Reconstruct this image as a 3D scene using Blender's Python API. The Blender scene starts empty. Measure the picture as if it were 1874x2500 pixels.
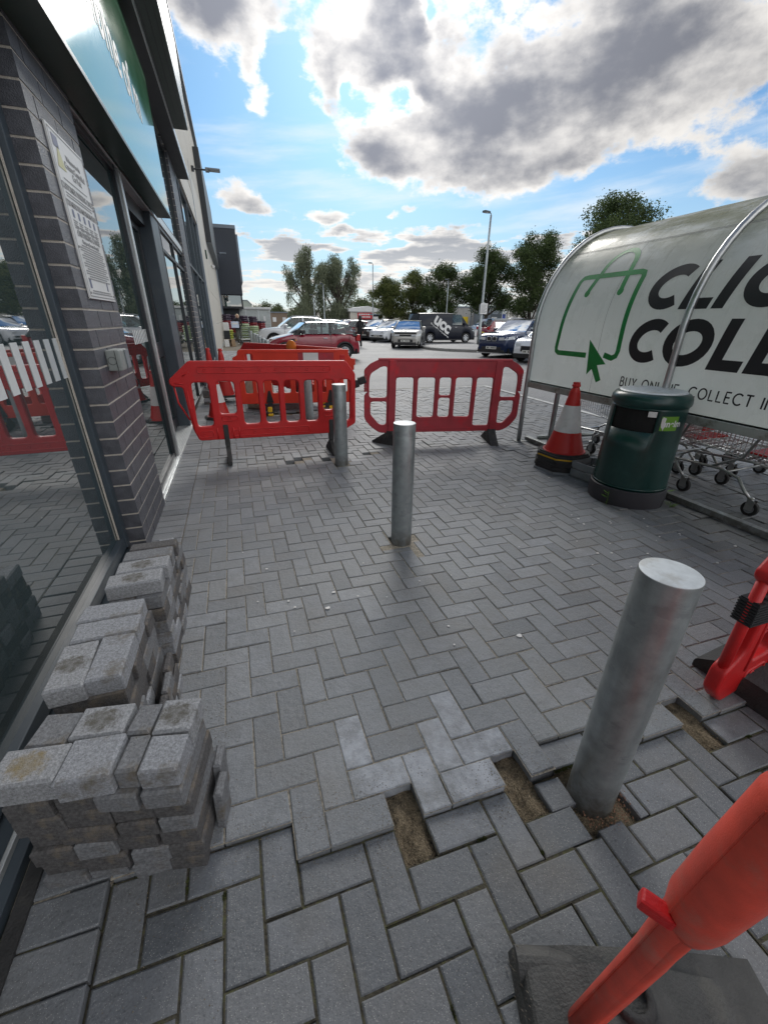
import bpy, bmesh, math, random
from mathutils import Vector, Matrix, Euler
PI = math.pi
rad = math.radians
SC = bpy.context.scene
COL = SC.collection
RNG = random.Random(7)

# ------------------------------------------------------------------ camera
cam = bpy.data.cameras.new("camera")
cam.sensor_fit = 'VERTICAL'; cam.sensor_height = 36.0; cam.lens = 36.0 * 0.398
cam.clip_start = 0.02; cam.clip_end = 2000.0
camo = bpy.data.objects.new("camera", cam); COL.objects.link(camo)
camo.matrix_world = Matrix(((0.94833937, 0.12768921, -0.29042709, 0.0),
                            (-0.31715409, 0.40495217, -0.85757042, 0.0),
                            (0.00810659, 0.90537794, 0.42452924, 1.43),
                            (0, 0, 0, 1)))
SC.camera = camo

# ------------------------------------------------------------------ light
SUN_AZ, SUN_EL = 17.0, 31.0
SC.view_settings.view_transform = 'Standard'
SC.view_settings.look = 'None'
SC.view_settings.exposure = 0.80
SC.view_settings.gamma = 1.0
SC.view_settings.use_curve_mapping = False

sun = bpy.data.lights.new("sun", 'SUN'); sun.energy = 0.9; sun.angle = rad(22.0); sun.color = (1.0, 0.965, 0.91)
suno = bpy.data.objects.new("sun", sun); COL.objects.link(suno)
sd = Vector((math.sin(rad(SUN_AZ)) * math.cos(rad(SUN_EL)), math.cos(rad(SUN_AZ)) * math.cos(rad(SUN_EL)), math.sin(rad(SUN_EL))))
suno.rotation_euler = (-sd).to_track_quat('-Z', 'Y').to_euler()
suno.location = (0, 0, 30)

world = bpy.data.worlds.new("World"); SC.world = world; world.use_nodes = True
NT = world.node_tree; NT.nodes.clear()
def wn(t): return NT.nodes.new(t)
def lk(a, b): NT.links.new(a, b)
def _in(sock, v):
    if isinstance(v, (int, float)): sock.default_value = v
    elif isinstance(v, (tuple, list)): sock.default_value = v
    else: lk(v, sock)
def wm(op, a, b=0.0, c=0.0, clamp=False):
    n = wn('ShaderNodeMath'); n.operation = op; n.use_clamp = clamp
    _in(n.inputs[0], a); _in(n.inputs[1], b); _in(n.inputs[2], c)
    return n.outputs[0]
def wnoise(vec, scale, detail=6.0, rough=0.55, dist=0.0):
    n = wn('ShaderNodeTexNoise'); n.noise_dimensions = '3D'
    lk(vec, n.inputs['Vector']); n.inputs['Scale'].default_value = scale
    n.inputs['Detail'].default_value = detail; n.inputs['Roughness'].default_value = rough; n.inputs['Distortion'].default_value = dist
    return n.outputs['Fac']
def wcomb(x, y, z):
    n = wn('ShaderNodeCombineXYZ'); _in(n.inputs[0], x); _in(n.inputs[1], y); _in(n.inputs[2], z); return n.outputs[0]
def wsmooth(v, a, b):
    n = wn('ShaderNodeMapRange'); n.interpolation_type = 'SMOOTHSTEP'
    _in(n.inputs[0], v); n.inputs[1].default_value = a; n.inputs[2].default_value = b
    n.inputs[3].default_value = 0.0; n.inputs[4].default_value = 1.0
    return n.outputs[0]
def wmix(f, a, b):
    n = wn('ShaderNodeMix'); n.data_type = 'RGBA'; _in(n.inputs[0], f); _in(n.inputs[6], a); _in(n.inputs[7], b); return n.outputs[2]
def wgain(c, g):
    n = wn('ShaderNodeVectorMath'); n.operation = 'SCALE'; _in(n.inputs[0], c[:3] if isinstance(c, tuple) else c); _in(n.inputs[3], g); return n.outputs[0]

sky = wn('ShaderNodeTexSky'); sky.sky_type = 'NISHITA'; sky.sun_disc = False
sky.sun_elevation = rad(SUN_EL); sky.sun_rotation = rad(SUN_AZ); sky.altitude = 50.0
sky.air_density = 1.0; sky.dust_density = 0.6; sky.ozone_density = 2.0
tc = wn('ShaderNodeTexCoord'); sp = wn('ShaderNodeSeparateXYZ'); lk(tc.outputs['Generated'], sp.inputs[0])
DX, DY, DZ = sp.outputs
AZ = wm('MULTIPLY', wm('ARCTAN2', DX, DY), 57.2958)
EL = wm('MULTIPLY', wm('ARCSINE', DZ), 57.2958)
# turbulence used to ruffle the cloud outlines
def sn(sx, sy, seed, det, ro): return wnoise(wcomb(wm('MULTIPLY', AZ, sx), wm('MULTIPLY', EL, sy), seed), 1.0, det, ro)
n_big = sn(0.10, 0.16, 3.7, 7.0, 0.58); n_b2 = sn(0.10, 0.16, 17.1, 6.0, 0.55)
AZW = wm('ADD', AZ, wm('MULTIPLY', wm('SUBTRACT', n_b2, 0.5), 11.0))
ELW = wm('ADD', EL, wm('MULTIPLY', wm('SUBTRACT', n_big, 0.5), 6.0))
def blob(a, e, ra, re, amp):
    u = wm('DIVIDE', wm('SUBTRACT', AZW, a), ra); v = wm('DIVIDE', wm('SUBTRACT', ELW, e), re)
    r2 = wm('ADD', wm('MULTIPLY', u, u), wm('MULTIPLY', v, v))
    return wm('MULTIPLY', wm('POWER', 2.71828, wm('MULTIPLY', r2, -1.0)), amp)
BL = [(38.0, 20.8, 10.5, 4.6, 2.0), (30.0, 16.8, 8.0, 2.6, 1.0), (48.0, 18.6, 7.0, 3.0, 0.9), (19.5, 24.0, 5.4, 2.9, 2.1), (18.2, 17.0, 4.8, 2.3, 1.5),
      (25.0, 20.4, 3.6, 2.4, 1.1), (27.0, 13.9, 5.0, 1.7, 0.75), (34.0, 14.4, 6.0, 1.8, 0.7), (13.0, 21.0, 2.0, 3.0, 0.9),
      (1.5, 25.2, 7.0, 3.0, 1.5), (5.6, 20.4, 2.0, 2.2, 0.95), (54.5, 12.6, 6.0, 2.7, 1.2), (2.2, 12.0, 2.6, 1.15, 1.0), (11.0, 11.2, 4.0, 1.0, 1.0),
      (22.4, 11.3, 1.1, 0.75, 0.8), (20.4, 10.5, 1.0, 0.6, 0.75), (52.0, 31.0, 20.0, 5.0, 1.2), (8.0, 31.0, 14.0, 4.0, 1.2), (26.0, 8.5, 4.0, 0.8, 0.85), (22.0, 7.3, 5.0, 0.8, 0.85), (30.5, 7.2, 4.0, 0.75, 0.8),
      (-1.0, 8.6, 4.5, 0.55, 0.7), (8.0, 7.8, 4.0, 0.6, 0.7), (36.5, 8.6, 2.6, 0.7, 0.7), (12.5, 9.6, 1.6, 0.4, 0.6)]
D = None
for b in BL:
    s = blob(*b); D = s if D is None else wm('ADD', D, s)
# blue gaps inside the large mass
for b in [(21.3, 20.4, 1.6, 0.9, 0.8), (9.3, 21.6, 1.2, 2.6, 0.7), (23.8, 25.4, 0.9, 1.6, 0.7), (44.0, 11.4, 5.0, 1.6, 0.5), (15.5, 20.6, 0.9, 0.8, 0.5)]:
    D = wm('SUBTRACT', D, blob(*b))
D = wm('SUBTRACT', 1.0, wm('POWER', 2.71828, wm('MULTIPLY', D, -1.15)))
# rows of small clouds low over the horizon, and loose cover everywhere outside the view
low = wm('MULTIPLY', wm('SUBTRACT', sn(0.17, 0.95, 5.3, 7.0, 0.55), 0.36), 3.4)
lowmask = wm('MULTIPLY', wsmooth(EL, 12.5, 6.0), wsmooth(EL, -1.0, 0.5))
D = wm('ADD', D, wm('MULTIPLY', low, lowmask))
nv = wn('ShaderNodeVectorMath'); nv.operation = 'DIVIDE'; lk(tc.outputs['Generated'], nv.inputs[0])
lk(wcomb(wm('MAXIMUM', DZ, 0.12), wm('MAXIMUM', DZ, 0.12), 1.0), nv.inputs[1])
over = wm('MULTIPLY', wm('SUBTRACT', wnoise(nv.outputs[0], 1.3, 6.0, 0.55), 0.36), 4.2)
outm = wm('MAXIMUM', wsmooth(EL, 26.5, 34.0), wsmooth(wm('ABSOLUTE', wm('SUBTRACT', AZ, 25.0)), 42.0, 60.0))
D = wm('ADD', D, wm('MULTIPLY', wm('MULTIPLY', over, outm), wsmooth(EL, 6.0, 14.0)))
# billowing breakup: broad lumps, puffs and fine fray
lump = wm('SUBTRACT', sn(0.13, 0.24, 41.0, 3.0, 0.5), 0.5); puff = wm('SUBTRACT', sn(0.42, 0.66, 9.9, 8.0, 0.62), 0.5)
D = wm('ADD', D, wm('ADD', wm('MULTIPLY', puff, 0.85), wm('MULTIPLY', lump, 0.75)))
alpha = wsmooth(D, 0.36, 0.62)
D2 = wm('ADD', D, wm('ADD', wm('MULTIPLY', wm('SUBTRACT', sn(0.12, 0.22, 31.0, 5.0, 0.5), 0.5), 0.75), wm('MULTIPLY', puff, -0.55)))
thick = wsmooth(D2, 0.43, 0.98)
cs = wm('SUBTRACT', 1.0, wm('ADD', wm('ADD', wm('MULTIPLY', DX, sd.x), wm('MULTIPLY', DY, sd.y)), wm('MULTIPLY', DZ, sd.z)))
glow = wm('POWER', 2.71828, wm('MULTIPLY', cs, -14.0))
away = wsmooth(cs, 0.30, 0.90)                     # clouds opposite the sun are lit from the front
white = wgain((1.0, 0.97, 0.93, 1), wm('ADD', wm('ADD', 0.50, wm('MULTIPLY', away, 0.72)), wm('MULTIPLY', glow, 0.34)))
dark = wmix(away, wgain((0.118, 0.125, 0.148, 1), wm('ADD', 0.85, wm('MULTIPLY', glow, 1.0))), (0.95, 0.96, 0.97, 1))
dark = wmix(wsmooth(EL, 14.0, 5.0), dark, (0.315, 0.330, 0.355, 1))
ccol = wmix(wm('MULTIPLY', thick, 0.98), white, dark)
# thin veil toward the horizon
tint = wn('ShaderNodeVectorMath'); tint.operation = 'MULTIPLY'; lk(sky.outputs[0], tint.inputs[0]); tint.inputs[1].default_value = (0.0300, 0.0485, 0.0615)
blue = tint.outputs[0]
hz = wsmooth(EL, 20.0, 0.0)
blue = wmix(wm('MULTIPLY', hz, 0.80), blue, (0.35, 0.45, 0.52, 1))
streak = wsmooth(wnoise(wcomb(wm('MULTIPLY', wm('ADD', AZ, wm('MULTIPLY', EL, 1.2)), 0.05), wm('MULTIPLY', wm('SUBTRACT', EL, wm('MULTIPLY', AZ, 0.10)), 0.34), 77.0), 1.0, 6.0, 0.55), 0.46, 0.74)
blue = wmix(wm('MULTIPLY', streak, 0.55), blue, (0.56, 0.58, 0.59, 1))
hazy = wmix(wm('MULTIPLY', wsmooth(EL, 8.0, 0.0), 0.42), wmix(alpha, blue, ccol), (0.64, 0.61, 0.55, 1))
bg = wn('ShaderNodeBackground'); lk(hazy, bg.inputs[0]); bg.inputs[1].default_value = 1.0
wo = wn('ShaderNodeOutputWorld'); lk(bg.outputs[0], wo.inputs[0])

# ------------------------------------------------------------------ helpers
def finish(me, mats, smooth):
    for m in (mats if isinstance(mats, (list, tuple)) else [mats]): me.materials.append(m)
    if smooth:
        me.polygons.foreach_set('use_smooth', [True] * len(me.polygons))
    me.update()
def tag(o, label=None, cat=None, group=None, kind=None):
    if label: o['label'] = label
    if cat: o['category'] = cat
    if group: o['group'] = group
    if kind: o['kind'] = kind
    return o
def link(o, parent=None):
    COL.objects.link(o)
    if parent is not None: o.parent = parent
    return o
def empty(name, loc=(0, 0, 0), rz=0.0, label=None, cat=None, group=None, kind=None):
    o = bpy.data.objects.new(name, None); o.empty_display_size = 0.1
    o.location = loc; o.rotation_euler = (0, 0, rz); link(o)
    return tag(o, label, cat, group, kind)
def copy_tree(o, parent=None):
    c = o.copy(); link(c)
    if parent is not None: c.parent = parent
    for ch in list(o.children): copy_tree(ch, c)
    return c
class MB:
    """collects shapes, builds them as one mesh object"""
    def __init__(s): s.v = []; s.f = []; s.m = []
    def add(s, vs, fs, mi=0, M=None):
        o = len(s.v)
        for p in vs:
            p = Vector(p)
            if M is not None: p = M @ p
            s.v.append(p[:])
        for f in fs: s.f.append(tuple(i + o for i in f)); s.m.append(mi)
    def box(s, x0, x1, y0, y1, z0, z1, mi=0, M=None, ch=0.0):
        if ch <= 0:
            s.add([(x0, y0, z0), (x1, y0, z0), (x1, y1, z0), (x0, y1, z0), (x0, y0, z1), (x1, y0, z1), (x1, y1, z1), (x0, y1, z1)],
                  [(3, 2, 1, 0), (4, 5, 6, 7), (0, 1, 5, 4), (1, 2, 6, 5), (2, 3, 7, 6), (3, 0, 4, 7)], mi, M)
        else:
            bm = bmesh.new(); bmesh.ops.create_cube(bm, size=1.0)
            for w in bm.verts: w.co = Vector(((x0 + x1) / 2 + w.co.x * (x1 - x0), (y0 + y1) / 2 + w.co.y * (y1 - y0), (z0 + z1) / 2 + w.co.z * (z1 - z0)))
            bmesh.ops.bevel(bm, geom=list(bm.edges), offset=ch, segments=2, profile=0.6, affect='EDGES')
            s.bm(bm, mi, M)
    def bm(s, bm, mi=0, M=None):
        bm.verts.index_update()
        s.add([w.co.copy() for w in bm.verts], [[w.index for w in f.verts] for f in bm.faces], mi, M); bm.free()
    def mesh(s, me, mi=0, M=None):
        s.add([w.co.copy() for w in me.vertices], [list(p.vertices) for p in me.polygons], mi, M)
    def tube(s, pts, r, n=8, mi=0, M=None, cap=True):
        pts = [Vector(p) for p in pts]; rs = r if isinstance(r, (list, tuple)) else [r] * len(pts)
        vs = []; fs = []; up = None
        for i, p in enumerate(pts):
            t = (pts[min(i + 1, len(pts) - 1)] - pts[max(i - 1, 0)]).normalized()
            if up is None: up = Vector((0, 0, 1)) if abs(t.z) < 0.9 else Vector((1, 0, 0))
            a = t.cross(up).normalized(); b = a.cross(t).normalized(); up = b
            for k in range(n):
                w = 2 * PI * k / n; vs.append(p + (a * math.cos(w) + b * math.sin(w)) * rs[i])
        for i in range(len(pts) - 1):
            for k in range(n):
                k2 = (k + 1) % n; fs.append((i * n + k, i * n + k2, (i + 1) * n + k2, (i + 1) * n + k))
        if cap:
            fs.append(tuple(range(n - 1, -1, -1))); fs.append(tuple((len(pts) - 1) * n + k for k in range(n)))
        s.add(vs, fs, mi, M)
    def lathe(s, prof, n=24, mi=0, M=None, caps=True):
        vs = []; fs = []
        for (r, z) in prof:
            for k in range(n): w = 2 * PI * k / n; vs.append((r * math.cos(w), r * math.sin(w), z))
        for i in range(len(prof) - 1):
            for k in range(n):
                k2 = (k + 1) % n; fs.append((i * n + k, i * n + k2, (i + 1) * n + k2, (i + 1) * n + k))
        if caps:
            fs.append(tuple(range(n - 1, -1, -1))); fs.append(tuple((len(prof) - 1) * n + k for k in range(n)))
        s.add(vs, fs, mi, M)
    def prism(s, poly, z0, z1, mi=0, M=None):
        n = len(poly); vs = [(x, y, z0) for x, y in poly] + [(x, y, z1) for x, y in poly]
        fs = [tuple(range(n - 1, -1, -1)), tuple(range(n, 2 * n))] + [(i, (i + 1) % n, n + (i + 1) % n, n + i) for i in range(n)]
        s.add(vs, fs, mi, M)
    def build(s, name, mats, parent=None, smooth=False, loc=None):
        me = bpy.data.meshes.new(name); me.from_pydata(s.v, [], s.f); finish(me, mats, smooth)
        if len(set(s.m)) > 1: me.polygons.foreach_set('material_index', s.m)
        o = bpy.data.objects.new(name, me); link(o, parent)
        if loc: o.location = loc
        return o
def smooth_angle(o, a=35):
    me = o.data
    me.polygons.foreach_set('use_smooth', [True] * len(me.polygons))
    bm = bmesh.new(); bm.from_mesh(me); lim = rad(a)
    for e in bm.edges:
        if len(e.link_faces) == 2 and e.calc_face_angle(0) > lim: e.smooth = False
    bm.to_mesh(me); bm.free()
    return o
def rounded(poly, r, n=4):
    """corner-rounded copy of a 2D polygon"""
    out = []; N = len(poly)
    for i in range(N):
        p = Vector(poly[i]); a = Vector(poly[i - 1]); b = Vector(poly[(i + 1) % N])
        rr = r[i] if isinstance(r, (list, tuple)) else r
        d1 = (a - p); d2 = (b - p); rr = min(rr, d1.length * 0.45, d2.length * 0.45)
        if rr < 1e-5: out.append(tuple(p)); continue
        p1 = p + d1.normalized() * rr; p2 = p + d2.normalized() * rr
        for k in range(n + 1):
            t = k / n; out.append(tuple((1 - t) ** 2 * p1 + 2 * t * (1 - t) * p + t * t * p2))
    return out
def rect(u0, u1, v0, v1): return [(u0, v0), (u1, v0), (u1, v1), (u0, v1)]
def curve_mesh(loops, half, bevel=0.0, res=2):
    """filled outline with holes -> solid mesh with rounded rims (x=u, y=v, z=thickness)"""
    cu = bpy.data.curves.new('tmp', 'CURVE'); cu.dimensions = '2D'; cu.fill_mode = 'BOTH'
    cu.extrude = max(half - bevel, 0.0); cu.bevel_depth = bevel; cu.bevel_resolution = res
    if bevel > 0: cu.offset = -bevel
    for lp in loops:
        sp_ = cu.splines.new('POLY'); sp_.points.add(len(lp) - 1); sp_.use_cyclic_u = True
        for pt, q in zip(sp_.points, lp): pt.co = (q[0], q[1], 0, 1)
    o = bpy.data.objects.new('tmp', cu); COL.objects.link(o)
    dg = bpy.context.evaluated_depsgraph_get()
    me = bpy.data.meshes.new_from_object(o.evaluated_get(dg), depsgraph=dg)
    bpy.data.objects.remove(o); bpy.data.curves.remove(cu); me.materials.clear()
    return me
def text_mesh(body, size, shear=0.0, bold=0.0, half=0.001, align='CENTER', spacing=1.0):
    cu = bpy.data.curves.new('tmp', 'FONT'); cu.body = body; cu.size = size; cu.shear = shear; cu.offset = bold
    cu.extrude = half; cu.align_x = align; cu.align_y = 'CENTER'; cu.space_character = spacing
    o = bpy.data.objects.new('tmp', cu); COL.objects.link(o)
    dg = bpy.context.evaluated_depsgraph_get()
    me = bpy.data.meshes.new_from_object(o.evaluated_get(dg), depsgraph=dg)
    bpy.data.objects.remove(o); bpy.data.curves.remove(cu); me.materials.clear()
    return me
def frame(origin, u, v, w):
    """matrix with local x,y,z along u,v,w"""
    u, v, w = Vector(u), Vector(v), Vector(w)
    return Matrix(((u.x, v.x, w.x, origin[0]), (u.y, v.y, w.y, origin[1]), (u.z, v.z, w.z, origin[2]), (0, 0, 0, 1)))

# ------------------------------------------------------------------ materials
def mat(name, col, rough=0.6, metal=0.0, var=0.12, scale=6.0, bump=0.0, bscale=80.0, spec=0.5, coat=0.0, dirt=None, dscale=2.5, damt=0.5, subs=None, det=6.0, coords='Object'):
    m = bpy.data.materials.new(name); m.use_nodes = True; t = m.node_tree; N = t.nodes; L = t.links
    p = N['Principled BSDF']; p.inputs['Roughness'].default_value = rough; p.inputs['Metallic'].default_value = metal
    p.inputs['Specular IOR Level'].default_value = spec; p.inputs['Coat Weight'].default_value = coat
    c = tuple(col) + (1,)
    tcn = N.new('ShaderNodeTexCoord')
    if var > 0:
        n = N.new('ShaderNodeTexNoise'); n.inputs['Scale'].default_value = scale; n.inputs['Detail'].default_value = det; n.inputs['Roughness'].default_value = 0.6
        L.new(tcn.outputs[coords], n.inputs['Vector'])
        r = N.new('ShaderNodeValToRGB'); r.color_ramp.elements[0].position = 0.3; r.color_ramp.elements[1].position = 0.7
        r.color_ramp.elements[0].color = tuple(max(0, x * (1 - var)) for x in col) + (1,)
        r.color_ramp.elements[1].color = tuple(min(1, x * (1 + var)) for x in col) + (1,)
        L.new(n.outputs['Fac'], r.inputs[0]); cs_ = r.outputs[0]
        rr = N.new('ShaderNodeMapRange'); rr.inputs[3].default_value = max(0.02, rough - 0.08); rr.inputs[4].default_value = min(1, rough + 0.08)
        L.new(n.outputs['Fac'], rr.inputs[0]); L.new(rr.outputs[0], p.inputs['Roughness'])
    else:
        rg = N.new('ShaderNodeRGB'); rg.outputs[0].default_value = c; cs_ = rg.outputs[0]
    if dirt is not None:
        n2 = N.new('ShaderNodeTexNoise'); n2.inputs['Scale'].default_value = dscale; n2.inputs['Detail'].default_value = 8; n2.inputs['Roughness'].default_value = 0.68
        L.new(tcn.outputs[coords], n2.inputs['Vector'])
        r2 = N.new('ShaderNodeMapRange'); r2.interpolation_type = 'SMOOTHSTEP'; r2.inputs[1].default_value = 0.50; r2.inputs[2].default_value = 0.68; r2.inputs[4].default_value = damt
        L.new(n2.outputs['Fac'], r2.inputs[0])
        mx = N.new('ShaderNodeMix'); mx.data_type = 'RGBA'; L.new(r2.outputs[0], mx.inputs[0]); L.new(cs_, mx.inputs[6]); mx.inputs[7].default_value = tuple(dirt) + (1,)
        cs_ = mx.outputs[2]
    L.new(cs_, p.inputs['Base Color'])
    if subs: p.inputs['Subsurface Weight'].default_value = subs
    if bump > 0:
        nb = N.new('ShaderNodeTexNoise'); nb.inputs['Scale'].default_value = bscale; nb.inputs['Detail'].default_value = 4
        L.new(tcn.outputs[coords], nb.inputs['Vector'])
        b = N.new('ShaderNodeBump'); b.inputs['Strength'].default_value = bump; b.inputs['Distance'].default_value = 0.01
        L.new(nb.outputs['Fac'], b.inputs['Height']); L.new(b.outputs[0], p.inputs['Normal'])
    return m
def nd(m): return m.node_tree.nodes, m.node_tree.links, m.node_tree.nodes['Principled BSDF']
MT = {}
MT['red'] = mat('red_plastic', (0.52, 0.011, 0.012), 0.42, var=0.16, scale=5, bump=0.12, bscale=220, dirt=(0.30, 0.025, 0.025), dscale=5, damt=0.55)
MT['redfade'] = mat('faded_red_plastic', (0.36, 0.032, 0.045), 0.55, var=0.14, scale=7, bump=0.12, bscale=200, dirt=(0.58, 0.010, 0.022), dscale=4.2, damt=0.75)
MT['orange'] = mat('orange_red_plastic', (0.62, 0.034, 0.013), 0.5, var=0.12, scale=5, bump=0.1, bscale=200, dirt=(0.5, 0.04, 0.02), damt=0.4)
MT['coral'] = mat('scuffed_coral_plastic', (0.66, 0.075, 0.045), 0.42, var=0.20, scale=14, bump=0.12, bscale=500, dirt=(0.50, 0.155, 0.115), dscale=9, damt=0.65)
MT['rubber'] = mat('black_rubber', (0.032, 0.032, 0.033), 0.75, var=0.3, scale=14, bump=0.4, bscale=120, dirt=(0.10, 0.095, 0.085), dscale=6, damt=0.5)
MT['black'] = mat('black_plastic', (0.014, 0.014, 0.016), 0.5, var=0.2, scale=20, bump=0.15)
MT['yellow'] = mat('yellow_plastic', (0.75, 0.45, 0.02), 0.55, var=0.15, dirt=(0.35, 0.24, 0.05), damt=0.5)
def galv_mat():
    m = mat('galvanised_steel', (0.33, 0.36, 0.365), 0.42, metal=0.72, var=0.20, scale=14, dirt=(0.21, 0.215, 0.205), dscale=4, damt=0.6); N, L, p = nd(m)
    t = N.new('ShaderNodeTexCoord'); src = p.inputs['Base Color'].links[0].from_socket
    def ns(sc, st, d=6):
        mp = N.new('ShaderNodeMapping'); mp.inputs['Scale'].default_value = st; L.new(t.outputs['Object'], mp.inputs[0])
        n = N.new('ShaderNodeTexNoise'); n.inputs['Scale'].default_value = sc; n.inputs['Detail'].default_value = d; n.inputs['Roughness'].default_value = .65; L.new(mp.outputs[0], n.inputs['Vector']); return n.outputs['Fac']
    def mr(v, a, b, c, d_):
        n = N.new('ShaderNodeMapRange'); n.interpolation_type = 'SMOOTHSTEP'; L.new(v, n.inputs[0])
        for i, q in enumerate((a, b, c, d_)): n.inputs[i + 1].default_value = q
        return n.outputs[0]
    def mix(f, a, b):
        n = N.new('ShaderNodeMix'); n.data_type = 'RGBA'; L.new(f, n.inputs[0]); L.new(a, n.inputs[6]); n.inputs[7].default_value = b; return n.outputs[2]
    c = mix(mr(ns(22, (1, 1, .10)), .52, .70, 0, .45), src, (0.47, 0.50, 0.50, 1))
    c = mix(mr(ns(9, (1, 1, 2.2)), .58, .64, 0, .40), c, (0.22, 0.23, 0.235, 1))
    c = mix(mr(ns(60, (.35, .35, 2.5), 3), .70, .76, 0, .55), c, (0.13, 0.13, 0.13, 1))
    sx = N.new('ShaderNodeSeparateXYZ'); L.new(t.outputs['Object'], sx.inputs[0])
    ft = N.new('ShaderNodeMath'); ft.operation = 'MULTIPLY'; L.new(mr(sx.outputs[2], .16, -.02, 0, 1), ft.inputs[0]); L.new(mr(ns(18, (1, 1, 1)), .35, .6, .15, .8), ft.inputs[1])
    c = mix(ft.outputs[0], c, (0.13, 0.115, 0.095, 1)); L.new(c, p.inputs['Base Color'])
    L.new(mr(ns(30, (1, 1, .2)), .3, .7, .33, .55), p.inputs['Roughness']); return m
MT['galv'] = galv_mat()
MT['galvcap'] = mat('weathered_galvanised_cap', (0.60, 0.63, 0.65), 0.5, metal=0.2, var=0.12, scale=30, bump=0.1, bscale=90, dirt=(0.34, 0.31, 0.25), dscale=9, damt=0.5)
MT['steel'] = mat('brushed_steel', (0.42, 0.43, 0.43), 0.34, metal=0.85, var=0.15, scale=12, dirt=(0.22, 0.20, 0.17), dscale=6, damt=0.35)
MT['chrome'] = mat('zinc_wire', (0.50, 0.51, 0.52), 0.3, metal=0.9, var=0.1, scale=20)
MT['navy'] = mat('dark_blue_grey_frame', (0.045, 0.060, 0.075), 0.42, var=0.12, scale=5, bump=0.03, dirt=(0.075, 0.085, 0.09), damt=0.4)
MT['darkfr'] = mat('near_black_frame', (0.020, 0.023, 0.028), 0.45, var=0.12, scale=5)
MT['alu'] = mat('pale_aluminium', (0.55, 0.57, 0.57), 0.35, metal=0.6, var=0.1, scale=9)
MT['greyjamb'] = mat('blue_grey_cladding', (0.17, 0.20, 0.235), 0.5, var=0.06, scale=2)
MT['cream'] = mat('cream_cladding_panel', (0.52, 0.49, 0.43), 0.55, var=0.05, scale=1.2, dirt=(0.40, 0.37, 0.31), dscale=1.1, damt=0.35)
MT['brick'] = mat('blue_grey_brick', (0.082, 0.084, 0.098), 0.44, var=0.32, scale=16, bump=0.5, bscale=150)
MT['mortar'] = mat('mortar', (0.50, 0.455, 0.40), 0.95, var=0.15, scale=30, bump=0.4, bscale=200)
MT['green'] = mat('green_sign_face', (0.026, 0.190, 0.070), 0.06, var=0.06, scale=1.5, spec=0.42)
MT['dkgreen'] = mat('dark_green_sign_box', (0.016, 0.040, 0.026), 0.35, var=0.1)
MT['white'] = mat('white_sheet', (0.66, 0.66, 0.65), 0.5, var=0.05, scale=8, dirt=(0.48, 0.47, 0.43), damt=0.3)
MT['whitefilm'] = mat('white_film', (0.62, 0.64, 0.64), 0.5, var=0.04)
MT['ink'] = mat('dark_print', (0.018, 0.019, 0.022), 0.5, var=0.0)
MT['inkgrey'] = mat('grey_print', (0.17, 0.17, 0.17), 0.6, var=0.0)
MT['inkpic'] = mat('faded_blue_print', (0.13, 0.145, 0.23), 0.5, var=0.0)
MT['inkfade'] = mat('faded_grey_print', (0.27, 0.27, 0.275), 0.6, var=0.0)
MT['inkblue'] = mat('blue_print', (0.02, 0.05, 0.28), 0.5, var=0.0)
MT['inkyellow'] = mat('faded_yellow_print', (0.50, 0.48, 0.24), 0.5, var=0.0)
MT['coneW'] = mat('reflective_white_sleeve', (0.62, 0.61, 0.60), 0.5, var=0.08, dirt=(0.42, 0.40, 0.37), dscale=9, damt=0.45)
MT['coneR'] = mat('cone_red_plastic', (0.46, 0.014, 0.010), 0.45, var=0.12, dirt=(0.36, 0.03, 0.025), dscale=6, damt=0.5)
MT['bin'] = mat('dark_green_bin_plastic', (0.004, 0.036, 0.031), 0.30, var=0.12, scale=4, bump=0.05, bscale=300, spec=0.5, dirt=(0.015, 0.055, 0.048), dscale=8, damt=0.5)
MT['binbase'] = mat('charcoal_bin_base', (0.030, 0.030, 0.036), 0.6, var=0.15)
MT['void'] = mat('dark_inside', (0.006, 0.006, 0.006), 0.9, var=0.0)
MT['limestick'] = mat('lime_sticker', (0.13, 0.30, 0.025), 0.5, var=0.1)
MT['crate'] = mat('grey_crate_slats', (0.20, 0.22, 0.24), 0.55, var=0.1, scale=12, bump=0.1)
MT['card'] = mat('brown_cardboard', (0.34, 0.24, 0.15), 0.85, var=0.1)
MT['leafw'] = mat('weed_leaf', (0.10, 0.20, 0.03), 0.6, var=0.25, scale=40)
MT['tyre'] = mat('tyre_rubber', (0.016, 0.016, 0.017), 0.8, var=0.2)
MT['rim'] = mat('alloy_rim', (0.50, 0.51, 0.53), 0.35, metal=0.75, var=0.06)
MT['trim'] = mat('black_car_trim', (0.016, 0.016, 0.018), 0.5, var=0.1)
MT['lampglass'] = mat('headlight_glass', (0.55, 0.58, 0.60), 0.12, var=0.1, spec=0.7)
MT['taillight'] = mat('red_tail_lamp', (0.40, 0.012, 0.012), 0.2, var=0.05)
MT['plate'] = mat('pale_number_plate', (0.62, 0.62, 0.58), 0.5, var=0.0)
MT['plateY'] = mat('yellow_number_plate', (0.68, 0.52, 0.10), 0.5, var=0.0)
MT['skin'] = mat('skin', (0.46, 0.27, 0.20), 0.55, var=0.06, scale=20)
MT['bark'] = mat('bark', (0.075, 0.060, 0.048), 0.9, var=0.3, scale=6, bump=0.6, bscale=20)
MT['concrete'] = mat('pale_concrete', (0.36, 0.355, 0.34), 0.85, var=0.12, scale=1.5, bump=0.2)
MT['tarmac_kerb'] = mat('kerb_stone', (0.26, 0.255, 0.245), 0.85, var=0.18, scale=5, bump=0.3)
MT['paint'] = mat('worn_road_paint', (0.56, 0.56, 0.54), 0.8, var=0.2, scale=20, dirt=(0.16, 0.16, 0.16), dscale=7, damt=0.7)
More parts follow.
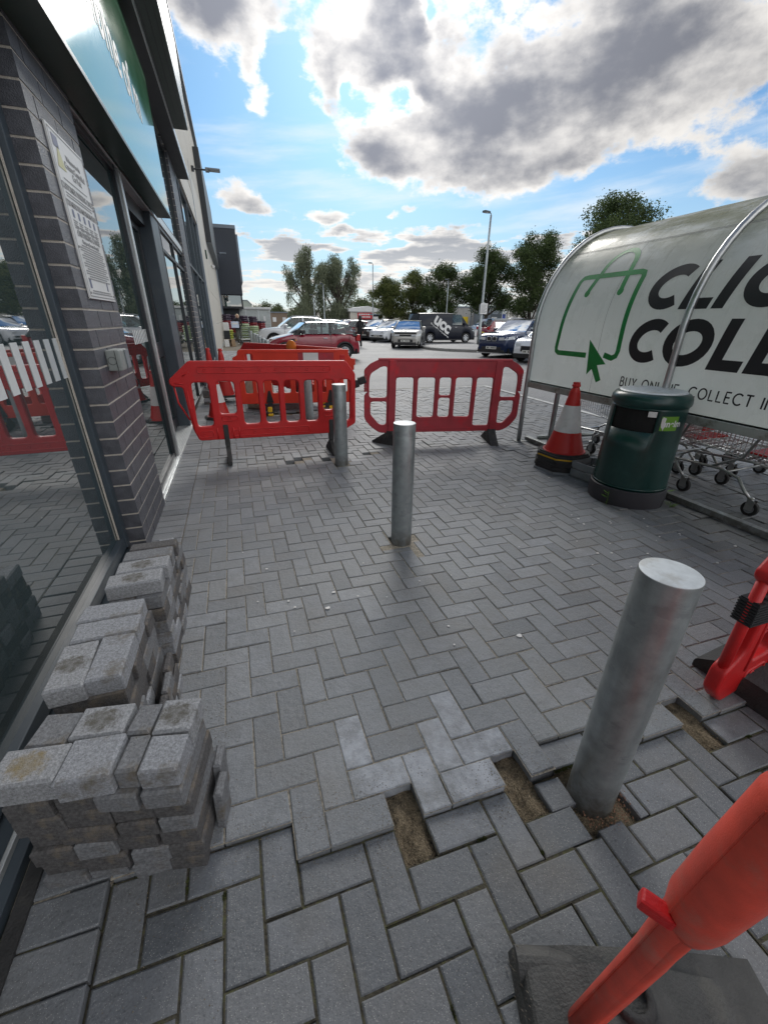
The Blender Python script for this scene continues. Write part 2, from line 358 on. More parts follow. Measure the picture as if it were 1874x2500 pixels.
def glass_mat(name, col, rough=0.015, ior=1.75):
    m = mat(name, col, rough, var=0.0, spec=0.5); N, L, p = nd(m); p.inputs['IOR'].default_value = ior; p.inputs['Roughness'].default_value = rough
    return m
MT['glass'] = glass_mat('dark_shop_glass', (0.018, 0.034, 0.036), 0.012, 3.2)
MT['glassnear'] = glass_mat('dusty_shop_glass', (0.045, 0.068, 0.073), 0.02, 5.0)
MT['carglass'] = glass_mat('car_glass', (0.020, 0.030, 0.030), 0.03, 1.7)
MT['polycarb'] = mat('dirty_clear_plastic', (0.42, 0.45, 0.44), 0.25, var=0.12, scale=2, dirt=(0.25, 0.27, 0.25), damt=0.5)
# ------------------------------------------------------------------ ground materials
def paver_mat():
    m = bpy.data.materials.new('concrete_block_paver'); m.use_nodes = True; N, L, p = nd(m)
    at = N.new('ShaderNodeAttribute'); at.attribute_name = 'pv'
    sc = N.new('ShaderNodeSeparateColor'); L.new(at.outputs['Color'], sc.inputs[0])
    geo = N.new('ShaderNodeNewGeometry')
    def noise(s, d=6, r=0.6):
        n = N.new('ShaderNodeTexNoise'); n.inputs['Scale'].default_value = s; n.inputs['Detail'].default_value = d; n.inputs['Roughness'].default_value = r
        L.new(geo.outputs['Position'], n.inputs['Vector']); return n.outputs['Fac']
    def mr(v, a, b, c, d, sm=False):
        n = N.new('ShaderNodeMapRange'); L.new(v, n.inputs[0])
        if sm: n.interpolation_type = 'SMOOTHSTEP'
        for i, q in enumerate((a, b, c, d)): n.inputs[i + 1].default_value = q
        return n.outputs[0]
    def mix(f, a, b, mode='MIX'):
        n = N.new('ShaderNodeMix'); n.data_type = 'RGBA'; n.blend_type = mode
        for i, q in ((0, f), (6, a), (7, b)):
            if hasattr(q, 'links'): L.new(q, n.inputs[i])
            else: n.inputs[i].default_value = q
        return n.outputs[2]
    def mul(a, b):
        n = N.new('ShaderNodeMath'); n.operation = 'MULTIPLY'
        for i, q in enumerate((a, b)):
            if hasattr(q, 'links'): L.new(q, n.inputs[i])
            else: n.inputs[i].default_value = q
        return n.outputs[0]
    base = mix(sc.outputs[0], (0.120, 0.130, 0.141, 1), (0.182, 0.191, 0.200, 1))
    old = mix(sc.outputs[0], (0.086, 0.094, 0.104, 1), (0.132, 0.138, 0.146, 1))
    c = mix(sc.outputs[2], base, old)
    grime = noise(1.7, 7, 0.65)
    c = mix(mr(grime, 0.45, 0.72, 0, 0.38, True), c, (0.115, 0.105, 0.092, 1))
    fine = noise(170, 3, 0.7)
    c = mix(mul(mr(fine, 0.30, 0.70, 0.0, 1.0), 0.55), c, mix(1.0, c, (1.9, 1.9, 1.9, 1), 'MULTIPLY'))
    pit = noise(150, 3, 0.6)
    c = mix(mr(pit, 0.58, 0.70, 0, 0.42, True), c, (0.03, 0.03, 0.032, 1))
    c = mix(mr(noise(0.7, 5), 0.40, 0.66, 0, 0.30, True), c, mix(1.0, c, (0.62, 0.62, 0.60, 1), 'MULTIPLY'))
    dust = mix(mr(noise(9, 6, 0.7), 0.35, 0.65, 0.15, 1.0, True), c, (0.40, 0.425, 0.475, 1))
    c = mix(mul(sc.outputs[1], 0.92), c, dust)
    # pale stone flecks in the surface
    vo = N.new('ShaderNodeTexVoronoi'); vo.inputs['Scale'].default_value = 300; vo.inputs['Randomness'].default_value = 1.0
    L.new(geo.outputs['Position'], vo.inputs['Vector'])
    s2 = N.new('ShaderNodeSeparateColor'); L.new(vo.outputs['Color'], s2.inputs[0])
    fl = mul(mr(vo.outputs['Distance'], 0.16, 0.34, 1, 0, True), mr(s2.outputs[0], 0.62, 0.86, 0, 0.75))
    c = mix(fl, c, (0.52, 0.51, 0.48, 1))
    sat = noise(3.2, 4)
    c = mix(mul(mr(sat, 0.5, 0.75, 0, 0.25, True), 1.0), c, (0.16, 0.145, 0.12, 1))
    L.new(c, p.inputs['Base Color'])
    L.new(mr(fine, 0.3, 0.7, 0.50, 0.72), p.inputs['Roughness']); p.inputs['Specular IOR Level'].default_value = 0.5
    b = N.new('ShaderNodeBump'); b.inputs['Strength'].default_value = 0.55; b.inputs['Distance'].default_value = 0.0022
    L.new(fine, b.inputs['Height'])
    b2 = N.new('ShaderNodeBump'); b2.inputs['Strength'].default_value = 0.7; b2.inputs['Distance'].default_value = 0.006
    L.new(noise(38, 5, 0.6), b2.inputs['Height']); L.new(b.outputs[0], b2.inputs['Normal'])
    L.new(b2.outputs[0], p.inputs['Normal'])
    return m
def joint_mat():
    m = bpy.data.materials.new('joint_sand_and_moss'); m.use_nodes = True; N, L, p = nd(m)
    geo = N.new('ShaderNodeNewGeometry'); sx = N.new('ShaderNodeSeparateXYZ'); L.new(geo.outputs['Position'], sx.inputs[0])
    def noise(s, d=5):
        n = N.new('ShaderNodeTexNoise'); n.inputs['Scale'].default_value = s; n.inputs['Detail'].default_value = d; L.new(geo.outputs['Position'], n.inputs['Vector']); return n.outputs['Fac']
    def ramp(v, els):
        r = N.new('ShaderNodeValToRGB')
        while len(r.color_ramp.elements) < len(els): r.color_ramp.elements.new(0.5)
        for e, (q, c) in zip(r.color_ramp.elements, els): e.position = q; e.color = c
        L.new(v, r.inputs[0]); return r.outputs[0]
    sand = ramp(noise(90), [(0.3, (0.16, 0.145, 0.12, 1)), (0.55, (0.33, 0.295, 0.24, 1)), (0.8, (0.48, 0.44, 0.36, 1))])
    moss = ramp(noise(55), [(0.3, (0.030, 0.027, 0.022, 1)), (0.52, (0.075, 0.068, 0.048, 1)), (0.66, (0.082, 0.084, 0.036, 1)), (0.85, (0.15, 0.14, 0.08, 1))])
    at = N.new('ShaderNodeAttribute'); at.attribute_name = 'pv'; sc = N.new('ShaderNodeSeparateColor'); L.new(at.outputs['Color'], sc.inputs[0])
    mx = N.new('ShaderNodeMix'); mx.data_type = 'RGBA'; L.new(sc.outputs[2], mx.inputs[0]); L.new(sand, mx.inputs[6]); L.new(moss, mx.inputs[7])
    L.new(mx.outputs[2], p.inputs['Base Color']); p.inputs['Roughness'].default_value = 0.95
    b = N.new('ShaderNodeBump'); b.inputs['Strength'].default_value = 0.9; b.inputs['Distance'].default_value = 0.006; L.new(noise(140), b.inputs['Height']); L.new(b.outputs[0], p.inputs['Normal'])
    return m
def asphalt_mat():
    m = bpy.data.materials.new('worn_asphalt'); m.use_nodes = True; N, L, p = nd(m)
    geo = N.new('ShaderNodeNewGeometry')
    def noise(s, d=6):
        n = N.new('ShaderNodeTexNoise'); n.inputs['Scale'].default_value = s; n.inputs['Detail'].default_value = d; n.inputs['Roughness'].default_value = 0.65; L.new(geo.outputs['Position'], n.inputs['Vector']); return n.outputs['Fac']
    r = N.new('ShaderNodeValToRGB'); e = r.color_ramp.elements; e[0].position = 0.33; e[0].color = (0.135, 0.140, 0.146, 1); e[1].position = 0.72; e[1].color = (0.260, 0.262, 0.262, 1)
    L.new(noise(28, 8), r.inputs[0])
    r2 = N.new('ShaderNodeValToRGB'); e = r2.color_ramp.elements; e[0].position = 0.35; e[0].color = (0.72, 0.72, 0.73, 1); e[1].position = 0.7; e[1].color = (1.15, 1.14, 1.12, 1)
    L.new(noise(0.45, 6), r2.inputs[0])
    mx = N.new('ShaderNodeMix'); mx.data_type = 'RGBA'; mx.blend_type = 'MULTIPLY'; mx.inputs[0].default_value = 1; L.new(r.outputs[0], mx.inputs[6]); L.new(r2.outputs[0], mx.inputs[7])
    L.new(mx.outputs[2], p.inputs['Base Color']); p.inputs['Roughness'].default_value = 0.62
    b = N.new('ShaderNodeBump'); b.inputs['Strength'].default_value = 0.8; b.inputs['Distance'].default_value = 0.008; L.new(noise(75, 3), b.inputs['Height']); L.new(b.outputs[0], p.inputs['Normal'])
    return m
MT['paver'] = paver_mat(); MT['joint'] = joint_mat(); MT['asphalt'] = asphalt_mat()
MT['sand'] = mat('loose_bedding_sand', (0.24, 0.19, 0.125), 0.95, var=0.5, scale=210, bump=1.0, bscale=260, dirt=(0.06, 0.048, 0.036), dscale=45, damt=0.85, det=3)
MT['soil'] = mat('dark_sand_bed', (0.16, 0.135, 0.10), 0.95, var=0.5, scale=60, bump=0.9, bscale=120)

# ------------------------------------------------------------------ block paving
LO = Vector((-0.12763, 0.90512)); E1 = Vector((0.10062, -0.00185)); E2 = Vector((-0.00082, 0.10512))
def lat(i, j): return LO + E1 * i + E2 * j
def inv_lat(x, y):
    d = E1.x * E2.y - E1.y * E2.x; q = Vector((x, y)) - LO
    return ((q.x * E2.y - q.y * E2.x) / d, (E1.x * q.y - E1.y * q.x) / d)
POSTS = [(0.948, 0.582), (0.937, 2.38), (0.930, 4.21), (0.936, 6.45), (0.92, 8.3)]
def raised(i0, i1, j0, j1):                      # relaid, freshly sanded blocks stand proud of the old ones
    jc = (j0 + j1) / 2
    lim = -2.45 if i1 < 11.4 else (-1.6 if i1 < 15 else -2.2)
    ic = (i0 + i1) / 2
    if ic < -0.9 and jc < -0.9: return False
    if ic < 0.9 and jc < -1.4: return False
    if 0.9 <= ic < 4.6 and jc < -1.95: return False
    return j1 > lim + 0.5 and jc > lim + 0.4
HOLES = [(4, 5, -3, -1), (8, 9, -3, -1), (16, 17, -3, -1)]
def far_hole(ic, jc):
    x, y = lat(ic, jc)
    for (hx, hy, r) in [(0.415, 4.46, 0.075), (0.50, 4.565, 0.07), (0.81, 4.47, 0.085), (1.295, 4.52, 0.075), (0.33, 7.12, 0.16), (0.62, 7.05, 0.12), (0.90, 7.10, 0.13), (1.15, 7.18, 0.1)]:
        if abs(x - hx) < r and abs(y - hy) < r * 0.8: return True
    return False
def hero_dust(i0, j0, v):
    return (v, i0, j0) in {(1, 3, 0), (0, 3, -1), (1, 5, -2), (0, 6, -2), (0, 7, -1), (1, 6, -1), (0, 4, 1), (1, 4, 2), (1, 7, 0), (0, 5, 0)}
blocks = []                                       # i0,i1,j0,j1,is_vertical
for a in range(-60, 160):
    for b in range(-60, 160):
        i, j = a + 3 * b, a - b
        if -16 < i < 62 and -30 < j < 330:
            blocks.append((i, i + 2, j, j + 1, 0)); blocks.append((i + 2, i + 3, j - 1, j + 1, 1))
IL = -4.0
def keep(r):
    i0, i1, j0, j1, v = r
    if (i0, i1, j0, j1) in HOLES: return None
    if (i0, j0, v) == (9, -3, 0): return (9.02, 10.02, -3.05, -2.1, 0)
    x, y = lat((i0 + i1) / 2, (j0 + j1) / 2)
    if far_hole((i0 + i1) / 2, (j0 + j1) / 2): return None
    far = y > 9.05
    IR = 57.4 if not far else 17.0
    JT = 79.0 if (x > 1.55) else 310
    i0 = max(i0, IL); i1 = min(i1, IR); j1 = min(j1, JT)
    if i1 - i0 < 0.2 or j1 - j0 < 0.2: return None
    if y < -1.6: return None
    for (px, py) in POSTS:
        pi_, pj = inv_lat(px, py); R = 0.80 if py > 1 else 0.92
        if i0 < pi_ + R and i1 > pi_ - R and j0 < pj + R and j1 > pj - R:
            cuts = [(i1 - (pi_ - R), 'i1', pi_ - R), ((pi_ + R) - i0, 'i0', pi_ + R), (j1 - (pj - R), 'j1', pj - R), ((pj + R) - j0, 'j0', pj + R)]
            cuts.sort(); c = cuts[0]
            if c[1] == 'i1': i1 = c[2]
            elif c[1] == 'i0': i0 = c[2]
            elif c[1] == 'j1': j1 = c[2]
            else: j0 = c[2]
            if i1 - i0 < 0.25 or j1 - j0 < 0.25: return None
    return (i0, i1, j0, j1, v)
cellz = {}; pv = []; PB = MB(); PF = MB(); pvf = []
rb = random.Random(11)
def add_block(i0, i1, j0, j1, z, tone, dust, old, gap, near, tilt=0.0):
    mb, cols = (PB, pv) if near else (PF, pvf)
    g = gap / 0.103
    jx = lambda: rb.uniform(-0.0012, 0.0012) if near else 0.0
    c = [(i0 + g, j0 + g), (i1 - g, j0 + g), (i1 - g, j1 - g), (i0 + g, j1 - g)]
    P = [lat(*q) + Vector((jx(), jx())) for q in c]
    cen = sum(P, Vector((0, 0))) / 4
    tx, ty = rb.gauss(0, tilt), rb.gauss(0, tilt)
    zz = lambda q: z + (q.x - cen.x) * tx + (q.y - cen.y) * ty
    if near:
        chm = 0.0036 if not old else 0.0042
        vs = []; 
        ins = []
        for k in range(4):
            d = (cen - P[k]); d.x = chm if d.x > 0 else -chm; d.y = chm if d.y > 0 else -chm; ins.append(P[k] + d)
        for q in ins: vs.append((q.x, q.y, zz(q)))
        for q, r_ in zip(P, ins): vs.append((q.x, q.y, zz(r_) - chm * 0.8))
        for q in P: vs.append((q.x, q.y, z - 0.062))
        fs = [(0, 1, 2, 3)] + [(4 + k, 4 + (k + 1) % 4, (k + 1) % 4, k) for k in range(4)] + [(8 + k, 8 + (k + 1) % 4, 4 + (k + 1) % 4, 4 + k) for k in range(4)]
    else:
        vs = [(q.x, q.y, zz(q)) for q in P] + [(q.x, q.y, z - 0.02) for q in P]
        fs = [(0, 1, 2, 3)] + [(4 + k, 4 + (k + 1) % 4, (k + 1) % 4, k) for k in range(4)]
    mb.add(vs, fs); cols.extend([(tone, dust, old, 1.0)] * len(vs))
for r in blocks:
    k = keep(r)
    if k is None: continue
    i0, i1, j0, j1, v = k
    x, y = lat((i0 + i1) / 2, (j0 + j1) / 2)
    rz = raised(*k[:4]); old = 0.0 if (rz and y < 4.55) else 1.0
    if y > 4.55: old = 0.45
    if x > 2.9 and y < 9: old = 0.85
    z = 0.0 if rz else -0.020
    if y > 4.55 and y < 9: z = 0.006 if x < 1.1 else 0.0
    if y >= 9.05: z = 0.0
    # a few blocks sit up or down near the lifted ones
    if v == 0 and (r[0], r[2]) in {(6, -2)}: z += 0.006
    if (r[0], r[2], v) == (1, -2, 1): z -= 0.003
    tone = min(1, max(0, rb.gauss(0.5, 0.24)))
    dust = rb.uniform(0.75, 1.0) if hero_dust(r[0], r[2], v) else max(0, rb.gauss(0.05, 0.09))
    if 0.7 < y < 1.9 and -0.3 < x < 0.9: dust = max(dust, rb.uniform(0, 0.25))
    near = y < 5.2 and x < 4.6
    z += rb.gauss(0, 0.0011 if not old else 0.0024)
    gap = (0.0019 if old < 0.3 else (0.0032 if old == 1.0 else 0.0024))
    for ci in range(math.floor(i0 + .01), math.ceil(i1 - .01)):
        for cj in range(math.floor(j0 + .01), math.ceil(j1 - .01)): cellz[(ci, cj)] = min(z, cellz.get((ci, cj), 9))
    add_block(i0, i1, j0, j1, z, tone, dust, old, gap + abs(rb.gauss(0, 0.0006)), near, 0.004 if not old else 0.012)
# header course against the shop wall
jj = inv_lat(-0.65, -1.6)[1]
while jj < 310:
    y = lat(-5, jj)[1]; near = y < 5.2
    add_block(-6.22, IL - 0.02, jj, jj + 1.0, (-0.004 if y < 1.1 else 0.0) + rb.gauss(0, 0.0012), rb.random(), 0.1, 0.7 if y < 1.2 else 0.35, 0.003, near, 0.008)
    jj += 1.0
def paving_obj(name, mb, cols, label=None):
    o = mb.build(name, MT['paver']); me = o.data
    at = me.color_attributes.new('pv', 'FLOAT_COLOR', 'POINT')
    at.data.foreach_set('color', [c for q in cols for c in q])
    tag(o, kind='structure'); return o
paving_obj('block_paving', PB, pv)
paving_obj('distant_block_paving', PF, pvf)

# jointing sand / moss sheet under the blocks, open over the pulled-out blocks
JS = MB(); jc = []; SB = MB()
open_cells = set()
for (a0, a1, b0, b1) in HOLES:
    for ii in range(a0, a1):
        for jj in range(b0, b1): open_cells.add((ii, jj))
open_cells |= {(10, -3), (9, -3), (10, -2), (11, -3), (10, -4), (9, -4), (11, -4), (8, -3)}
for (px, py) in POSTS[1:]:
    a, b = inv_lat(px, py)
    for da in (0,):
        for db in (0,): open_cells.add((math.floor(a) + da, math.floor(b) + db))
for ii in range(-7, 58):
    for jj in range(-26, 80):
        x, y = lat(ii + 0.5, jj + 0.5)
        hole = (ii, jj) in open_cells or far_hole(ii + 0.5, jj + 0.5)
        if y > 5.2 and not hole and (ii % 1): continue
        q = [lat(ii, jj), lat(ii + 1, jj), lat(ii + 1, jj + 1), lat(ii, jj + 1)]
        rz = raised(ii, ii + 1, jj, jj + 1); old = 0.0 if (rz and y < 4.55 and x < 3.3) else (1.0 if y < 4.55 else 0.5)
        z = -0.0042 if rz else -0.0250
        nb_ = [cellz.get((ii + a, jj + b), 0.0) for a in (-1, 0, 1) for b in (-1, 0, 1)]
        z = cellz.get((ii, jj), min(nb_)) - (0.0042 if old else 0.0040)
        if ii < -4: z = min(nb_) - 0.010
        if hole: z = -0.052
        (SB if hole else JS).add([(p.x, p.y, z) for p in q], [(0, 1, 2, 3)])
        if not hole: jc.extend([(0, 0, old, 1)] * 4)
# sand floor of the holes as a rumpled sheet
SG = MB()
rs_ = random.Random(5)
def sand_patch(x0, x1, y0, y1, z, n=14, amp=0.012):
    vs = [(x0 + (x1 - x0) * a / n, y0 + (y1 - y0) * b / n, z + rs_.uniform(-amp, amp) + 0.008 * math.sin(9.0 * a / n + 2) * math.sin(7.0 * b / n)) for a in range(n + 1) for b in range(n + 1)]
    fs = [(a * (n + 1) + b, (a + 1) * (n + 1) + b, (a + 1) * (n + 1) + b + 1, a * (n + 1) + b + 1) for a in range(n) for b in range(n)]
    SG.add(vs, fs)
for (a0, a1, b0, b1) in HOLES:
    p0, p1 = lat(a0, b0), lat(a1, b1); sand_patch(p0.x - 0.01, p1.x + 0.01, p0.y - 0.01, p1.y + 0.01, -0.040, 60, 0.0022)
p0, p1 = lat(8, -4.2), lat(12.2, -1.9); sand_patch(p0.x, p1.x, p0.y, p1.y, -0.050, 70, 0.0022)
for (x, y) in [(0.45, 4.5), (0.81, 4.47), (1.295, 4.52)]: sand_patch(x - 0.16, x + 0.16, y - 0.12, y + 0.12, -0.04, 10, 0.006)
sand_patch(0.1, 1.35, 6.9, 7.35, -0.035, 24, 0.01)
for (px, py) in POSTS[1:]: sand_patch(px - 0.10, px + 0.10, py - 0.10, py + 0.10, -0.05, 8, 0.005)
for (a0, a1, b0, b1) in HOLES + [(8.5, 12.2, -4.2, -2)]:
    for _ in range(420):
        p = lat(rs_.uniform(a0, a1), rs_.uniform(b0, b1)); r = rs_.uniform(.0008, .0034); z = -0.040 + rs_.uniform(-.002, .006)
        SG.add([(p.x - r, p.y - r * .6, z), (p.x + r, p.y - r, z), (p.x + r * .3, p.y + r, z), (p.x, p.y, z + r * 1.5)], [(0, 1, 3), (1, 2, 3), (2, 0, 3)])
SP = MB()
def spill(cx, cy, rx, ry, n, z0):
    for _ in range(n):
        x, y = cx + rs_.gauss(0, rx), cy + rs_.gauss(0, ry); ci, cj = inv_lat(x, y); zc_ = cellz.get((math.floor(ci), math.floor(cj)))
        if zc_ is None or (math.floor(ci), math.floor(cj)) in open_cells: continue
        r = rs_.uniform(.0006, .0019); SP.add([(x - r, y - r * .6, zc_), (x + r, y - r, zc_), (x + r * .3, y + r, zc_), (x, y, zc_ + r * 1.4)], [(0, 1, 3), (1, 2, 3), (2, 0, 3)])
for (x, y, a, b, n) in [(.32, .72, .07, .07, 420), (.72, .72, .07, .06, 420), (1.53, .72, .06, .08, 300), (.98, .62, .12, .08, 500), (.5, .66, .3, .03, 500), (.0, .80, .15, .03, 260), (-.25, 1.3, .03, .4, 500), (-.42, 1.3, .05, .5, 400), (.93, 2.38, .08, .07, 260), (.8, 4.4, .3, .08, 300)]: spill(x, y, a, b, n, 0)
o = SP.build('spilled_sand', MT['sand']); tag(o, 'grains of bedding sand spilled over the paving round the holes', 'sand', kind='stuff')
so = SG.build('bedding_sand', MT['sand'], smooth=True); tag(so, kind='structure')
jo = JS.build('joint_sand', MT['joint']); at = jo.data.color_attributes.new('pv', 'FLOAT_COLOR', 'POINT'); at.data.foreach_set('color', [c for q in jc for c in q]); tag(jo, kind='structure')
sb = MB(); sb.add([(-1.0, -2, -0.066), (6, -2, -0.066), (6, 9.3, -0.066), (-1.0, 9.3, -0.066)], [(0, 1, 2, 3)]); o = sb.build('bedding_layer', MT['soil']); tag(o, kind='structure')
wj = MB(); wj.add([(-0.85, 9.1, -0.006), (1.75, 9.1, -0.006), (1.75, 33, -0.006), (-0.85, 33, -0.006)], [(0, 1, 2, 3)]); o = wj.build('walkway_joint_sand', MT['soil']); tag(o, kind='structure')

# car park tarmac as one sheet to the horizon, with the paved corner left out
A = MB(); zA = -0.012
def quad(mb, x0, x1, y0, y1, z): mb.add([(x0, y0, z), (x1, y0, z), (x1, y1, z), (x0, y1, z)], [(0, 1, 2, 3)])
quad(A, 1.66, 900, 9.12, 900, zA); quad(A, 5.72, 900, -300, 9.12, zA); quad(A, -900, 1.66, 33, 900, zA); quad(A, -900, 5.72, -300, -1.7, zA); quad(A, -900, -0.8, -1.7, 33, -0.07)
o = A.build('car_park_tarmac', MT['asphalt']); tag(o, kind='structure')
# painted lines
R = MB()
quad(R, 1.66, 5.62, 9.02, 9.12, 0.004)
quad(R, 5.62, 5.72, -1.7, 9.12, 0.004)
quad(R, 1.66, 1.74, 9.12, 33, -0.008)
for y in (11.6, 13.9): quad(R, 5.0, 9.4, y, y + 0.09, -0.008)
for (x, y) in [(4.2, 12.3), (6.2, 12.1), (8.1, 15.6)]: quad(R, x, x + 1.9, y, y + 0.1, -0.008)
quad(R, 7.2, 10.0, 19.6, 19.7, -0.008); quad(R, 12, 21, 26.4, 26.52, -0.008)
for x in (2.2, 4.8, 7.3, 9.8, 12.3): quad(R, x, x + 0.1, 28.2, 33.0, -0.008)
o = R.build('road_markings', MT['paint']); tag(o, kind='structure')

# raised traffic island with a rounded nose
isl = [(10.3, 23.6), (10.05, 22.6), (10.25, 21.6), (10.9, 20.6), (11.7, 19.9), (13.0, 19.5), (24, 19.3), (24, 24.4), (14.0, 25.6), (11.2, 25.2), (10.6, 24.6)]
isl = rounded(isl, 0.5, 3)
K = MB(); K.prism(isl, -0.012, 0.115); o = K.build('island_kerb', MT['tarmac_kerb']); tag(o, kind='structure')
def shrink(poly, d):
    out = []; n = len(poly)
    for i in range(n):
        a, p, b = Vector(poly[i - 1]), Vector(poly[i]), Vector(poly[(i + 1) % n])
        t = (b - a).normalized(); out.append((p.x - t.y * d, p.y + t.x * d))
    return out
K = MB(); K.prism(shrink(isl, 0.15), 0.10, 0.120); o = K.build('island_pavement', MT['asphalt']); tag(o, kind='structure')

# dropped specks on the paving: gum, paint drops and grit
sp_mb = MB(); rs = random.Random(3)
def speck(x, y, r, z=0.0025):
    n = 8; a0 = rs.random() * 6; e = rs.uniform(0.5, 1)
    vs = [(x + r * math.cos(a0 + 2 * PI * k / n) * rs.uniform(0.7, 1.1), y + r * e * math.sin(a0 + 2 * PI * k / n) * rs.uniform(0.7, 1.1), z) for k in range(n)]
    sp_mb.add(vs + [(v[0], v[1], z - 0.002) for v in vs], [tuple(range(n))] + [(i, i + n, (i + 1) % n + n, (i + 1) % n) for i in range(n)])
for _ in range(46): speck(rs.uniform(1.9, 3.3), rs.uniform(1.2, 3.4), rs.uniform(0.004, 0.013), 0.006)
for _ in range(30): speck(rs.uniform(-0.3, 2.4), rs.uniform(1.3, 4.2), rs.uniform(0.003, 0.009), 0.006)
for (x, y, r) in [(0.29, 1.80, 0.017), (0.12, 1.86, 0.008), (0.35, 1.93, 0.013), (1.16, 1.29, 0.017), (0.0, 2.3, 0.009)]: speck(x, y, r, 0.006)
o = sp_mb.build('chewing_gum_specks', MT['coneW']); tag(o, 'small pale chewing gum spots trodden onto the grey block paving', 'litter', kind='stuff')
MS = MB(); rm = random.Random(9)
def moss_tuft(x, y, z, r):
    for _ in range(7):
        a = rm.random() * 6.28; q = Vector((x + r * rm.uniform(-1, 1), y + r * rm.uniform(-1, 1), z))
        h = rm.uniform(0.003, 0.009); d = Vector((math.cos(a), math.sin(a), 0)) * 0.004
        MS.add([q - d, q + d, q + Vector((rm.uniform(-.004, .004), rm.uniform(-.004, .004), h))], [(0, 1, 2)])
for r in blocks:
    k = keep(r)
    if k is None or raised(*k[:4]): continue
    i0, i1, j0, j1, v = k; x, y = lat((i0 + i1) / 2, (j0 + j1) / 2)
    if not (0.02 < y < 0.95 and -0.7 < x < 1.9) or rm.random() > (.40 if x > .3 else .22): continue
    a, b = ((i0, j0), (i1, j0)) if (v == 0) == (rm.random() < .8) else ((i0, j0), (i0, j1))
    t0, t1 = sorted((rm.random(), rm.random()))
    for _ in range(int(10 + 70 * (t1 - t0))):
        t = rm.uniform(t0, t1); p = lat(a[0] + (b[0] - a[0]) * t, a[1] + (b[1] - a[1]) * t); moss_tuft(p.x, p.y, -0.0265, 0.0042)
o = MS.build('joint_moss', mat('bright_moss', (0.070, 0.082, 0.022), 0.9, var=0.5, scale=30)); tag(o, 'green moss growing in the open paving joints', 'moss', kind='stuff')
# ------------------------------------------------------------------ the shop front along the left
shop = empty('retail_shop', (0, 0, 0), 0, 'long modern shop with dark glazing, brick piers and cream cladding along the walkway', 'shop building')
def brick_pier(y0, y1, z1, bl, ch_, name='brick_pier', depth=0.11):
    b = MB(); rr = random.Random(int(y0 * 100)); m = 0.011
    b.box(-0.75 - depth, -0.7535, y0 + 0.004, y1 - 0.004, -0.05, z1, 1)
    n = int(z1 / ch_) + 1
    for c in range(n):
        z = c * ch_ - 0.02
        off = (0.0, bl * 0.5, bl * 0.0, bl * 0.5)[c % 4] + rr.uniform(-0.006, 0.006)
        edges = [y0]; y = y0 + (bl if (c % 2 == 0) else bl * 0.5)
        while y < y1 - 0.05: edges.append(y); y += bl
        edges.append(y1)
        for a, d in zip(edges[:-1], edges[1:]):
            ya = a if a == y0 else a + m / 2; yb = d if d == y1 else d - m / 2
            x1 = -0.75 + rr.uniform(-0.001, 0.0012)
            b.box(-0.75 - depth - 0.002, x1, ya, yb, z, min(z + ch_ - m, z1), 0, ch=0.0)
    return b.build(name, [MT['brick'], MT['mortar']], shop)
brick_pier(2.80, 3.61, 4.15, 0.265, 0.1)
brick_pier(10.2, 11.4, 4.4, 0.24, 0.1)

def window(y0, y1, z0, z1, xg, muls=(), trans=(), gm='glass', fw=0.06, fd=0.06, name='window', fm='navy'):
    """glazed bay: the pane is the part, its frame the sub-part"""
    p = MB(); p.box(xg - 0.02, xg, y0, y1, z0, z1)
    pane = p.build(name, MT[gm], shop)
    f = MB(); x0, x1 = xg - 0.03, xg + fd
    for y in (y0, y1 - fw): f.box(x0, x1, y, y + fw, z0 - 0.002, z1 + 0.002, ch=0.005)
    for y in muls: f.box(x0, x1 - 0.003, y - fw / 2, y + fw / 2, z0, z1, ch=0.005)
    for z in (z0, z1 - fw) + tuple(t - fw / 2 for t in trans): f.box(x0, x1 - 0.006, y0 + 0.001, y1 - 0.001, z, z + fw, ch=0.005)
    f.build('window_frame', MT[fm], pane)
    return pane
w1 = window(-2.6, 2.80, 0.07, 2.60, -0.885, muls=(), gm='glassnear', fw=0.07, fd=0.04)
g = MB(); g.box(-0.882, -0.875, 2.715, 2.727, 0.14, 2.5); g.build('glazing_seal', MT['mortar'], w1)
st = MB()
for k in range(14):
    y = 1.16 + k * 0.116; st.box(-0.8845, -0.8825, y, y + 0.062, 1.14, 1.335)
st.build('white_stripe_film', MT['whitefilm'], w1)
s = MB(); s.box(-0.93, -0.765, -2.6, 2.795, -0.03, 0.030, ch=0.004); s.build('window_sill', MT['navy'], shop)
s = MB(); s.box(-0.812, -0.798, -2.6, 2.795, 0.026, 0.050, ch=0.003); s.build('sill_trim', MT['alu'], shop)
s = MB(); s.box(-0.756, -0.715, -2.6, 2.795, -0.04, 0.005); s.build('drainage_edge', MT['rubber'], shop)
w2 = window(3.61, 4.86, 0.06, 2.60, -0.815, fw=0.045, fd=0.03, fm='darkfr')
st = MB()
for k in range(9):
    y = 4.22 + k * 0.07; st.box(-0.8145, -0.8125, y, y + 0.035, 1.23, 1.34)
st.build('white_stripe_film', MT['whitefilm'], w2)
s = MB(); s.box(-0.84, -0.765, 3.61, 4.86, 0.0, 0.055, ch=0.004); s.box(-0.765, -0.752, 3.61, 4.99, -0.01, 0.03); s.build('window_sill', MT['alu'], shop)
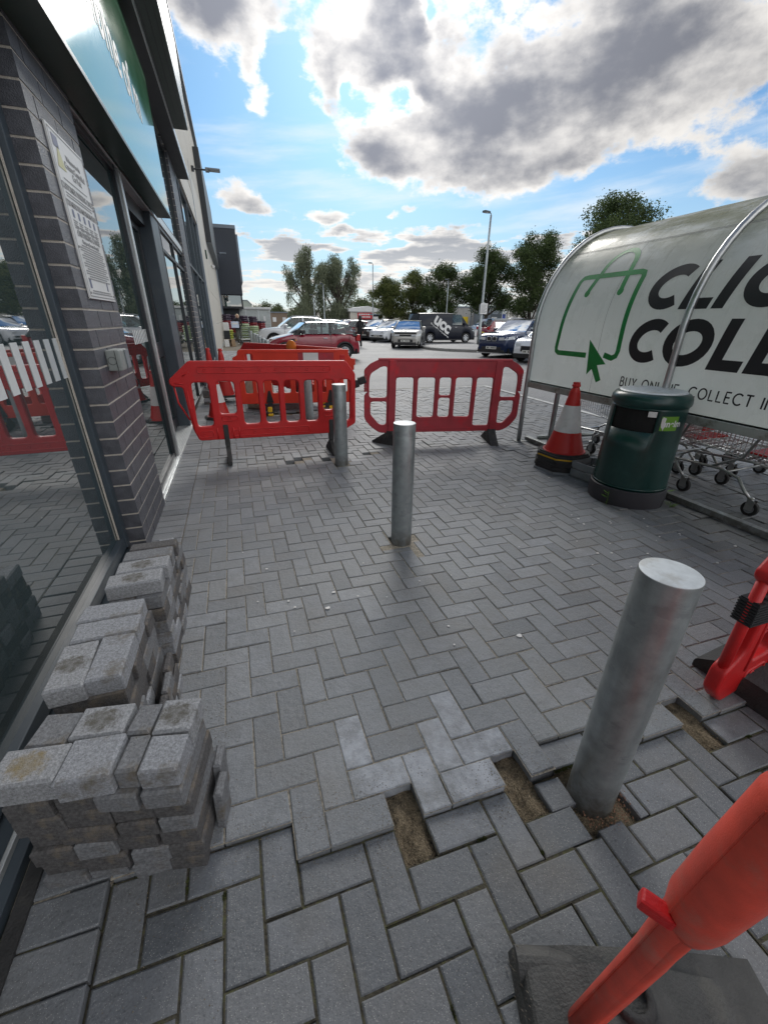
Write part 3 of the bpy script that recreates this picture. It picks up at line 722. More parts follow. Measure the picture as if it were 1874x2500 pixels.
# bright edged mullion, then the sliding entrance door set back
s = MB(); s.box(-0.87, -0.80, 4.86, 5.0, 0.0, 2.60, ch=0.008); s.build('door_post', MT['darkfr'], shop)
s = MB(); s.box(-0.802, -0.772, 4.93, 5.0, 0.0, 2.60, ch=0.004); s.build('door_post_trim', MT['alu'], shop)
d = MB(); d.box(-0.99, -0.96, 5.0, 6.55, 0.06, 2.45)
door = d.build('sliding_door', MT['glass'], shop)
d = MB()
for y in (5.0, 6.46): d.box(-1.0, -0.935, y, y + 0.09, 0.05, 2.46, ch=0.006)
for z0, z1 in ((0.05, 0.17), (0.98, 1.16), (2.37, 2.46)): d.box(-0.998, -0.938, 5.085, 6.465, z0, z1, ch=0.006)
d.build('door_frame', MT['darkfr'], door)
d = MB(); d.box(-0.936, -0.931, 5.5, 6.15, 1.045, 1.115); o = d.build('door_rail_label', MT['ink'], door)
tm = MB(); tm.mesh(text_mesh('No Entry', 0.085, bold=0.002), 0, frame((-0.929, 5.82, 1.08), (0, 1, 0), (0, 0, 1), (1, 0, 0))); tm.build('lettering', MT['white'], door)
d = MB(); d.box(-0.957, -0.953, 5.25, 5.95, 1.42, 1.78); d.build('door_notice', MT['whitefilm'], door)
d = MB()
for k, (z, w) in enumerate([(1.69, .42), (1.64, .36), (1.585, .4), (1.53, .3)]): d.box(-0.952, -0.950, 5.6 - w / 2, 5.6 + w / 2, z, z + 0.022)
d.build('notice_print', MT['inkgrey'], door)
s = MB(); s.box(-1.02, -0.79, 6.55, 7.2, 0.0, 2.60, ch=0.01); s.build('door_post', MT['navy'], shop)
s = MB(); s.box(-1.05, -0.76, 5.0, 7.2, -0.03, 0.012)
for k in range(14): s.box(-1.04 + k * 0.02, -1.03 + k * 0.02, 5.0, 7.2, 0.012, 0.018)
s.build('threshold_grating', MT['alu'], shop)
s = MB(); s.box(-0.90, -0.772, 3.61, 10.19, 2.60, 2.70, ch=0.006); s.build('transom', MT['alu'], shop)
s = MB(); s.box(-1.0, -0.86, 5.0, 7.2, 2.44, 2.602); s.build('door_track_cover', MT['darkfr'], shop)
window(7.2, 10.19, 0.06, 2.598, -0.815, muls=(8.7,), trans=(2.3,), fw=0.05, fd=0.03, fm='darkfr')
window(7.2, 10.19, 2.702, 4.2, -0.815, fw=0.05, fd=0.03, fm='darkfr')
window(11.4, 18.1, 0.06, 4.4, -0.86, muls=(12.9, 14.9, 16.6), trans=(2.65,), fw=0.06, fd=0.05, fm='navy')
s = MB(); s.box(-1.0, -0.75, 18.1, 18.35, 0, 6.2, ch=0.01); s.build('grey_corner_trim', MT['greyjamb'], shop)
s = MB(); s.box(-1.0, -0.76, -2.6, 18.1, 4.4, 8.3); s.box(-1.4, -1.02, -2.6, 18.1, -0.1, 4.5); s.build('upper_wall', MT['cream'], shop)
# dark under-side beam and the projecting green sign box above the fascia
s = MB(); s.box(-0.76, -0.526, -2.6, 12.0, 4.20, 4.27, ch=0.004); s.build('dark_soffit', MT['darkfr'], shop)
s = MB(); s.box(-0.532, -0.520, -2.6, 12.0, 4.19, 4.30); s.build('soffit_trim', MT['alu'], shop)
s = MB(); s.box(-0.526, -0.307, -2.6, 9.4, 4.262, 5.3, ch=0.01); s.build('sign_canopy_box', MT['dkgreen'], shop)
s = MB()
for k in range(3): s.box(-0.50 + k * 0.07, -0.495 + k * 0.07, -2.6, 9.38, 4.255, 4.262)
s.build('canopy_panel_joint', MT['darkfr'], shop)
# cladding in panels with open joints, eaves and ribbed high wall
s = MB(); rr = random.Random(2)
for (y0, y1) in [(18.36, 21.7), (21.72, 24.9), (24.92, 28.2), (28.22, 31.5), (31.52, 34.5), (34.52, 37.4)]:
    for (z0, z1) in [(0.16, 1.24), (1.255, 2.49), (2.505, 4.1), (4.115, 6.0)]: s.box(-0.80, -0.75 + rr.uniform(-0.002, 0.002), y0, y1, z0, z1, ch=0.004)
s.build('cladding_panel', MT['cream'], shop)
s = MB(); s.box(-0.9, -0.79, 18.35, 37.4, -0.05, 6.0); s.box(-0.79, -0.74, 18.36, 37.4, -0.05, 0.15); s.build('cladding_backing', MT['alu'], shop)
s = MB()
y = -2.6
while y < 37.4: s.box(-0.80, -0.75, y, y + 0.16, 6.0 if y > 18 else 5.2, 9.55); s.box(-0.80, -0.77, y + 0.16, y + 0.25, 6.0 if y > 18 else 5.2, 9.55); y += 0.25
s.build('ribbed_high_wall', MT['cream'], shop)
s = MB(); s.box(-1.2, -0.62, -2.6, 46, 9.55, 9.78, ch=0.02); s.box(-1.2, -0.85, -2.6, 46, 8.0, 9.55); s.build('parapet_flashing', MT['greyjamb'], shop)
s = MB(); s.box(-0.80, -0.50, 24.77, 37.0, 4.79, 8.38, ch=0.01); s.build('dark_fascia_box', MT['darkfr'], shop)
s = MB(); s.box(-0.79, -0.515, 24.80, 37.0, 4.77, 4.79); s.build('fascia_underside', MT['greyjamb'], shop)
s = MB(); y = 37.45
while y < 46: s.box(-0.80, -0.70, y, y + 0.30, 0, 6.0, ch=0.02); s.box(-0.80, -0.75, y + 0.30, y + 0.6, 0, 6.0); y += 0.6
s.build('corrugated_panel', MT['greyjamb'], shop)

# ---- things fixed to the shop front
fas = MB(); fas.box(-0.76, -0.60, -2.6, 6.87, 2.62, 3.94, ch=0.006)
fascia = fas.build('fascia_sign', MT['green'])
tag(fascia, 'glossy green fascia sign with white lettering over the shop entrance, reflecting the sky', 'shop sign')
L_ = MB()
for body, y, z, sz in [('Home of', 4.15, 3.52, 0.42), ('homes', 5.9, 3.05, 0.36)]:
    pass
L_.mesh(text_mesh('Home of m', 0.40, bold=0.006, half=0.0008), 0, frame((-0.5985, 4.85, 3.30), (0, 1, 0), (0, 0, 1), (1, 0, 0)))
L_.build('lettering', MT['white'], fascia)
s = MB(); s.box(-0.75, -0.585, -2.6, 6.88, 2.595, 2.625, ch=0.003); s.build('bottom_edge', MT['dkgreen'], fascia)

cam_s = empty('door_sensor', (-0.74, 6.55, 2.66), 0, 'small black rounded motion sensor fixed under the green fascia above the door', 'door sensor')
s = MB(); pr = [(0.002, -0.05), (0.03, -0.045), (0.05, -0.02), (0.055, 0.02), (0.04, 0.045), (0.002, 0.05)]
s.lathe(pr, 16, 0, Matrix.Rotation(PI / 2, 4, 'X') @ Matrix.Diagonal((1, 1, 2.2, 1))); s.build('housing', MT['black'], cam_s, smooth=True)
s = MB(); s.box(-0.03, 0.0, -0.03, 0.03, 0.02, 0.07); s.build('bracket', MT['black'], cam_s)

# parking notice on the brick pier
notice = empty('parking_notice', (-0.745, 2.962, 1.531), 0, 'tall white parking conditions notice with a yellow warning triangle, screwed to the near brick pier', 'notice board')
NW, NH = 0.567, 0.765
s = MB(); s.box(-0.004, 0.006, 0, NW, 0, NH, ch=0.002); s.build('board', MT['white'], notice)
F = frame((0.0072, 0, 0), (0, 1, 0), (0, 0, 1), (1, 0, 0))
s = MB(); bw = 0.004
for (a, b, c, d_) in [(0.012, NW - 0.012, 0.012, 0.012 + bw), (0.012, NW - 0.012, NH - 0.016, NH - 0.012), (0.012, 0.016, 0.012, NH - 0.012), (NW - 0.016, NW - 0.012, 0.012, NH - 0.012)]: s.box(a, b, c, d_, 0, 0.0006, 0, F)
for z, t, sz in [(0.672, 'Welcome to this', 0.034), (0.635, 'Camera Controlled', 0.042), (0.598, 'Car Park', 0.042), (0.522, 'CUSTOMER PARKING ONLY', 0.042), (0.448, '120 MINUTES MAXIMUM STAY', 0.039), (0.318, '£100 PARKING CHARGE', 0.040), (0.285, 'Charge may be more if unpaid', 0.026)]:
    u = 0.33 if z > 0.58 else NW / 2
    s.mesh(text_mesh(t, sz, bold=0.0009, half=0.0004), 0, F @ Matrix.Translation((u, z, 0.0003)))
s.build('lettering', MT['inkfade'], notice)
s = MB(); rr = random.Random(4)
for z, w0 in [(0.556, .40), (0.492, .46), (0.478, .46), (0.345, .40)] + [(0.262 - k * 0.0125, .46 if k % 3 else .38) for k in range(14)] + [(0.040, .40), (0.028, .44)]:
    u = NW / 2 - w0 / 2
    while u < NW / 2 + w0 / 2 - 0.01:
        w = rr.uniform(0.012, 0.04); s.box(u, min(u + w, NW / 2 + w0 / 2), z, z + 0.0062, 0, 0.0006, 0, F); u += w + 0.006
for k in range(5):
    u = 0.06 + k * 0.095
    for q in range(4): s.box(u, u + 0.07 - 0.012 * (q % 2), 0.372 - q * 0.011, 0.3775 - q * 0.011, 0, 0.0006, 0, F)
s.build('small_print', MT['inkfade'], notice)
s = MB()
for k in range(5): s = MB(); s.box(0.075 + k * 0.095, 0.105 + k * 0.095, 0.39, 0.425, 0, 0.0006, 0, F); s.build('pictogram', MT['inkpic'], notice)
for q in ((0.05, 0.13, 0.685, 0.735), (0.06, 0.09, 0.055, 0.10), (0.42, 0.44, 0.055, 0.10)): s = MB(); s.box(*q, 0, 0.0006, 0, F); s.build('blue_logo', MT['inkpic'], notice)
s = MB(); s.prism([(0.045, 0.60), (0.165, 0.60), (0.105, 0.70)], 0, 0.0006, 0, F); s.build('warning_triangle', MT['inkyellow'], notice)
for (u, z) in [(0.03, 0.03), (NW - 0.03, 0.03), (NW - 0.03, 0.5), (0.03, 0.25)]: s = MB(); s.lathe([(0.006, 0), (0.006, 0.002)], 10, 0, F @ Matrix.Translation((u, z, 0))); s.build('screw', MT['inkgrey'], notice)

sock = empty('key_switch_box', (-0.75, 2.99, 1.14), 0, 'small weathered grey switch box on the near brick pier below the notice', 'switch box')
s = MB(); s.box(0.0, 0.075, 0.0, 0.215, 0.0, 0.118, ch=0.008); s.build('box', mat('weathered_grey_plastic', (0.25, 0.27, 0.26), 0.55, var=0.15), sock)
s = MB(); s.box(0.0765, 0.083, 0.125, 0.213, 0.004, 0.114, ch=0.002); s.build('cover', MT['crate'], sock)
s = MB(); s.tube([(0.030 + 0.022 * math.cos(k * PI / 8), -0.0008, 0.058 + 0.022 * math.sin(k * PI / 8)) for k in range(17)], 0.0012, 5); s.box(0.05, 0.053, -0.002, 0.12, 0.002, 0.116); s.build('keyhole_ring', MT['ink'], sock)

def wall_light(y, z, reach, label):
    e = empty('wall_light', (-0.75, y, z), 0, label, 'wall light', 'flood lights on brackets along the shop wall')
    s = MB(); s.box(0, 0.09, -0.07, 0.07, -0.08, 0.08, ch=0.01); s.tube([(0.05, 0, 0), (reach * 0.5, 0, 0)], 0.03, 8); s.build('bracket', MT['darkfr'], e)
    s = MB(); s.box(reach * 0.48, reach * 0.62, -0.09, 0.09, -0.06, 0.07, ch=0.02); s.box(reach * 0.6, reach, -0.16, 0.16, -0.01, 0.05, ch=0.015); s.build('lamp_head', MT['greyjamb'], e)
    s = MB(); s.box(reach * 0.64, reach * 0.97, -0.12, 0.12, -0.02, -0.011); s.build('lamp_glass', MT['lampglass'], e)
wall_light(20.3, 6.47, 1.0, 'dark flood light on a long arm high on the cream clad wall, nearer the camera')
wall_light(38.6, 6.0, 0.9, 'smaller dark flood light on the wall just in front of the far dark block')
e = empty('security_camera', (-0.75, 26.3, 3.93), 0, 'white dome security camera on the cream clad wall', 'security camera')
s = MB(); s.lathe([(0.001, -0.10), (0.06, -0.08), (0.09, -0.02), (0.09, 0.03), (0.10, 0.06), (0.001, 0.062)], 16, 0, Matrix.Translation((0.11, 0, -0.02))); s.build('dome', MT['white'], e, smooth=True)
s = MB(); s.box(0, 0.16, -0.05, 0.05, 0.03, 0.07); s.build('bracket', MT['white'], e)
e = empty('wall_plaque', (-0.75, 21.5, 3.9), 0, 'small dark green plate mounted high on the cream clad wall', 'plaque')
s = MB(); s.box(0, 0.05, -0.12, 0.12, -0.16, 0.16, ch=0.006); s.build('plate', MT['dkgreen'], e)
s = MB(); s.box(0.05, 0.053, -0.10, 0.10, -0.14, 0.14); s.build('plate_face', MT['green'], e)

# ------------------------------------------------------------------ dark projecting block at the end of the terrace
dk = empty('dark_store_block', (0, 40, 0), 0, 'tall dark blue clad store entrance block projecting at the far end of the walkway', 'shop building')
s = MB(); s.box(-0.9, 1.03, 0, 14, 3.28, 7.85, ch=0.03); s.build('dark_upper_block', mat('dark_navy_cladding', (0.020, 0.026, 0.038), 0.45, var=0.1), dk)
s = MB(); s.box(-0.9, 1.06, -0.03, 14, 7.85, 8.1, ch=0.02); s.build('parapet', MT['greyjamb'], dk)
s = MB(); s.box(1.03, 1.16, 0.0, 14, 4.2, 7.5, ch=0.01); s.build('side_sign_panel', MT['greyjamb'], dk)
s = MB(); s.box(-0.9, 0.92, 0.6, 13, 2.42, 3.28); s.build('high_window', MT['glass'], dk)
s = MB(); s.box(-0.9, 0.98, 0.4, 14, 2.28, 2.44); s.box(0.86, 0.98, 0.42, 14, 2.4, 3.3); s.build('window_band', MT['darkfr'], dk)
s = MB(); s.box(-0.9, 0.6, 1.2, 13, 0, 2.3); s.build('recessed_wall', MT['darkfr'], dk)
s = MB(); s.box(-0.45, -0.1, 0.58, 0.6, 3.12, 3.18); s.build('lit_ceiling_strip', mat('warm_strip', (0.7, 0.5, 0.35), 0.5, var=0), dk)
# ------------------------------------------------------------------ bollards
def bollard(x, y, h, label, r=0.0715, zb=-0.12, tilt=(0, 0)):
    e = empty('steel_bollard', (x, y, 0), 0, label, 'bollard', 'galvanised steel bollards in a row along the walkway')
    e.rotation_euler = (tilt[0], tilt[1], RNG.random() * 0.5)
    b = MB(); b.lathe([(r, zb), (r, 0.0), (r, h * 0.5), (r, h - 0.004), (r - 0.001, h)], 48, caps=False)
    smooth_angle(b.build('post', MT['galv'], e), 40)
    b = MB(); b.lathe([(0.001, h - 0.006), (r - 0.004, h - 0.006), (r - 0.001, h - 0.003), (r - 0.0015, h + 0.0015), (r - 0.006, h + 0.003), (0.001, h + 0.0035)], 48, caps=False)
    smooth_angle(b.build('cap', MT['galvcap'], e), 40)
    return e
bollard(0.948, 0.582, 0.868, 'nearest galvanised steel bollard, standing among lifted paving blocks with rust dust at its foot', tilt=(0.0, 0.004))
bollard(0.937, 2.38, 0.85, 'galvanised steel bollard standing alone in the middle of the intact grey paving')
bollard(0.930, 4.21, 0.845, 'galvanised steel bollard directly in front of the right end of the bright red barrier')
bollard(0.936, 6.45, 0.845, 'galvanised steel bollard seen through the slots of the bright red barrier')
ord_ = ['first', 'second', 'third', 'fourth', 'fifth', 'sixth']
for k, y in enumerate([14.51, 16.0, 18.1, 20.1, 22.1, 26.5]):
    bollard(0.93 - k * 0.012, y, 0.85, 'grey steel bollard behind the red barriers, %s of six counted from the nearest' % ord_[k], r=0.08)
g = MB(); rg = random.Random(8)
for _ in range(170):
    a = rg.uniform(-2.6, 0.3); d = rg.uniform(0.073, 0.10 + 0.03 * rg.random()); r = rg.uniform(0.0012, 0.0032)
    x, y = 0.948 + d * math.cos(a), 0.582 + d * math.sin(a)
    g.add([(x - r, y - r, -0.021), (x + r, y - r, -0.021), (x + r * .6, y + r, -0.021), (x, y, -0.021 + r * 1.6)], [(0, 1, 3), (1, 2, 3), (2, 0, 3)])
o = g.build('rust_grit', mat('rust_grit', (0.23, 0.12, 0.075), 0.95, var=0.4, scale=200)); tag(o, 'reddish rust grit scattered round the foot of the nearest bollard', 'grit', kind='stuff')

# ------------------------------------------------------------------ stacked paving blocks, each one a thing
MT['stack'] = mat('used_paving_block', (0.165, 0.170, 0.180), 0.85, var=0.40, scale=120, bump=0.35, bscale=260, dirt=(0.135, 0.105, 0.065), dscale=10, damt=0.75)
MT['stackd'] = mat('used_paving_block_dark', (0.088, 0.085, 0.086), 0.9, var=0.45, scale=120, bump=0.4, bscale=260, dirt=(0.21, 0.165, 0.115), dscale=9, damt=0.55)
MT['stackl'] = mat('dusty_paving_block', (0.255, 0.265, 0.285), 0.85, var=0.40, scale=150, bump=0.35, bscale=260, dirt=(0.12, 0.10, 0.07), dscale=8, damt=0.8)
def stained(name, col, r0):
    m = mat(name, (0.265, 0.272, 0.285), 0.85, var=0.40, scale=150, bump=0.35, bscale=260); N, L, p = nd(m)
    t = N.new('ShaderNodeTexCoord'); mp = N.new('ShaderNodeMapping'); mp.inputs['Scale'].default_value = (1.0, 1.35, 0.5); L.new(t.outputs['Object'], mp.inputs[0])
    ln = N.new('ShaderNodeVectorMath'); ln.operation = 'LENGTH'; L.new(mp.outputs[0], ln.inputs[0])
    n = N.new('ShaderNodeTexNoise'); n.inputs['Scale'].default_value = 42; n.inputs['Detail'].default_value = 8; n.inputs['Roughness'].default_value = .7; L.new(t.outputs['Object'], n.inputs['Vector'])
    a = N.new('ShaderNodeMath'); a.operation = 'MULTIPLY_ADD'; L.new(n.outputs['Fac'], a.inputs[0]); a.inputs[1].default_value = -.07; L.new(ln.outputs['Value'], a.inputs[2])
    r = N.new('ShaderNodeMapRange'); r.interpolation_type = 'SMOOTHSTEP'; L.new(a.outputs[0], r.inputs[0]); r.inputs[1].default_value = r0 + .012; r.inputs[2].default_value = r0 - .014
    n2 = N.new('ShaderNodeMapRange'); L.new(n.outputs['Fac'], n2.inputs[0]); n2.inputs[1].default_value = .3; n2.inputs[2].default_value = .6; n2.inputs[3].default_value = .35; n2.inputs[4].default_value = .95
    mu = N.new('ShaderNodeMath'); mu.operation = 'MULTIPLY'; L.new(r.outputs[0], mu.inputs[0]); L.new(n2.outputs[0], mu.inputs[1])
    mx = N.new('ShaderNodeMix'); mx.data_type = 'RGBA'; L.new(mu.outputs[0], mx.inputs[0]); src = p.inputs['Base Color'].links[0].from_socket; L.new(src, mx.inputs[6]); mx.inputs[7].default_value = col + (1,); L.new(mx.outputs[2], p.inputs['Base Color']); return m
MT['stY'] = stained('yellow_stained_block', (0.21, 0.165, 0.085), .012); MT['stD'] = stained('dark_stained_block', (0.085, 0.078, 0.062), .012)
rk = random.Random(21); brick_cache = {}
def block_mesh(lx, ly, lz, seed):
    key = (round(lx, 3), round(ly, 3), round(lz, 3), seed)
    if key in brick_cache: return brick_cache[key]
    bm = bmesh.new(); bmesh.ops.create_cube(bm, size=1.0); r_ = random.Random(seed * 7 + 1)
    for v in bm.verts: v.co = Vector((v.co.x * lx + r_.uniform(-.0015, .0015), v.co.y * ly + r_.uniform(-.0015, .0015), v.co.z * lz))
    top = [e for e in bm.edges if all(v.co.z > 0 for v in e.verts)]
    bmesh.ops.bevel(bm, geom=top, offset=0.0065, segments=1, affect='EDGES')
    bmesh.ops.bevel(bm, geom=[e for e in bm.edges if abs(e.verts[0].co.z - e.verts[1].co.z) > 0.03], offset=0.003, segments=1, affect='EDGES')
    me = bpy.data.meshes.new('paving_block'); bm.to_mesh(me); bm.free(); brick_cache[key] = me
    return me
NUM = ['first', 'second', 'third', 'fourth', 'fifth', 'sixth', 'seventh', 'eighth', 'ninth', 'tenth', 'eleventh', 'twelfth']
def block(x, y, z, lx, ly, lz, rz, label, group, m=None, flat=False):
    sd_ = rk.randrange(6); me = block_mesh(lx, ly, lz, sd_)
    m = m or rk.choice(['stack', 'stack', 'stackd', 'stackl', 'stackd'])
    key = me.name + m
    if key not in brick_cache:
        c = me.copy(); c.materials.append(MT[m]); brick_cache[key] = c
    o = bpy.data.objects.new('paving_block', brick_cache[key]); link(o)
    o.location = (x, y, z + lz / 2); o.rotation_euler = (rk.gauss(0, 0.012), rk.gauss(0, 0.012) + (PI if rk.random() < 0.15 and not flat else 0), rz)
    return tag(o, label, 'paving block', group)
T = 0.0635
# nearest pile: six courses of end-on blocks and a loose top course, skewed to the wall
PX, PY, PA = -0.455, 0.915, rad(-11)
def on_pile(u, v): return (PX + u * math.cos(PA) - v * math.sin(PA), PY + u * math.sin(PA) + v * math.cos(PA))
gp = 'blocks of the nearest pile'
for c in range(6):
    edges = [-0.215, -0.105, 0.0, 0.108, 0.212]
    if c % 3 == 1: rows = [(-0.213, -0.10, -0.11, 0.10), (-0.098, 0.012, -0.11, 0.10), (0.014, 0.115, -0.11, 0.10), (0.118, 0.212, -0.11, 0.10)]
    elif c == 3: rows = [(-0.205, -0.13, -0.11, 0.10), (-0.127, 0.01, -0.11, -0.01), (-0.127, 0.01, -0.008, 0.10), (0.014, 0.113, -0.11, 0.10), (0.117, 0.208, -0.11, 0.10)]
    else: rows = [(edges[k], edges[k + 1] - 0.006, -0.11 + rk.uniform(-.008, .008), 0.10) for k in range(4)]
    for k, (u0, u1, v0, v1) in enumerate(rows):
        x, y = on_pile((u0 + u1) / 2, (v0 + v1) / 2 + rk.uniform(-.006, .006))
        block(x, y, -0.02 + c * T, u1 - u0, v1 - v0, T - 0.004, PA + rk.gauss(0, 0.035), 'rough grey paving block in the nearest pile, %s course up, %s from the window' % (NUM[c], NUM[k]), gp, rk.choice(['stackd', 'stackd', 'stack']))
tops = [(-0.228, -0.078, -0.112, -0.012, 'stY', 'with a yellow stain'), (-0.076, 0.050, -0.118, 0.0, 'stackl', 'with a rough speckled face'), (0.054, 0.106, -0.100, 0.0, 'stack', 'narrow and half covered'), (0.110, 0.205, -0.108, -0.008, 'stackl', 'with a brown edge'),
        (-0.205, -0.108, -0.004, 0.098, 'stack', 'plain and clean'), (-0.104, 0.030, 0.006, 0.104, 'stD', 'with a broken white corner'), (0.040, 0.100, 0.004, 0.10, 'stack', 'small and plain'), (0.106, 0.206, 0.0, 0.108, 'stD', 'with a round dark stain')]
for k, (u0, u1, v0, v1, m_, d_) in enumerate(tops):
    x, y = on_pile((u0 + u1) / 2, (v0 + v1) / 2); zz = -0.02 + 6 * T
    o = block(x, y, zz + (0.006 if k in (0, 1, 5) else 0), u1 - u0, v1 - v0, T + (0.006 if k in (0, 1) else 0), PA + rk.gauss(0, 0.03), 'paving block %s on the top of the nearest pile' % d_, gp, m_, True)
for k, (x, y, z, lz) in enumerate([(-0.222, 0.885, 0.21, 0.17), (-0.226, 0.965, 0.21, 0.19)]):
    o = block(x, y, z - 0.22, 0.026, 0.075, lz, PA + 0.05 * k, 'thin broken slab of paving block leaning on end against the nearest pile, %s one' % ('nearer' if k == 0 else 'farther'), gp, 'stack', True); o.rotation_euler.y = 0.06
# second pile, courses alternate lengthwise and crosswise
def pile(x0, x1, y0, y1, courses, name, top, alt=0, jit=0.006):
    gp = 'blocks of the ' + name
    for c in range(courses):
        k = 0; z = c * T - 0.004
        if (c + alt) % 2 == 0:
            n = round((y1 - y0) / 0.104)
            for q in range(n):
                block((x0 + x1) / 2 + rk.uniform(-jit, jit), y0 + (q + .5) * (y1 - y0) / n, z, x1 - x0 - 0.004 + rk.uniform(-.012, .004), (y1 - y0) / n - 0.006, T - 0.0035, rk.gauss(0, .02), 'grey paving block in the %s, %s course up, %s from near end' % (name, NUM[c], NUM[k]), gp); k += 1
        else:
            n = max(1, round((y1 - y0) / 0.205))
            for q in range(n):
                for s_ in (0, 1):
                    block(x0 + (0.25 + 0.5 * s_) * (x1 - x0), y0 + (q + .5) * (y1 - y0) / n, z, (x1 - x0) / 2 - 0.006, (y1 - y0) / n - 0.006, T - 0.0035, rk.gauss(0, .02), 'grey paving block in the %s, %s course up, %s from near end' % (name, NUM[c], NUM[k]), gp); k += 1
    for (x, y, lx, ly, rz, m_, d_) in top:
        block(x, y, courses * T - 0.004, lx, ly, T - 0.001, rz, 'paving block %s on top of the %s' % (d_, name), gp, m_, True)
pile(-0.672, -0.462, 1.125, 1.545, 6, 'second pile', [(-0.622, 1.222, 0.102, 0.205, 0.03, 'stD', 'with a broad dark patch beside the window'), (-0.517, 1.232, 0.102, 0.20, -0.02, 'stackl', 'with dark speckles and a broken corner'), (-0.565, 1.385, 0.203, 0.1, 0.02, 'stackl', 'laid crosswise with a brown line'), (-0.572, 1.49, 0.203, 0.1, -0.02, 'stackl', 'laid crosswise at the far end')], 1)
pile(-0.64, -0.432, 1.62, 2.02, 6, 'third pile', [(-0.535, 1.70, 0.205, 0.1, 0.04, 'stD', 'with a brown oval stain'), (-0.52, 1.805, 0.205, 0.1, 0.03, 'stD', 'with a smudged stain'), (-0.515, 1.90, 0.2, 0.09, 0.03, 'stack', 'half rusty orange'), (-0.505, 1.985, 0.2, 0.07, 0.03, 'stackd', 'dark and mossy at the far end')], 0)
pile(-0.60, -0.43, 2.04, 2.24, 5, 'small fourth pile', [(-0.48, 2.11, 0.075, 0.12, 0.1, 'stackl', 'broken in half and pale')], 1)
pile(-0.44, -0.405, 1.16, 1.50, 3, 'low side row', [], 0)
# a few more loose ones by the far pier
pile(-0.70, -0.50, 8.3, 8.6, 4, 'low far pile', [], 0)
pile(-0.34, -0.12, 6.95, 7.15, 1, 'loose pair', [], 1)

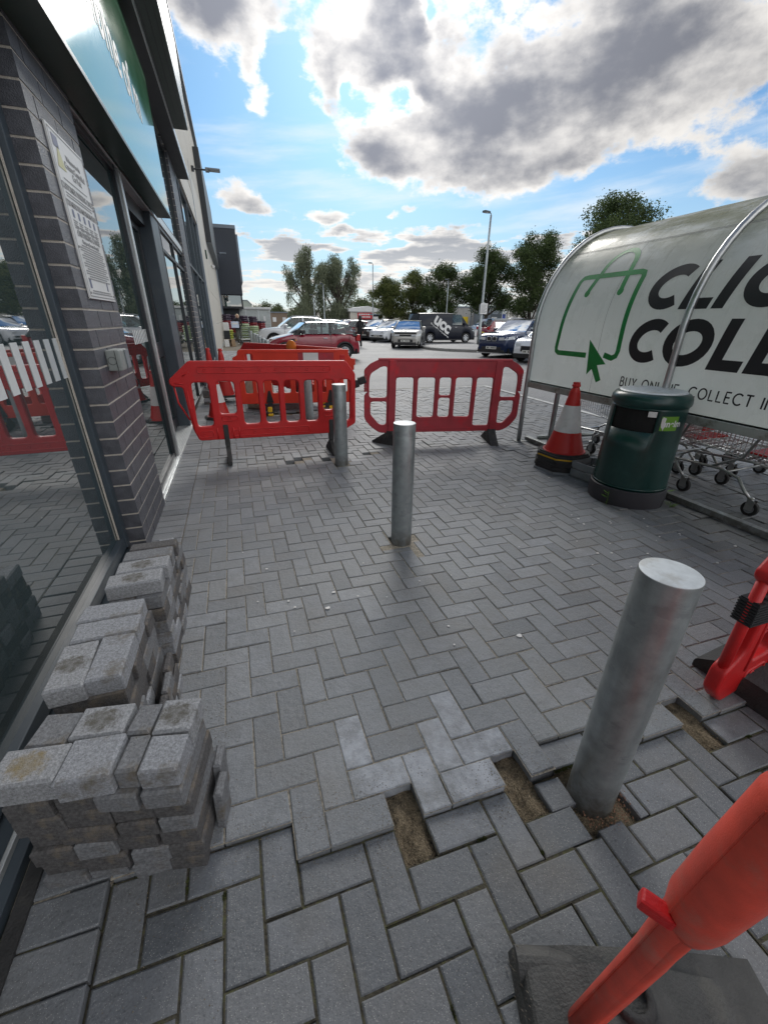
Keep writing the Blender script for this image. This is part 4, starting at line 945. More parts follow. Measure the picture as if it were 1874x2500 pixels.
# ------------------------------------------------------------------ plastic pedestrian barriers
def stand(mb, mi, M):
    """strap and splayed rubber foot of a barrier, local x along the foot"""
    prof = [(-0.30, 0.0), (0.30, 0.0), (0.30, 0.018), (0.10, 0.10), (0.045, 0.22), (-0.045, 0.22), (-0.10, 0.10), (-0.30, 0.018)]
    mb.prism(prof, -0.045, 0.045, mi, M)
def octo_barrier(name, label, cat, L=1.91, H=0.80, m='red', group=None, corner=False):
    """thick one-piece barrier, cut corners, eight slots, moulded ribs"""
    e = empty(name, (0, 0, 0), 0, label, cat, group)
    lower = [(0.0, 0.585), (0.02, 0.56), (0.115, 0.55), (0.145, 0.13), (0.19, 0.0)] if not corner else [(0.0, .60), (.02, .575), (.10, .56), (.095, .24), (.05, .20), (0.0, .17), (0.0, .06), (.07, -.02)]
    out = rounded(lower + [(1.715, 0.0), (1.91, 0.10), (1.91, 0.66), (1.80, 0.80), (0.20, 0.80), (0.0, 0.625)], .028)
    sl = [(.195, .355, .15, .595), (.43, .60, .27, .60), (.665, .835, .155, .60), (.895, 1.05, .155, .60), (1.11, 1.265, .155, .60), (1.325, 1.475, .155, .60), (1.53, 1.655, .27, .60), (1.715, 1.845, .14, .60)]
    holes = [rounded(rect(a, b, c, d), 0.04, 4) for a, b, c, d in sl]
    b = MB(); b.mesh(curve_mesh([out] + holes, 0.028, 0.012, 2))
    o = b.build('body', MT[m], e); smooth_angle(o, 50)
    r = MB()
    def groove(u0, u1, v0, v1, rad_=0.02):
        lp = rounded(rect(u0, u1, v0, v1), min(rad_, (v1 - v0) * .5), 4)
        for s_ in (-1, 1): r.tube([(p[0], p[1], s_ * 0.028) for p in lp] + [(lp[0][0], lp[0][1], s_ * 0.028)], 0.006, 6)
    groove(.27, 1.62, .685, .745, .03); groove(.52, 1.36, .035, .10, .03); groove(.19, .34, .035, .10, .03); groove(.445, .60, .20, .25, .02); groove(1.54, 1.66, .20, .25, .02)
    for u in (.38, .54, 1.60, 1.70, .60): 
        for s_ in (-1, 1): r.tube([(u, .01, s_ * .028), (u, .13, s_ * .028)], 0.008, 6)
    for s_ in (-1, 1):
        r.tube([(0.13, .66, s_ * .028), (0.20, .70, s_ * .028)], 0.006, 6); r.tube([(0.16, .12, s_ * .028), (0.15, .52, s_ * .028)], 0.006, 6); r.tube([(1.87, .16, s_ * .028), (1.87, .62, s_ * .028)], 0.006, 6); r.tube([(0.05, .59, s_ * .028), (0.13, .585, s_ * .028)], 0.006, 6)
    r.build('moulded_rib', MT[m], e, smooth=True)
    r = MB()
    for u, v in [(.34, .715), (.52, .715), (.70, .715), (.87, .715), (1.04, .715), (1.21, .715), (1.37, .715), (1.55, .715), (.60, .067), (.76, .067), (.92, .067), (1.08, .067), (1.24, .067), (.25, .067), (.52, .225), (1.60, .225), (.165, .33), (1.875, .36)]:
        for s_ in (-1, 1): r.tube([(u + .013 * math.cos(q * PI / 5), v + .013 * math.sin(q * PI / 5), s_ * .0285) for q in range(11)], 0.0045, 5)
    r.build('moulded_ring', MT[m], e, smooth=True)
    r = MB(); r.tube(([(0.03, .12, 0), (0.03, .60, 0)] if corner else [(0.035, .56, 0), (0.05, .40, 0), (.13, .22, 0)]), 0.020 if corner else 0.009, 10); r.build('hinge_bar', MT[m], e, smooth=True)
    for u in (.465, 1.615):
        f = MB(); f.box(u - .026, u + .026, -0.08, 0.16, -0.036, 0.036, ch=0.008)
        f.box(u - .024, u + .024, -0.24, -0.06, -0.03, 0.03, ch=0.006)
        f.add([(u - .024, -0.24, -.20), (u + .024, -0.24, -.20), (u + .024, -0.24, .20), (u - .024, -0.24, .20), (u - .02, -0.205, -.20), (u + .02, -0.205, -.20), (u + .02, -0.205, .20), (u - .02, -0.205, .20), (u - .02, -0.09, -.035), (u + .02, -0.09, -.035), (u + .02, -0.09, .035), (u - .02, -0.09, .035)],
              [(3, 2, 1, 0), (0, 1, 5, 4), (2, 3, 7, 6), (1, 2, 6, 10, 9, 5)[::1], (0, 4, 8, 11, 7, 3), (4, 5, 9, 8), (6, 7, 11, 10), (8, 9, 10, 11)])
        f.build('foot', MT['rubber'], e)
    return e
def stand_up(e, x, y, z, ang, lean=0.0, roll=0.0):
    """local x along the barrier, local y up"""
    u = Vector((math.cos(ang), math.sin(ang), roll)).normalized(); n = Vector((math.sin(ang), -math.cos(ang), 0))
    up = n.cross(u).normalized(); up = (up + n * lean).normalized(); n = u.cross(up).normalized()
    e.matrix_world = frame((x, y, z), u, up, n)
b1 = octo_barrier('safety_barrier', 'bright red slotted plastic barrier with cut corners, standing between shop door and a bollard', 'barrier', group='red plastic barriers')
stand_up(b1, -0.69, 4.66, 0.262, rad(1.5), 0.0, -0.018)
b5 = octo_barrier('safety_barrier', 'red plastic barrier with a black clip, cut off by the right edge of the picture', 'barrier', group='red plastic barriers', corner=True)
stand_up(b5, 1.640, 0.712, 0.022, rad(7), 0.0, 0.0)
# mirrored left end for the right hand barrier: block foot with yellow patch
blk = empty('barrier_foot_block', (1.96, 0.63, -0.01), 0, 'black rubber foot block with yellow patches under the barrier at the right edge', 'barrier foot')
s = MB(); s.prism(rounded([(-0.30, 0.0), (0.62, 0.0), (0.62, 0.09), (0.10, 0.115), (-0.22, 0.115), (-0.30, 0.06)], .015, 2), -0.17, 0.15, 0, Matrix.Rotation(PI / 2, 4, 'X')); s.build('block', MT['rubber'], blk)
s = MB(); s.box(-0.20, -0.13, -0.175, -0.08, 0.04, 0.119, ch=0.004); s.build('yellow_patch', MT['yellow'], blk)
blk.location = (1.99, 0.60, -0.02); blk.rotation_euler = (0, 0, rad(-84))

def ridge_barrier(label):
    """lighter barrier: flat top panel, two posts, loop ends, window pattern"""
    e = empty('safety_barrier', (0, 0, 0), 0, label, 'barrier', 'red plastic barriers')
    out = rounded([(0.0, .17), (.09, .07), (.19, .0), (.29, 0.0), (1.70, .0), (1.80, .0), (1.90, .05), (2.0, .17), (2.0, .46), (1.96, .50), (1.975, .50), (1.975, .70), (2.0, .70), (2.0, .75), (1.93, .82), (1.83, .865), (.17, .865), (.07, .82), (0.0, .75), (0, .70), (.025, .70), (.025, .50), (.04, .50), (0, .46)], [.05, .04, .04, .005, .005, .04, .04, .05, .02, .008, .008, .008, .01, .04, .04, .02, .02, .04, .04, .01, .008, .008, .008, .02])
    H_ = [[(.075, .23), (.19, .10), (.275, .10), (.275, .385), (.075, .385)], [(1.925, .23), (1.81, .10), (1.725, .10), (1.725, .385), (1.925, .385)],
          [(.06, .43), (.275, .43), (.275, .79), (.21, .79), (.075, .71), (.06, .62)], [(1.94, .43), (1.725, .43), (1.725, .79), (1.79, .79), (1.925, .71), (1.94, .62)],
          rect(.385, .60, .075, .665), rect(1.40, 1.615, .075, .665), rect(.655, .87, .19, .665), rect(1.13, 1.345, .19, .665), rect(.925, 1.075, .455, .665), rect(.925, 1.075, .19, .425)]
    b = MB(); b.mesh(curve_mesh([out] + [rounded(h_, .035, 4) for h_ in H_], 0.016, 0.006, 1)); smooth_angle(b.build('body', MT['redfade'], e), 50)
    for u in (.335, 1.665):
        s = MB(); s.box(u - .042, u + .042, 0.0, .862, -0.03, 0.03, ch=0.008); up_ = s.build('upright', MT['redfade'], e)
        s = MB()
        for k in range(5): s.box(u - .036 + k * .016, u - .028 + k * .016, 0.005, .15, -.034, .034)
        s.build('upright_rib', MT['redfade'], up_)
    s = MB()
    s.tube([(.17, .862, 0), (1.83, .862, 0)], 0.022, 10); s.box(.38, 1.62, .675, .69, -.021, .021); s.box(.64, 1.36, .035, .05, -.02, .02); s.box(.64, 1.36, .155, .168, -.02, .02)
    for u in (.625, .90, 1.10, 1.372): s.box(u - .006, u + .006, .17, .675, -.022, .022)
    s.build('stiffening_rib', MT['redfade'], e)
    s = MB()
    for k in range(7):
        for u in (.012, 1.988): s.tube([(u, .50 + k * .03, 0), (u, .515 + k * .03, 0)], 0.016, 8)
    s.tube([(.012, .50, 0), (.012, .70, 0)], .010, 8); s.tube([(1.988, .5, 0), (1.988, .7, 0)], .010, 8)
    s.build('hinge_bar', MT['redfade'], e)
    for u, sgn in ((.335, 1), (1.665, -1)):
        f = MB()
        M = Matrix.Translation((u, -0.165, 0)) @ Matrix.Rotation(rad(-42) if sgn > 0 else rad(84), 4, 'Y')
        pr = [(-.25, 0), (.25, 0), (.25, .03), (.06, .155), (.045, .19), (-.045, .19), (-.06, .155), (-.25, .03)]
        f.prism(pr, -.05, .05, 0, M)
        for q in (-.16, -.10, .10, .16): f.prism([(q - .012, .02), (q + .012, .02), (q * .55 + .01, .13), (q * .55 - .01, .13)], -.054, .054, 0, M)
        f.build('foot', MT['rubber'], e)
    return e
b2 = ridge_barrier('faded crimson plastic barrier with scuffed top panel, standing between the two galvanised bollards and the trolley shelter')
b2['label'] = 'faded crimson barrier with scuffed flat top panel, between a bollard and the trolley shelter'
stand_up(b2, 1.375, 4.86, 0.158, rad(-9.5), 0.0, -0.012)
c = empty('barrier_clip', (1.295, 4.79, 0.775), rad(-10), 'black plastic clip joining the bright red and the faded crimson barriers', 'clip')
s = MB(); s.box(-0.075, 0.0, -0.035, 0.035, -0.045, 0.04, ch=0.012); s.build('clip_body', MT['black'], c)
s = MB(); s.box(0.0, 0.09, -0.03, 0.03, -0.03, 0.055, ch=0.012); s.build('clip_jaw', MT['black'], c); c.rotation_euler = (0, rad(-18), rad(-10))
c = empty('barrier_clip', (1.690, 0.719, 0.47), 0, 'ribbed black plastic clip round the end bar of the right edge barrier', 'clip')
s = MB()
for k in range(8): s.box(-0.042, 0.06, -0.036, 0.036, k * 0.0125 - 0.05, k * 0.0125 - 0.042, ch=0.003); s.box(-0.038, 0.056, -0.032, 0.032, k * 0.0125 - 0.043, k * 0.0125 - 0.036)
s.build('clip_body', MT['black'], c)
s = MB(); s.lathe([(0.020, 0.046), (0.026, 0.055), (0.026, 0.06), (0.012, 0.06)], 16, 0, Matrix.Translation((0.035, 0, 0))); s.build('clip_socket', MT['black'], c)

def panel_barrier(label, stripes=True):
    """orange utility barrier: boxed top rail with eyelets, tapered legs"""
    e = empty('safety_barrier', (0, 0, 0), 0, label, 'barrier', 'red plastic barriers')
    out = rounded([(0.02, 0.0), (1.80, 0.0), (1.80, .52), (1.88, .52), (1.88, .60), (1.90, .60), (1.90, .70), (1.83, .70), (1.79, .76), (1.79, .84), (.07, .84), (.04, .80), (.04, .76), (-.04, .72), (-.04, .66), (.02, .62)], .02)
    H_ = [rect(.15, .27, .655, .775)] + [rect(a, b, .17, .56) for a, b in [(.10, .22), (.28, .40), (.52, .62), (.70, .82), (.90, 1.02), (1.10, 1.20), (1.28, 1.40), (1.52, 1.62), (1.68, 1.76)]]
    b = MB(); b.mesh(curve_mesh([out] + [rounded(h_, .03, 4) for h_ in H_], 0.024, 0.01, 2)); smooth_angle(b.build('body', MT['orange'], e), 50)
    s = MB()
    for sg in (-1, 1): s.box(.30, 1.56, .64, .66, sg * .028 - .006, sg * .028 + .006); s.box(.30, 1.56, .80, .82, sg * .028 - .006, sg * .028 + .006)
    s.build('panel_rim', MT['orange'], e)
    s = MB(); s.box(1.645, 1.735, .675, .765, -.028, .028, ch=.012); s.build('eye_plug', MT['red'], e)
    if stripes:
        s = MB(); s.box(1.06, 1.30, .668, .792, -.0275, -.0245); s.box(1.06, 1.30, .668, .792, .0245, .0275); s.build('white_reflector', MT['white'], e)
        s = MB(); s.box(1.30, 1.55, .668, .792, .0245, .0272); s.box(.98, 1.06, .668, .792, .0245, .0272); s.build('red_reflector', MT['redfade'], e)
    for u in (.47, 1.47):
        f = MB(); f.add([(u - .06, .02, -.03), (u + .06, .02, -.03), (u + .015, .21, -.03), (u - .015, .21, -.03), (u - .06, .02, .033), (u + .06, .02, .033), (u + .015, .21, .033), (u - .015, .21, .033)], [(3, 2, 1, 0), (4, 5, 6, 7), (0, 1, 5, 4), (1, 2, 6, 5), (2, 3, 7, 6), (3, 0, 4, 7)])
        f.prism([(-.24, 0), (.22, 0), (.20, .04), (.03, .17), (-.04, .17), (-.24, .03)], -.04, .04, 0, Matrix.Translation((u, -0.155, 0)) @ Matrix.Rotation(PI / 2, 4, 'Y'))
        ft = f.build('foot', MT['black'], e)
        f = MB(); f.box(u - .035, u + .035, -.155, -.03, .12, .21, ch=.012); f.box(u - .03, u + .05, -.158, -.12, .19, .27, ch=.012); f.build('yellow_toe', MT['yellow'], ft)
    return e
b3 = panel_barrier('orange red barrier with a white reflective square, standing behind the bright red slotted barrier')
stand_up(b3, -0.05, 7.25, 0.165, rad(-9), 0.0, 0.0)
b4 = copy_tree(b1); tag(b4, 'dark red barrier behind the orange one, its cut corner showing above it on the left', 'barrier'); stand_up(b4, 0.05, 9.85, 0.20, rad(-54), 0.0, 0.0)
b6 = panel_barrier('angled orange barrier behind the others, carrying a round amber lamp', False); stand_up(b6, 0.86, 8.85, 0.165, rad(-63), 0.0, 0.0)
o = empty('warning_lamp', (0.98, 8.45, 0.98), rad(-35), 'round amber road lamp disc on top of the angled orange barrier', 'warning lamp')
s = MB(); s.lathe([(0.001, -.02), (.10, -.02), (.11, 0), (.10, .02), (.001, .02)], 24, 0, Matrix.Rotation(PI / 2, 4, 'X')); s.build('lens', mat('amber_lens', (0.62, 0.17, 0.02), 0.3, var=0.1), o, smooth=True)
s = MB(); s.box(-.03, .03, -.02, .02, -.16, -.09); s.build('lamp_base', MT['yellow'], o)
# the close barrier at the bottom right of the picture
b7 = empty('safety_barrier', (0, 0, 0), 0, 'scuffed coral red barrier very close at the bottom right, its cut corner crossing the frame', 'barrier', 'red plastic barriers')
out = [(0.0, 1.0), (0.0, .06), (.06, 0.0), (1.9, 0.0), (1.9, 1.0)]
hl = [rect(.026, .42, .14, .94), rect(.50, .68, .16, .72), rect(.78, .96, .16, .72), rect(1.06, 1.24, .16, .72), rect(1.34, 1.52, .16, .72), rect(1.62, 1.78, .16, .72)]
s = MB(); s.mesh(curve_mesh([rounded(out, .03, 5)] + [rounded(q, .03, 4) for q in hl], .022, .010, 3)); smooth_angle(s.build('body', MT['coral'], b7), 60)
s = MB(); s.tube([(.008, .08, 0), (.006, .3, 0), (.004, .5, 0), (0, .60, 0), (0, .66, 0), (0, .70, 0)], [.024, .0245, .025, .0255, .027, .024], 20); s.build('hinge_bar', MT['coral'], b7, smooth=True)
s = MB(); s.tube([(.012, .625, 0), (.006, .65, 0), (.004, .69, 0), (.004, .80, 0), (.004, .95, 0), (.03, 1.0, 0)], [.022, .033, .039, .041, .041, .036], 20); s.build('rolled_edge', MT['coral'], b7, smooth=True)
s = MB(); s.box(-.046, .0, -.012, .012, -.012, .012, ch=.005, M=Matrix.Translation((-.004, .655, .026)) @ Matrix.Rotation(rad(24), 4, 'Y')); s.build('locating_lug', MT['red'], b7)
for zz_ in (-1, 1): s = MB(); s.tube([(-.010, .10, zz_ * .0195), (-.012, .5, zz_ * .0200), (-.014, .62, zz_ * .022), (-.014, .68, zz_ * .033), (-.016, .80, zz_ * .035), (-.016, .95, zz_ * .035)], .0016, 5); s.build('mould_seam', MT['coral'], b7)
stand_up(b7, 0.505, 0.186, 0.0, rad(-78), 0.0, -0.083)
f7 = empty('torn_barrier_foot', (0.64, 0.165, -0.02), rad(-20), 'torn black rubber barrier foot lying on the mossy paving in the bottom right foreground', 'barrier foot')
s = MB()
RXm = Matrix.Rotation(PI / 2, 4, 'X')
s.prism(rounded([(-.235, 0), (.36, 0), (.36, .022), (.10, .060), (-.10, .060), (-.225, .040)], .012, 3), -.095, .085, 0, RXm)
for y0_, y1_ in ((-.052, .052),): s.prism(rounded([(-.225, .03), (.30, .02), (.11, .085), (.07, .105), (-.06, .105), (-.10, .09), (-.215, .075)], .014, 3), y0_, y1_, 0, RXm)
s.tube([(-.225, .062, .044), (-.15, .060, .050), (-.10, .052, .052), (-.05, .045, .045)], [.034, .034, .028, .012], 18)
s.tube([(-.215, -.070, .030), (.02, -.072, .040), (.25, -.060, .022)], [.030, .030, .018], 14)
s.box(-.175, -.075, -.035, .035, .082, .098, ch=.006, M=Matrix.Rotation(rad(-6), 4, 'Y')); s.box(.09, .20, -.032, .032, .055, .075, ch=.006, M=Matrix.Rotation(rad(22), 4, 'Y'))
s.build('foot_body', mat('grey_worn_rubber', (0.062, 0.062, 0.060), 0.6, var=0.3, scale=14, bump=0.35, bscale=160, dirt=(0.12, 0.115, 0.10), dscale=8, damt=0.6), f7)
s = MB(); s.lathe([(.030, .06), (.030, .125), (.042, .125), (.046, .118), (.046, .08)], 24, 0, Matrix.Translation((.0, .0, .0)), caps=False); s.lathe([(.001, .07), (.03, .07)], 24, 0, caps=False); s.build('socket_ring', MT['rubber'], f7, smooth=True)
s = MB(); rr = random.Random(3)
for _ in range(60):
    z = rr.uniform(0, .075); y = rr.uniform(-.07, .09); x = -.235 + z * .33 + rr.uniform(-.014, .006); q = rr.uniform(.002, .006)
    s.add([(x, y, z), (x - q, y + q * .5, z + q * .3), (x + q * .2, y - q, z + q)], [(0, 1, 2)])
s.build('torn_edge', mat('torn_rubber', (0.22, 0.19, 0.15), 0.9, var=0.4, scale=60), f7)

# ------------------------------------------------------------------ traffic cones
def cone(x, y, z, label, h=0.70, rb_=0.20, base=0.23, group='red and white traffic cones', tint='coneR', rz=0.2):
    e = empty('traffic_cone', (x, y, z), rz, label, 'traffic cone', group)
    k = 0.035
    def rad_at(t): return rb_ * (1 - t) ** 1.0 * 0.82 + 0.032 * t + rb_ * 0.18 * (1 - t) ** 4
    def seg(t0, t1, off=0.0, n=8): return [(rad_at(t0 + (t1 - t0) * q / n) + off, k + (t0 + (t1 - t0) * q / n) * (h - k)) for q in range(n + 1)]
    s = MB(); s.lathe([(rad_at(0) + .012, k - .005), (rad_at(0) + .012, k + .006)] + seg(0.01, .86) + [(rad_at(.86), k + .865 * (h - k)), (.030, h - .045), (.040, h - .042), (.040, h - .025), (.034, h - .018), (.034, h - .002), (.02, h)], 32, caps=False)
    smooth_angle(s.build('cone_body', MT[tint], e), 40)
    s = MB(); s.lathe(seg(.30, .68, .0025), 32, caps=False); s.build('white_sleeve', MT['coneW'], e, smooth=True)
    s = MB(); b = base; oct_ = [(-b, -b * .55), (-b * .55, -b), (b * .55, -b), (b, -b * .55), (b, b * .55), (b * .55, b), (-b * .55, b), (-b, b * .55)]
    s.prism(oct_, 0, .022); s.prism([(p[0] * .93, p[1] * .93) for p in oct_], .022, k); s.build('rubber_base', MT['rubber'], e)
    return e
for k, (z, m, d_, a) in enumerate([(0.0, 'galv', 'pale grey edged', 0.15), (0.042, 'rubber', 'plain black', 0.05), (0.083, 'rubber', 'worn black', 0.2), (0.122, 'yellow', 'black and yellow', 0.1)]):
    e = empty('cone_base_plate', (3.15 + 0.006 * k, 3.40, z), a, '%s cone base in the stack under the tall cone, %s from the ground' % (d_, NUM[k]), 'cone base', 'cone bases stacked under the tall cone')
    b = .235; oct_ = [(-b, -b * .55), (-b * .55, -b), (b * .55, -b), (b, -b * .55), (b, b * .55), (b * .55, b), (-b * .55, b), (-b, b * .55)]
    s = MB(); s.prism(oct_, 0, .022); s.build('plate', MT['rubber'] if m != 'galv' else MT['crate'], e)
    s = MB(); s.prism([(p[0] * .96, p[1] * .96) for p in oct_], .022, .039); s.build('raised_rim', MT[m] if m != 'galv' else MT['rubber'], e)
cone(3.17, 3.40, 0.163, 'clean red and white traffic cone on a stack of cone bases beside the green bin', 0.73, 0.20, 0.235, rz=0.12)
cone(-0.40, 7.06, 0.0, 'red and white traffic cone behind the left end of the bright red barrier', 0.75, 0.165, 0.21)
cone(-0.30, 8.55, 0.10, 'dark red traffic cone with a grubby sleeve, farther back by the shop wall', 0.85, 0.15, 0.2)
cone(-0.52, 8.75, 0.0, 'tall red traffic cone against the far brick pier', 0.95, 0.15, 0.2)
cone(0.30, 9.0, 0.0, 'red and white traffic cone seen behind the orange barrier', 0.75, 0.16, 0.2)
e = empty('rubble_sack', (0.28, 7.75, 0), 0.2, 'lumpy cream plastic rubble sack standing behind the orange barrier', 'sack')
s = MB(); pr = [(.05, 0), (.21, .02), (.24, .15), (.22, .38), (.19, .55), (.10, .64), (.13, .72), (.05, .74)]
s.lathe(pr, 20); 
o = s.build('sack_body', mat('cream_sack', (0.52, 0.47, 0.36), 0.7, var=0.15, scale=12, bump=0.6, bscale=18), e, smooth=True)
for v in o.data.vertices: v.co.x *= 1 + .12 * math.sin(v.co.z * 21 + v.co.y * 9); v.co.y *= 1 + .1 * math.sin(v.co.z * 17)
s = MB(); s.tube([(.12 * math.cos(q * .8), .12 * math.sin(q * .8), .64) for q in range(9)], .012, 6); s.build('sack_tie', MT['coneW'], e)
e = empty('kerb_lintel', (0.70, 7.45, 0), rad(-3), 'long dark concrete edging unit lying in the dug trench behind the barrier', 'kerb unit')
s = MB(); s.box(-.42, .42, -.07, .07, .0, .11, ch=.008); s.build('edging', MT['stackd'], e)
s = MB(); s.box(-.42, .42, -.074, -.07, .02, .09); s.build('edging_face', MT['stack'], e)

# ------------------------------------------------------------------ litter bin
bn = empty('litter_bin', (3.165, 2.55, -0.02), rad(0), 'round dark green litter bin with open slot and torn lime sticker', 'litter bin')
R0 = 0.292
s = MB(); s.lathe([(.001, 0), (R0 - .02, 0), (R0 + .008, .02), (R0 + .014, .10), (R0 + .012, .165), (R0, .172)], 56, caps=False); smooth_angle(s.build('plinth', MT['binbase'], bn), 40)
# body wall with the slot left open: angles measured from +x
face = math.atan2(-2.55, -3.165)
def bin_r(z): return R0 - .004 - .012 * (z - .17) / .6
sa, sb_ = face - 1.05, face + 0.28
s = MB(); n = 72
zs = [.172, .19, .35, .5, .665, .68, .82, .835, .85]
for a in range(n):
    t0, t1 = 2 * PI * a / n, 2 * PI * (a + 1) / n; tm_ = (t0 + t1) / 2
    dlt = (tm_ - (sa + sb_) / 2 + PI) % (2 * PI) - PI
    for q in range(len(zs) - 1):
        if .665 < (zs[q] + zs[q + 1]) / 2 < .835 and abs(dlt) < (sb_ - sa) / 2: continue
        r0, r1 = bin_r(zs[q]), bin_r(zs[q + 1])
        s.add([(r0 * math.cos(t0), r0 * math.sin(t0), zs[q]), (r0 * math.cos(t1), r0 * math.sin(t1), zs[q]), (r1 * math.cos(t1), r1 * math.sin(t1), zs[q + 1]), (r1 * math.cos(t0), r1 * math.sin(t0), zs[q + 1])], [(0, 1, 2, 3)])
o = s.build('bin_body', MT['bin'], bn)
bmx = bmesh.new(); bmx.from_mesh(o.data); bmesh.ops.remove_doubles(bmx, verts=bmx.verts, dist=1e-4); bmx.to_mesh(o.data); bmx.free(); smooth_angle(o, 40)
md = o.modifiers.new('wall', 'SOLIDIFY'); md.thickness = 0.012; md.offset = -1
s = MB(); s.lathe([(bin_r(.85) + .0, .85), (R0 - .006, .862), (R0 - .002, .885), (R0 - .006, .918), (R0 - .026, .943), (R0 - .050, .952), (R0 - .075, .952)], 56, caps=False); smooth_angle(s.build('lid', MT['bin'], bn), 60)
s = MB(); s.lathe([(R0 - .050, .953), (R0 - .056, .962), (R0 - .075, .962), (R0 - .13, .945), (R0 - .16, .938), (.001, .935)], 48, caps=False); s.build('stubbing_plate', MT['galvcap'], bn, smooth=True)
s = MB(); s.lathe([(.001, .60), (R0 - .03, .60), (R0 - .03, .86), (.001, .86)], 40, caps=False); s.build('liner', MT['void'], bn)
s = MB(); s.lathe([(R0 + .001, .186), (R0 + .006, .19), (R0 + .001, .196)], 56, caps=False); s.build('seam_ring', MT['bin'], bn)
def curved_patch(mb, a0, a1, z0, z1, dr, n=10, mi=0):
    vs = []; fs = []
    for k in range(n + 1):
        a = a0 + (a1 - a0) * k / n
        for z in (z0, z1):
            r = bin_r(z) + dr; vs.append((r * math.cos(a), r * math.sin(a), z))
    for k in range(n): fs.append((2 * k, 2 * k + 2, 2 * k + 3, 2 * k + 1))
    mb.add(vs, fs, mi)
s = MB(); curved_patch(s, face + .40, face + .90, .690, .800, .002); st_ = s.build('lime_sticker', MT['limestick'], bn)
tmx = text_mesh('unelm', 0.068, bold=.002, half=.0)
for v in tmx.vertices:
    a = face + .72 + v.co.x / R0; z = .742 + v.co.y; r = bin_r(z) + .0034; v.co = (r * math.cos(a), r * math.sin(a), z)
s = MB(); s.mesh(tmx); s.build('sticker_lettering', MT['white'], bn)
s = MB(); rr = random.Random(2)
vs = [(.43, .715), (.41, .74), (.405, .78), (.43, .797), (.47, .793), (.52, .787), (.505, .75), (.515, .72), (.49, .69), (.46, .71)]
vv = [((bin_r(z) + .0037) * math.cos(face + a), (bin_r(z) + .0037) * math.sin(face + a), z) for a, z in vs]; s.add(vv, [tuple(range(len(vv)))]); s.build('torn_white_label', MT['coneW'], bn)
s = MB(); curved_patch(s, face + .04, face + .25, .790, .832, .003, 6); s.build('pale_slot_plate', MT['card'] if False else MT['coneW'], bn)
s = MB()
for a in (face - .55, face + .55): curved_patch(s, a, a + .08, .215, .25, .003, 3)
s.build('locking_tab', MT['bin'], bn)

# weeds and debris at the bin foot
def weed(x, y, label, n=9, h=.09):
    e = empty('weed', (x, y, 0), 0, label, 'weed', 'weeds at the foot of the green bin')
    r_ = random.Random(int(x * 100)); s = MB(); st = MB()
    for k in range(n):
        a = r_.random() * 6.28; z = h * (k + 1) / n * .9; l = r_.uniform(.035, .07); w = l * .28
        d = Vector((math.cos(a), math.sin(a), .35)); p = Vector((0, 0, z)); t = Vector((-math.sin(a), math.cos(a), 0)) * w
        s.add([p, p + d * l * .5 + t, p + d * l, p + d * l * .5 - t], [(0, 1, 2, 3)])
    st.tube([(0, 0, -.01), (.006, .002, h * .5), (0, .004, h)], .0025, 5); st.build('stem', MT['leafw'], e); s.build('leaves', MT['leafw'], e)
weed(2.87, 2.46, 'leafy green weed at the left foot of the green bin', 14, .12)
weed(3.50, 2.42, 'tuft of green weed at the right foot of the green bin', 12, .09)
weed(3.34, 2.24, 'low weed in the joint in front of the green bin', 8, .05)

# grey slatted crate behind the bin
cr = empty('slatted_crate', (3.26, 2.98, 0), rad(-82), 'grey painted slatted crate holding a red item, tucked between cone stack and bin', 'crate')
s = MB()
for z in (.012, .092):
    s.box(-.20, .20, -.15, -.138, z, z + .068); s.box(-.20, .20, .138, .15, z, z + .068)
    s.box(-.20, -.188, -.138, .138, z, z + .068); s.box(.188, .20, -.138, .138, z, z + .068)
s.build('slats', MT['crate'], cr)
s = MB(); s.box(-.19, .19, -.14, .14, 0, .012)
for (x, y) in ((-.18, -.13), (.18, -.13), (-.18, .13), (.18, .13)): s.box(x - .008, x + .008, y - .008, y + .008, .012, .158)
s.build('crate_floor', MT['crate'], cr)
e = empty('red_carton', (3.33, 2.92, 0.02), rad(25), 'folded red carton lying inside the grey slatted crate', 'carton')
s = MB(); s.box(-.09, .09, -.06, .06, 0, .09, ch=.004); s.build('carton_body', MT['redfade'], e)
s = MB(); s.add([(-.09, -.06, .09), (.09, -.06, .09), (.10, -.11, .13), (-.08, -.11, .13)], [(0, 1, 2, 3)]); s.build('carton_flap', MT['coneR'], e)
# ------------------------------------------------------------------ trolley shelter with printed barrel side
SX, SCX, SCZ, SR = 3.40, 4.45, 1.35, 1.05
def arc_pt(v):
    """distance v up the printed face from its lower edge -> (x, z), outward normal"""
    if v < 0.59: return (SX, 0.76 + v), (-1.0, 0.0)
    t = (v - 0.59) / SR; return (SCX - SR * math.cos(t), SCZ + SR * math.sin(t)), (-math.cos(t), math.sin(t))
VTOP = 0.59 + SR * PI * 0.80
Y0, Y1 = -1.05, 4.46
sh = empty('trolley_shelter', (SX, 4.46, 0), 0, 'curved trolley shelter with a dirty white printed side reading click and collect', 'trolley shelter')
def on_face(mb, poly_uv, off, mi=0):
    vs = []
    for (y, v) in poly_uv:
        (x, z), (nx, nz) = arc_pt(v); vs.append((x + nx * off - SX, y - 4.46, z + nz * off))
    mb.add(vs, [tuple(range(len(vs)))], mi)
